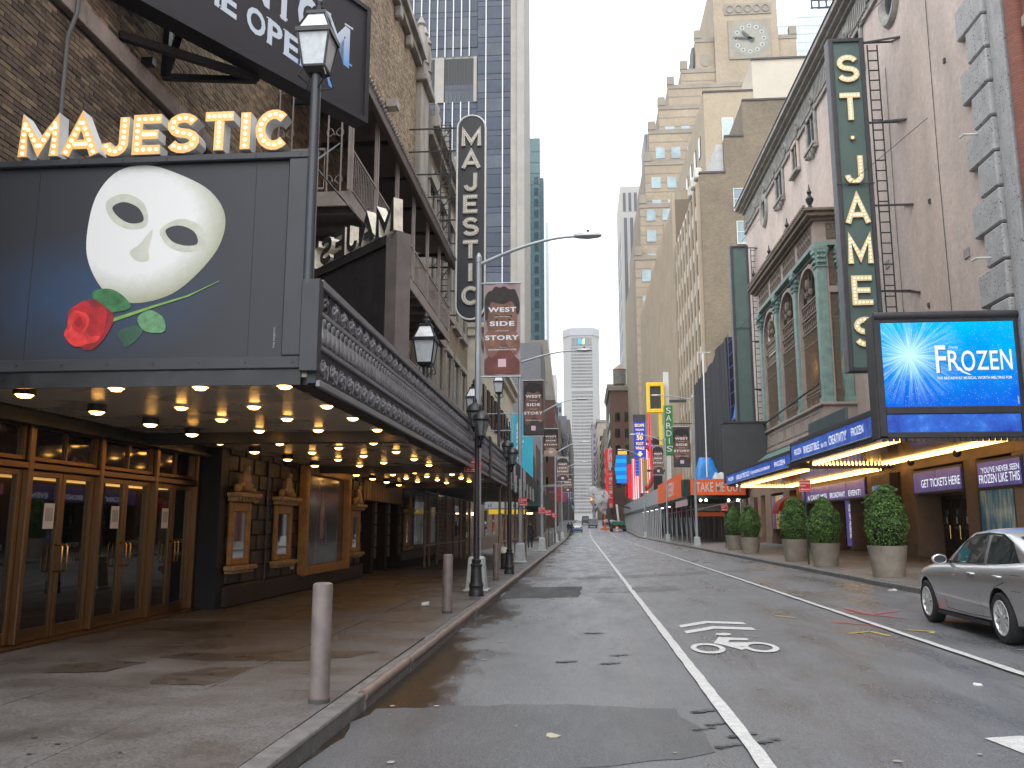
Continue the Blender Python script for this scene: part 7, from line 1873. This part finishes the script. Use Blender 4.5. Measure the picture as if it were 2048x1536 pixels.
# ================================================================ PLANTERS
M_POT = mk('cast stone pot', (.30,.265,.22), .75, var=.2, scale=3, bump=.15, bscale=30, fine=.12, fscale=90)
M_SOIL = mk('potting soil', (.03,.022,.016), .95)
M_LEAFG = mk('box shrub leaves', (.078,.150,.036), .6, var=.5, scale=5, island=.6, spec=.3)
M_TWIG = mk('shrub twigs', (.10,.075,.045), .85)
def shrub_mesh(seed, parent, z0=.86):
    rnd = random.Random(seed); M = MB(); rx, h = .62, 2.0
    TAB = [(0,.60),(.12,.80),(.28,.98),(.4,1.0),(.55,.92),(.7,.76),(.82,.58),(.92,.36),(1,.08)]
    def rad(t): return rx*lerp_tab(TAB, t)
    lumps = [(rnd.uniform(0,2*PI), rnd.uniform(.05,.97), rnd.uniform(.08,.17), rnd.uniform(.0,.13)) for _ in range(110)]
    for i in range(9500):
        t = rnd.random()**.85; a = rnd.uniform(0,2*PI); R = rad(t)
        bump = 0
        for la, lt, lw, lh in lumps:
            da = math.atan2(math.sin(a-la), math.cos(a-la))*R; dt = (t-lt)*h; d2 = da*da+dt*dt
            if d2 < lw*lw: bump += lh*(1-d2/(lw*lw))
        if t < .32 and math.cos(a+1.1) > .1 and rnd.random() < .6: continue   # thin, twiggy skirt
        r = (R+bump)*rnd.uniform(.80,1.02); p = Vector((r*math.cos(a), r*math.sin(a), z0+t*h*(1+.0)))
        n = Vector((math.cos(a),math.sin(a),.5+(t-.5)*1.6)).normalized()+Vector((rnd.gauss(0,.5),rnd.gauss(0,.5),rnd.gauss(0,.5))); n.normalize()
        u = n.orthogonal().normalized(); u.rotate(Matrix.Rotation(rnd.uniform(0,6.28),3,n)); v = n.cross(u); s = rnd.uniform(.016,.032)
        b = len(M.v); M.v += [tuple(p-u*s*1.5), tuple(p-v*s*.75+n*.006), tuple(p+u*s*1.5), tuple(p+v*s*.75+n*.006)]; M.f.append((b,b+1,b+2,b+3))
    me = bpy.data.meshes.new('foliage'); me.from_pydata(M.v, [], M.f); me.materials.append(M_LEAFG)
    o = bpy.data.objects.new('foliage', me); COL.objects.link(o); par(o, parent); tag(o, kind='stuff')
    T = MB()
    for i in range(46):
        a = rnd.uniform(0,2*PI); t = rnd.uniform(.2,.75); R = rad(t)*.86
        T.tube([(.06*math.cos(a),.06*math.sin(a),z0-.05),(R*.55*math.cos(a),R*.55*math.sin(a),z0+h*t*.5),(R*math.cos(a+.1),R*math.sin(a+.1),z0+h*t)], [.016,.010,.004], 5)
    T.build('stems', M_TWIG, parent)
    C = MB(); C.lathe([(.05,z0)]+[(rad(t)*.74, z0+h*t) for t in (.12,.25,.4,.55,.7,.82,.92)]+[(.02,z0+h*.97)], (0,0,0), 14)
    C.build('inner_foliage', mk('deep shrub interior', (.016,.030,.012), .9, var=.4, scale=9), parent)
pl_labels = ['nearest clipped shrub in a stone pot, beside the silver car','second clipped shrub planter, in front of the doors under the second canopy','third clipped shrub planter, half hidden behind the green sign post','fourth clipped shrub planter, left of the theatre posters','farthest clipped shrub planter, in front of the orange sign shed']
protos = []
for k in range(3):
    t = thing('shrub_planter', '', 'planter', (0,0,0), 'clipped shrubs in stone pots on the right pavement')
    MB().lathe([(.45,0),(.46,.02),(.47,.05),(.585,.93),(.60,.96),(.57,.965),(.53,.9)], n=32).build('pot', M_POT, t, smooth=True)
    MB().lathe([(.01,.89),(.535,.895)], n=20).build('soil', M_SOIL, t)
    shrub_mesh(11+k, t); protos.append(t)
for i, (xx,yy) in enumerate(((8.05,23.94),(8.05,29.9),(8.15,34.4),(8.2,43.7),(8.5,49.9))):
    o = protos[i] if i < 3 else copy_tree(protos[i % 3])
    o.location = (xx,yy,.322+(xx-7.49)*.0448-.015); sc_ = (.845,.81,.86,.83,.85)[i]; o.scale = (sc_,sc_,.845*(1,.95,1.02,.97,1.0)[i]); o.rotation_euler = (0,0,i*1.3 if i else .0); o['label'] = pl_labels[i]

# ================================================================ CARS
M_SILV = mk('silver car paint', (.50,.50,.51), .30, metal=.75, var=.04, scale=2, coat=.8)
M_CGLASS = mk('tinted car glass', (.022,.030,.032), .02, var=0, spec=.9)
M_TYRE = mk('tyre rubber', (.018,.018,.019), .8, var=.2, scale=12)
M_RIM = mk('alloy rim', (.62,.62,.62), .35, metal=.55, var=.06)
M_TRIM = mk('black trim', (.015,.015,.016), .5); M_CHROME = mk('chrome', (.75,.75,.76), .1, metal=1, var=0)
M_DARK = mk('wheel well', (.006,.006,.006), .9)
HW = [(-1.06,.62),(-1.0,.76),(-.85,.845),(-.5,.895),(0,.905),(1.4,.91),(2.6,.905),(3.0,.88),(3.35,.82),(3.6,.70),(3.74,.50)]
DECK = [(-1.06,.72),(-1.02,1.00),(-.9,1.075),(-.6,1.10),(0,1.06),(1.2,1.02),(2.0,1.0),(2.5,.965),(3.1,.89),(3.5,.79),(3.74,.62)]
BELT = [(-1.06,.70),(-.9,.97),(-.5,1.0),(0,.985),(1.0,.955),(2.0,.925),(2.6,.90),(3.1,.83),(3.5,.73),(3.74,.58)]
SILL = [(-1.06,.40),(-.95,.30),(-.5,.22),(2.9,.20),(3.4,.22),(3.74,.36)]
def side_prof(y):       # (x, z) from sill up to the belt edge
    w = lerp_tab(HW,y); zs = lerp_tab(SILL,y); zb = lerp_tab(BELT,y); H = zb-zs
    return [(w*.86,zs),(w*.95,zs+.05),(w*.965,zs+H*.22),(w*.985,zs+H*.42),(w*1.0,zs+H*.66),(w*.992,zs+H*.84),(w*.965,zs+H*.95),(w*.91,zb+.012)]
def body_x(y, z):
    P = side_prof(y)
    for (x0,z0),(x1,z1) in zip(P, P[1:]):
        if z <= z1: return x0+(x1-x0)*max(0,(z-z0)/(z1-z0))
    return P[-1][0]
ROOF = [(-.78,1.06),(-.55,1.16),(-.25,1.31),(.1,1.42),(.5,1.462),(.9,1.465),(1.25,1.435),(1.6,1.28),(2.12,.98)]
def gh_x(y, z):         # greenhouse side
    zb = .96; q = max(0,min(1,(z-zb)/.5)); w = lerp_tab([(-.8,.70),(-.3,.78),(.4,.81),(1.3,.81),(2.1,.77)], y)
    return w - .20*q**1.15
def make_car(paint, label, cat, group=None, simple=False, lights=True):
    t = thing('parked_car', label, cat, (0,0,0), group)
    B = MB(); ys = [-1.06,-1.03,-.98,-.9,-.75,-.6,-.4,-.2,0,.25,.5,.8,1.1,1.4,1.7,2.0,2.2,2.4,2.6,2.8,3.0,3.2,3.4,3.55,3.66,3.74]
    R = []
    for y in ys:
        P = side_prof(y); zd = lerp_tab(DECK,y); zs = P[0][1]; xe = P[-1][0]; ze = P[-1][1]
        top = [(xe*.93, ze+(zd-ze)*.45),(xe*.72, ze+(zd-ze)*.8),(xe*.36,zd),(0,zd+.01)]
        half = [(0,zs-.01),(P[0][0]*.6,zs-.005)]+P+top
        full = half+[(-x,z) for x,z in reversed(half[1:-1])]
        R.append([(x,y,z) for x,z in full])
    B.rings(R); body = B.build('body', paint, t, smooth='all')
    # wheel arches cut out of the shell
    cut = MB()
    for wy in (0,2.78):
        for s in (-1,1): cut.cyl((s*.60,wy,.335),(s*1.1,wy,.335),.385,n=36)
    co = cut.build('cutter', M_DARK)
    md = body.modifiers.new('arches','BOOLEAN'); md.operation = 'DIFFERENCE'; md.object = co; md.solver = 'EXACT'
    dg = bpy.context.evaluated_depsgraph_get(); me = bpy.data.meshes.new_from_object(body.evaluated_get(dg))
    body.modifiers.clear(); body.data = me; bpy.data.objects.remove(co)
    me.materials.clear(); me.materials.append(paint); me.materials.append(M_DARK)
    me.polygons.foreach_set('use_smooth',[True]*len(me.polygons)); me.set_sharp_from_angle(angle=math.radians(35))
    for f in me.polygons:
        c = f.center
        for wy in (0,2.78):
            r = math.hypot(c.y-wy, c.z-.335)
            if (abs(r-.385) < .03 and abs(f.normal.x) < .4) or (r < .38 and abs(abs(c.x)-.60) < .03): f.material_index = 1
    # greenhouse
    G = MB(); R = []
    for y, zr in [(a,lerp_tab(ROOF,a)) for a in (-.78,-.65,-.5,-.35,-.2,-.05,.1,.3,.5,.7,.9,1.1,1.25,1.4,1.6,1.85,2.12)]:
        pts = [(gh_x(y,.94),.94)]; zt = max(.95,zr-.05)
        for q in (.3,.6,.85,1): z = .94+(zt-.94)*q; pts.append((gh_x(y,z),z))
        xe = pts[-1][0]; pts += [(xe-.05,zt+.03),(xe*.6,zr+.005),(0,zr+.012)]
        full = [(-x,z) for x,z in pts[:-1]]+[pts[-1]]+[(x,z) for x,z in reversed(pts[:-1])]
        R.append([(x,y,z) for x,z in full])
    G.rings(R); gh = G.build('roof', paint, t, smooth='all')
    def side_patch(name, poly, m, off, parent, f=gh_x):
        for s in (-1,1):
            MB().poly([(s*(f(y,z)+off),y,z) for y,z in poly]).build(name, m, parent)
    dens = lambda P: [tuple(Vector(P[i]).lerp(Vector(P[(i+1)%len(P)]),k/4)) for i in range(len(P)) for k in range(4)]
    # black surround, then panes
    side_patch('window_surround', dens([(-.42,1.03),(.0,1.0),(1.0,.985),(1.86,.985),(1.45,1.29),(1.12,1.40),(.7,1.425),(.2,1.405),(-.12,1.30)]), M_TRIM, .004, gh)
    side_patch('side_window', dens([(.62,1.01),(1.0,1.0),(1.78,1.0),(1.42,1.27),(1.10,1.375),(.72,1.398),(.66,1.39)]), M_CGLASS, .008, gh)
    side_patch('side_window', dens([(-.12,1.02),(.50,1.01),(.54,1.39),(.2,1.375),(-.02,1.31),(-.14,1.2)]), M_CGLASS, .008, gh)
    side_patch('quarter_window', dens([(-.36,1.045),(-.16,1.03),(-.18,1.18),(-.2,1.22)]), M_CGLASS, .008, gh)
    side_patch('chrome_strip', dens([(-.44,1.005),(.0,.978),(1.88,.965),(1.88,.982),(.0,.997),(-.43,1.027)]), M_CHROME, .012, gh)
    def cross(name, y0, y1, m, wf, off=.012):
        Q = MB(); n = 8
        for k in range(5):
            y = y0+(y1-y0)*k/4; zr = lerp_tab(ROOF,y)+off
            Q.v += [(wf*gh_x(y,zr)*(-1+2*j/n), y, zr+.008*(1-(abs(-1+2*j/n))**2)-.02*abs(-1+2*j/n)**3) for j in range(n+1)]
        for k in range(4):
            for j in range(n): b = k*(n+1)+j; Q.f.append((b,b+1,b+n+2,b+n+1))
        Q.build(name, m, gh, smooth='all')
    cross('windscreen', 1.36, 2.02, M_CGLASS, .86); cross('rear_window', -.66, -.04, M_CGLASS, .86)
    # seams, handles, mirrors, filler, lamps
    def seam(pts, w=.005):
        for s in (-1,1):
            S = MB()
            for a,b in zip(pts, pts[1:]):
                va, vb = Vector(a), Vector(b); d = (vb-va).normalized(); n = Vector((-d.y,d.x))*w
                S.poly([(s*(body_x(q.x,q.y)+.002),q.x,q.y) for q in (va+n,vb+n,vb-n,va-n)])
            S.build('panel_seam', M_TRIM, body)
    if not simple:
        seam([(2.02,.95),(2.06,.7),(2.0,.42),(1.98,.3)]); seam([(.64,.95),(.66,.6),(.64,.3)]); seam([(-.2,.97),(-.30,.86),(-.33,.75),(-.1,.72)] if 0 else [(-.28,.97),(-.22,.8),(.10,.72),(.36,.5),(.42,.3)]); seam([(1.98,.3),(1.2,.285),(.42,.3)])
        seam([(-.62,.90),(-.40,.90),(-.40,.70),(-.62,.70),(-.62,.90)], .003)
        for s in (-1,1):
            for hy in (.86,-.02):
                x = s*(body_x(hy,.86)+.012); h = MB().tube([(x-s*.02,hy-.11,.86),(x+s*.022,hy-.09,.865),(x+s*.022,hy+.08,.865),(x-s*.02,hy+.1,.86)], .014, 8); h.build('door_handle', paint, body, smooth=True)
            MB().prism([(.42,.40),(.55,.43),(1.8,.46),(1.9,.42),(1.85,.40),(.55,.385)], (s*(body_x(1,.43)+.004),0,0), (0,1,0), (0,0,1), (s,0,0), .004).build('side_crease', paint, body)
            MB().box(min(s*.80,s*.90),max(s*.80,s*.90),.40,2.36,.19,.235).build('sill_trim', M_TRIM, body)
    for s in (-1,1):
        m = MB(); c = (s*.99,1.80,1.03)
        m.rings([[(c[0]+s*.11*math.cos(a)*k, c[1]+dy, c[2]+.075*math.sin(a)*k) for a in [2*PI*j/14 for j in range(14)]] for dy,k in ((-.05,.92),(-.045,1.0),(.03,.95),(.08,.6),(.095,.2))])
        mi = m.build('mirror', paint, body, smooth=True); MB().bar((s*.80,1.82,.98),(s*.92,1.80,1.0),.05,.05).build('mirror_arm', M_TRIM, mi)
        MB().poly([(c[0]+s*.092*math.cos(a), c[1]-.0515, c[2]+.058*math.sin(a)) for a in [2*PI*j/14 for j in range(14)]]).build('mirror_glass', M_CGLASS, mi)
        tl = MB(); 
        tl.rings([[(s*x,y,z) for x,y,z in ((.52,-1.075,.72),(.80,-1.0,.72),(.80,-1.0,.94),(.52,-1.065,.96))],[(s*x,y,z) for x,y,z in ((.52,-1.0,.72),(.80,-.9,.72),(.80,-.9,.94),(.52,-1.0,.96))]])
        tl.build('tail_light', mk('red lamp lens', (.35,.01,.012), .15, emit=.4 if simple else 0, ecol=(1,.03,.02)), body)
        hl = MB().rings([[(s*x,y,z) for x,y,z in ((.45,3.66,.66),(.72,3.50,.66),(.76,3.40,.76),(.50,3.60,.77))],[(s*x,y,z) for x,y,z in ((.45,3.5,.62),(.70,3.3,.62),(.72,3.2,.76),(.50,3.4,.78))]]); hl.build('headlight', mk('clear lamp', (.5,.5,.5), .1), body)
    bx('bumper', paint, body, -.7, .7, -1.10, -.98, .38, .68, .04); bx('plate', mk('plate', (.6,.5,.2), .5), body, -.25, .25, -1.108, -1.101, .74, .88)
    # wheels
    W = MB(); W.lathe([(.215,-.10),(.30,-.105),(.325,-.085),(.333,-.04),(.333,.04),(.325,.085),(.30,.105),(.215,.10),(.215,-.10)], n=36, cap=False)
    rim = MB(); rim.lathe([(.235,.092),(.225,.106),(.210,.104),(.203,.09),(.20,.02),(.19,.012)], n=36, cap=False)
    for k in range(10):
        a = 2*PI*k/10; d = Vector((math.cos(a),math.sin(a),0)); n = Vector((-d.y,d.x,0))
        rim.rings([[d*.05+n*w_+Vector((0,0,z)) for w_,z in ((-.02,.03),(.02,.03),(.016,.085),(-.016,.092))],[d*.208+n*w_+Vector((0,0,z)) for w_,z in ((-.026,.03),(.026,.03),(.018,.097),(-.018,.097))]])
    rim.lathe([(.06,.02),(.058,.09),(.03,.098),(.005,.1)], n=16)
    hubb = MB().lathe([(.205,-.03),(.205,.012),(.01,.013)], n=24)
    src = None
    for s in (-1,1):
        for wy in (0,2.78):
            if src is None: w = W.build('wheel', M_TYRE, t, smooth=True); rm = rim.build('rim', M_RIM, w, smooth=True); hb = hubb.build('brake_disc', mk('brake steel', (.12,.12,.12), .5, metal=.6), w); src = w
            else: w = copy_tree(src, None); w.parent = t; w.matrix_parent_inverse = Matrix.Identity(4)
            w.location = (s*.80,wy,.333); w.rotation_euler = (0, s*PI/2, 0)
    bx('underbody', M_DARK, body, -.62, .62, -.9, 3.4, .18, .5)
    return t
car = make_car(M_SILV, 'silver saloon car parked at the right kerb with ten-spoke wheels', 'car')
car.location = (6.30, 12.02, xfall(6.30)); car.rotation_euler = (0,-.033,-.03); car.scale = (.955,.955,1.0)
def far_car(x, y, paint, label, group='distant vehicles'):
    c = copy_tree(fc0) if FCN else fc0
    FCN.append(1); c.location = (x,y,gz(y)+xfall(x)); c.rotation_euler = (0,-.033 if x > 2 else 0,0); c['label'] = label
    for o in [c]+list(c.children):
        for ch in (o.children if o is not c else []):
            pass
        if o.type == 'MESH' and o.name.split('.')[0] in ('body','roof'):
            if paint is not M_DKCAR: o.data = o.data.copy(); o.data.materials[0] = paint
    return c
M_DKCAR = mk('dark car paint', (.03,.032,.036), .25, metal=.4, coat=.6); M_WCAR = mk('white car paint', (.62,.63,.65), .3, coat=.5); M_GCAR = mk('grey car paint', (.22,.22,.23), .3, metal=.6, coat=.5)
FCN = []; fc0 = make_car(M_DKCAR, '', 'car', 'distant vehicles', simple=True)
far_car(5.6, 205, M_DKCAR, 'dark car with lit tail lamps behind the orange steam pipe'); far_car(6.6, 190, M_DKCAR, 'dark car parked near the orange steam pipe on the right'); 
pcar = far_car(-.9, 152, M_WCAR, 'white and blue police car stopped at the left kerb far away', 'distant vehicles')
for o in (bx('blue_stripe', mk('police blue', (.05,.15,.5), .4), None, -.8, .8, -1.125, -1.102, .4, .62), bx('light_bar', mk('light bar', (.5,.5,.55), .3), None, -.55, .55, .4, .65, 1.485, 1.58)): o.parent = pcar
far_car(7.0, 172, M_WCAR, 'white car parked far off at the right kerb')
van = thing('delivery_van', 'grey van driving away in the middle of the far street', 'van', (2.2,186,gz(186)))
V = MB(); zg = gz(186)
V.rings([[(2.2+a*w,y,zg+z) for a,z in ((-1,.35),(1,.35),(1,1.2),(.93,1.75),(.85,1.98),(-.85,1.98),(-.93,1.75),(-1,1.2))] for y,w in ((186,1.0),(186.3,1.02),(190.2,1.02),(191.6,.98))]); V.build('body', M_GCAR, van, bevel=.05)
bx('rear_window', M_CGLASS, van, 1.42, 2.98, 185.96, 185.99, zg+1.2, zg+1.75); bx('bumper', M_TRIM, van, 1.25, 3.15, 185.85, 185.99, zg+.35, zg+.6)
for s in (1.28,2.98): bx('tail_light', mk('red lamp lens', (0,0,0)), van, s, s+.14, 185.95, 185.99, zg+.8, zg+1.15)
for s in (1.3,2.85):
    for y in (187,190.4): MB().cyl((s,y,zg+.36),(s+.25,y,zg+.36),.36,n=16).build('wheel', M_TYRE, van, smooth=True)
van2 = thing('delivery_van', 'second darker van ahead of the grey one far down the street', 'van', (1.0,225,gz(225)))
zg = gz(225); V = MB().rings([[(.8+a*w,y,zg+z) for a,z in ((-1,.35),(1,.35),(1,1.2),(.9,1.8),(.8,2.2),(-.8,2.2),(-.9,1.8),(-1,1.2))] for y,w in ((225,1.0),(230,1.0))]); V.build('body', M_DKCAR, van2, bevel=.05); bx('rear_window', M_CGLASS, van2, .1, 1.5, 224.96, 224.99, zg+1.2, zg+1.8)
for s in (-.1,1.5): MB().cyl((s,226,zg+.36),(s+.25,226,zg+.36),.36,n=14).build('wheel', M_TYRE, van2, smooth=True)
# green boom lift, barrel, steam pipe, steam
bl = thing('boom_lift', 'dark green boom lift with raised white arm in the far right lane', 'boom lift', (6.2,150,gz(150)))
M_LIFT = mk('dark green machine paint', (.01,.10,.075), .45); zg = gz(150)+.16
MB().rings([[(6.1+a,y,zg+z) for a,z in ((-1.15,1.0),(1.15,1.0),(1.15,1.5),(.9,1.75),(-.9,1.75),(-1.15,1.5))] for y in (150,154)]).build('turntable', M_LIFT, bl, bevel=.08)
bx('chassis', M_CHAR, bl, 5.2, 7.0, 150.4, 153.6, zg+.5, zg+.99); 
for s in (4.75,7.0):
    for y in (150.6,153.2): MB().cyl((s,y,zg+.5),(s+.45,y,zg+.5),.5,n=18).build('wheel', M_TYRE, bl, smooth=True)
MB().bar((6.2,151,zg+1.7),(5.9,150.6,zg+4.6),.32).build('arm', M_WHITE, bl); MB().bar((5.9,150.6,zg+4.5),(8.6,152,zg+3.9),.25).build('arm', M_CHAR, bl)
br = thing('traffic_barrel', 'orange and white striped traffic barrel in front of the green boom lift', 'barrel', (5.75,146,gz(146)))
M_ORB = mk('orange plastic', (.65,.10,.015), .5)
for k in range(5): MB().lathe([(.30-.015*k,0),(.30-.015*k-.012,.2)], (5.75,146,gz(146)+.15+k*.205), 14).build('band', M_ORB if k % 2 == 0 else M_WHITE, br, smooth=True)
sp_ = thing('steam_pipe', 'orange striped steam pipe standing in the far right lane', 'steam pipe', (4.2,165,gz(165)))
for k in range(6): MB().cyl((4.2,165,gz(165)+.3+k*.42),(4.2,165,gz(165)+.3+(k+1)*.42-.004),.24-.01*k,n=14).build('band', M_ORB if k != 3 else M_WHITE, sp_, smooth=True)
bx('base', M_ORB, sp_, 3.4, 5.0, 164.4, 165.6, gz(165)+.1, gz(165)+.38)
stm = MB(); rnd = random.Random(4)
for i in range(16):
    q = i/15; stm.ball((4.2-1.5*q+rnd.uniform(-.5,.5)*q*2.4, 165+rnd.uniform(-.5,.5), gz(165)+3.0+4.2*q), .35+1.15*q*rnd.uniform(.7,1.1), 10, 7)
me = stm
vm_ = bpy.data.materials.new('steam'); vm_.use_nodes = True; t = vm_.node_tree; t.nodes.clear()
po = t.nodes.new('ShaderNodeVolumePrincipled'); oo = t.nodes.new('ShaderNodeOutputMaterial'); t.links.new(po.outputs[0], oo.inputs['Volume'])
po.inputs['Color'].default_value = (.95,.95,.96,1); nz = _n(t,'ShaderNodeTexNoise', Scale=1.1, Detail=5.0, Roughness=.6); g_ = _n(t,'ShaderNodeNewGeometry'); t.links.new(g_.outputs['Position'], nz.inputs['Vector'])
mr = _n(t,'ShaderNodeMapRange'); mr.inputs['From Min'].default_value = .42; mr.inputs['From Max'].default_value = .62; mr.inputs['To Max'].default_value = 2.2; t.links.new(nz.outputs[0], mr.inputs['Value']); t.links.new(mr.outputs[0], po.inputs['Density'])
so_ = stm.build('steam', vm_, None, smooth='all'); tag(so_, 'white plume of street steam rising from the orange pipe', 'steam', kind='stuff')
# ================================================================ PEOPLE
def person(loc, label, h=1.78, jacket=(.02,.02,.024), trousers=(.018,.02,.026), stride=.16, rz=0, sx=1):
    t = thing('person', label, 'person', loc)
    k = h/1.78
    V = [(0,0,.95),(0,.01,1.12),(0,.02,1.32),(0,.0,1.48),(0,.015,1.57),(0,.03,1.66),(0,.035,1.74),
         (-.10,0,.90),(-.11,-stride*.4,.50),(-.11,-stride*1.2,.09),(-.12,-stride*1.2+.13,.04),
         (.10,0,.90),(.11,stride*.9,.50),(.11,stride*.9-.06,.09),(.12,stride*.9+.10,.04),
         (-.17,0,1.44),(-.24,.04,1.18),(-.24,.16,.98),(-.20,.20,.93),(.17,0,1.44),(.25,-.03,1.17),(.24,.05,.94),(.23,.08,.87)]
    Ed = [(0,1),(1,2),(2,3),(3,4),(4,5),(5,6),(0,7),(7,8),(8,9),(9,10),(0,11),(11,12),(12,13),(13,14),(3,15),(15,16),(16,17),(17,18),(3,19),(19,20),(20,21),(21,22)]
    rad = [(.17,.12),(.175,.125),(.19,.13),(.13,.09),(.06,.06),(.085,.10),(.075,.09),(.10,.10),(.075,.075),(.055,.055),(.05,.04),(.10,.10),(.075,.075),(.055,.055),(.05,.04),(.085,.08),(.065,.065),(.05,.05),(.035,.04),(.085,.08),(.065,.065),(.05,.05),(.035,.04)]
    me = bpy.data.meshes.new('body'); me.from_pydata([(x*k,y*k,z*k) for x,y,z in V], Ed, [])
    o = bpy.data.objects.new('body', me); COL.objects.link(o)
    sk = o.modifiers.new('skin','SKIN'); o.modifiers.new('sub','SUBSURF').levels = 2; o.modifiers['sub'].render_levels = 2
    for i, r in enumerate(rad): me.skin_vertices[0].data[i].radius = (r[0]*k,r[1]*k)
    me.skin_vertices[0].data[0].use_root = True
    m = bpy.data.materials.new('clothed figure'); m.use_nodes = True; tt = m.node_tree; p = tt.nodes['Principled BSDF']; p.inputs['Roughness'].default_value = .85
    tc = _n(tt,'ShaderNodeTexCoord'); sp = _n(tt,'ShaderNodeSeparateXYZ'); tt.links.new(tc.outputs['Object'], sp.inputs[0])
    mr = _n(tt,'ShaderNodeMath', operation='DIVIDE'); mr.inputs[1].default_value = h; tt.links.new(sp.outputs[2], mr.inputs[0])
    r = _n(tt,'ShaderNodeValToRGB'); r.color_ramp.interpolation = 'CONSTANT'; e = r.color_ramp.elements
    e[0].position = 0; e[0].color = (.012,.012,.012,1); e[1].position = .05; e[1].color = (*trousers,1)
    q = e.new(.50); q.color = (*jacket,1); q = e.new(.885); q.color = (.30,.17,.12,1)
    tt.links.new(mr.outputs[0], r.inputs[0]); tt.links.new(r.outputs[0], p.inputs['Base Color']); me.materials.append(m)
    dg = bpy.context.evaluated_depsgraph_get(); m2 = bpy.data.meshes.new_from_object(o.evaluated_get(dg)); o.modifiers.clear(); o.data = m2
    if not m2.materials: m2.materials.append(m)
    m2.polygons.foreach_set('use_smooth',[True]*len(m2.polygons))
    o.parent = t
    c = MB().lathe([(.105*k,1.68*k),(.11*k,1.72*k),(.10*k,1.79*k),(.06*k,1.83*k),(.01,1.845*k)], (0,.03*k,0), 14).build('cap', mk('dark cap', (.02,.02,.022), .85), None, smooth=True); c.parent = t
    hd = MB().tube([(-.14*k,-.02,1.50*k),(-.07*k,-.10*k,1.53*k),(.07*k,-.10*k,1.53*k),(.14*k,-.02,1.50*k)], .055*k, 8).build('hood', mk('jacket cloth', jacket, .9), None, smooth=True); hd.parent = t
    t.rotation_euler = (0,0,rz)
    return t
person((-3.72,62.0,.15), 'man in a dark jacket and cap walking away under the green shed', 1.82, (.022,.022,.026))
person((-2.25,140.0,gz(140)+.02), 'distant officer in dark uniform standing by the white police car', 1.8, (.012,.014,.025), stride=.03)
person((-1.8,141.5,gz(141)+.02), 'second distant figure in dark clothes beside the police car', 1.75, (.02,.03,.06), stride=.05)
# traffic signal hanging over the far street
ts = thing('traffic_signal', 'yellow traffic signal hanging over the far street', 'traffic signal', (1.8,168,gz(168)))
MB().tube([(-2.6,168,gz(168)),(-2.6,168,gz(168)+6.0),(1.9,168,gz(168)+6.4)], .08, 6).build('mast', M_GALV, ts)
bx('housing', mk('signal yellow', (.55,.36,.02), .5), ts, 1.62, 1.98, 167.8, 168.1, gz(168)+4.9, gz(168)+6.1, .03); MB().cyl((1.8,167.7,gz(168)+5.8),(1.8,167.79,gz(168)+5.8),.13).build('lamp', glow('signal red', (1,.25,.03), 4), ts)
# small flags and signs hung along the far left side
for i in range(7):
    y = 128+i*14; t = thing('hanging_flag', ['first','second','third','fourth','fifth','sixth','seventh'][i]+' small flag from the left over the far left pavement', 'flag', (-3.2,y,5+gz(y)), 'small flags along the far left side')
    c = [(.25,.04,.05),(.05,.07,.22),(.3,.3,.34),(.10,.05,.12),(.35,.33,.3),(.22,.03,.05),(.06,.10,.2)][i]
    bx('cloth', mk('flag cloth %d' % i, c, .8, var=.3), t, -3.8, -2.3, y, y+.06, 5.0+gz(y)+(i%3)*.5, 7.2+gz(y)+(i%3)*.5); MB().cyl((-6.4,y+.03,7.3+gz(y)+(i%3)*.5),(-2.2,y+.03,7.3+gz(y)+(i%3)*.5),.04).build('pole', M_GALV, t)
blk_l = thing('far_left_block', 'row of mixed shop fronts far along the left side', 'building', (-9,300,0))
for i,(y0,y1,z,c) in enumerate(((119,150,13,(.14,.12,.11)),(206,230,24,(.17,.13,.10)),(262,300,34,(.22,.19,.16)),(300,360,40,(.15,.15,.17)),(360,520,46,(.2,.17,.14)))):
    bx('shop_wall', mk('far wall %d' % i, c, .8, var=.25, scale=.3), blk_l, -22, -6.3+(.4*i if i > 2 else 0), y0, y1, 0, z)
    facade_panes(blk_l, 'x', -6.3+(.4*i if i > 2 else 0), [y0+2+k*4.2 for k in range(int((y1-y0)/4.4))], [6+gz(y0)+k*4 for k in range(int((z-9)/4))], 2, 2.2, M_DGLASS)
blk_r = thing('far_right_block', 'row of mixed shop fronts far along the right side', 'building', (16,300,0))
for i,(y0,y1,z,c) in enumerate(((170.2,188,16,(.13,.11,.10)),(300.5,360,36,(.2,.16,.12)),(360.5,419,42,(.26,.22,.17)),(451,619,50,(.24,.2,.17)))):
    bx('shop_wall', mk('far wall r %d' % i, c, .8, var=.25, scale=.3), blk_r, 9.4, 24, y0, y1, 0, z)
    facade_panes(blk_r, 'x', 9.4, [y0+2+k*4.2 for k in range(int((y1-y0)/4.4))], [7+gz(y0)+k*4 for k in range(int((z-10)/4))], 2, 2.2, M_DGLASS)
# ================================================================ THIN DAMP AIR
hz = MB().box(-70,150,-25,1290,-2.2,300).build('haze', mk('haze surface', (1,1,1)))
hm = bpy.data.materials.new('damp air'); hm.use_nodes = True; t = hm.node_tree; t.nodes.clear()
pv = t.nodes.new('ShaderNodeVolumePrincipled'); oo = t.nodes.new('ShaderNodeOutputMaterial'); t.links.new(pv.outputs[0], oo.inputs['Volume'])
pv.inputs['Color'].default_value = (.93,.95,.97,1); pv.inputs['Density'].default_value = .00012; pv.inputs['Anisotropy'].default_value = .2
hz.data.materials.clear(); hz.data.materials.append(hm); tag(hz, kind='stuff')
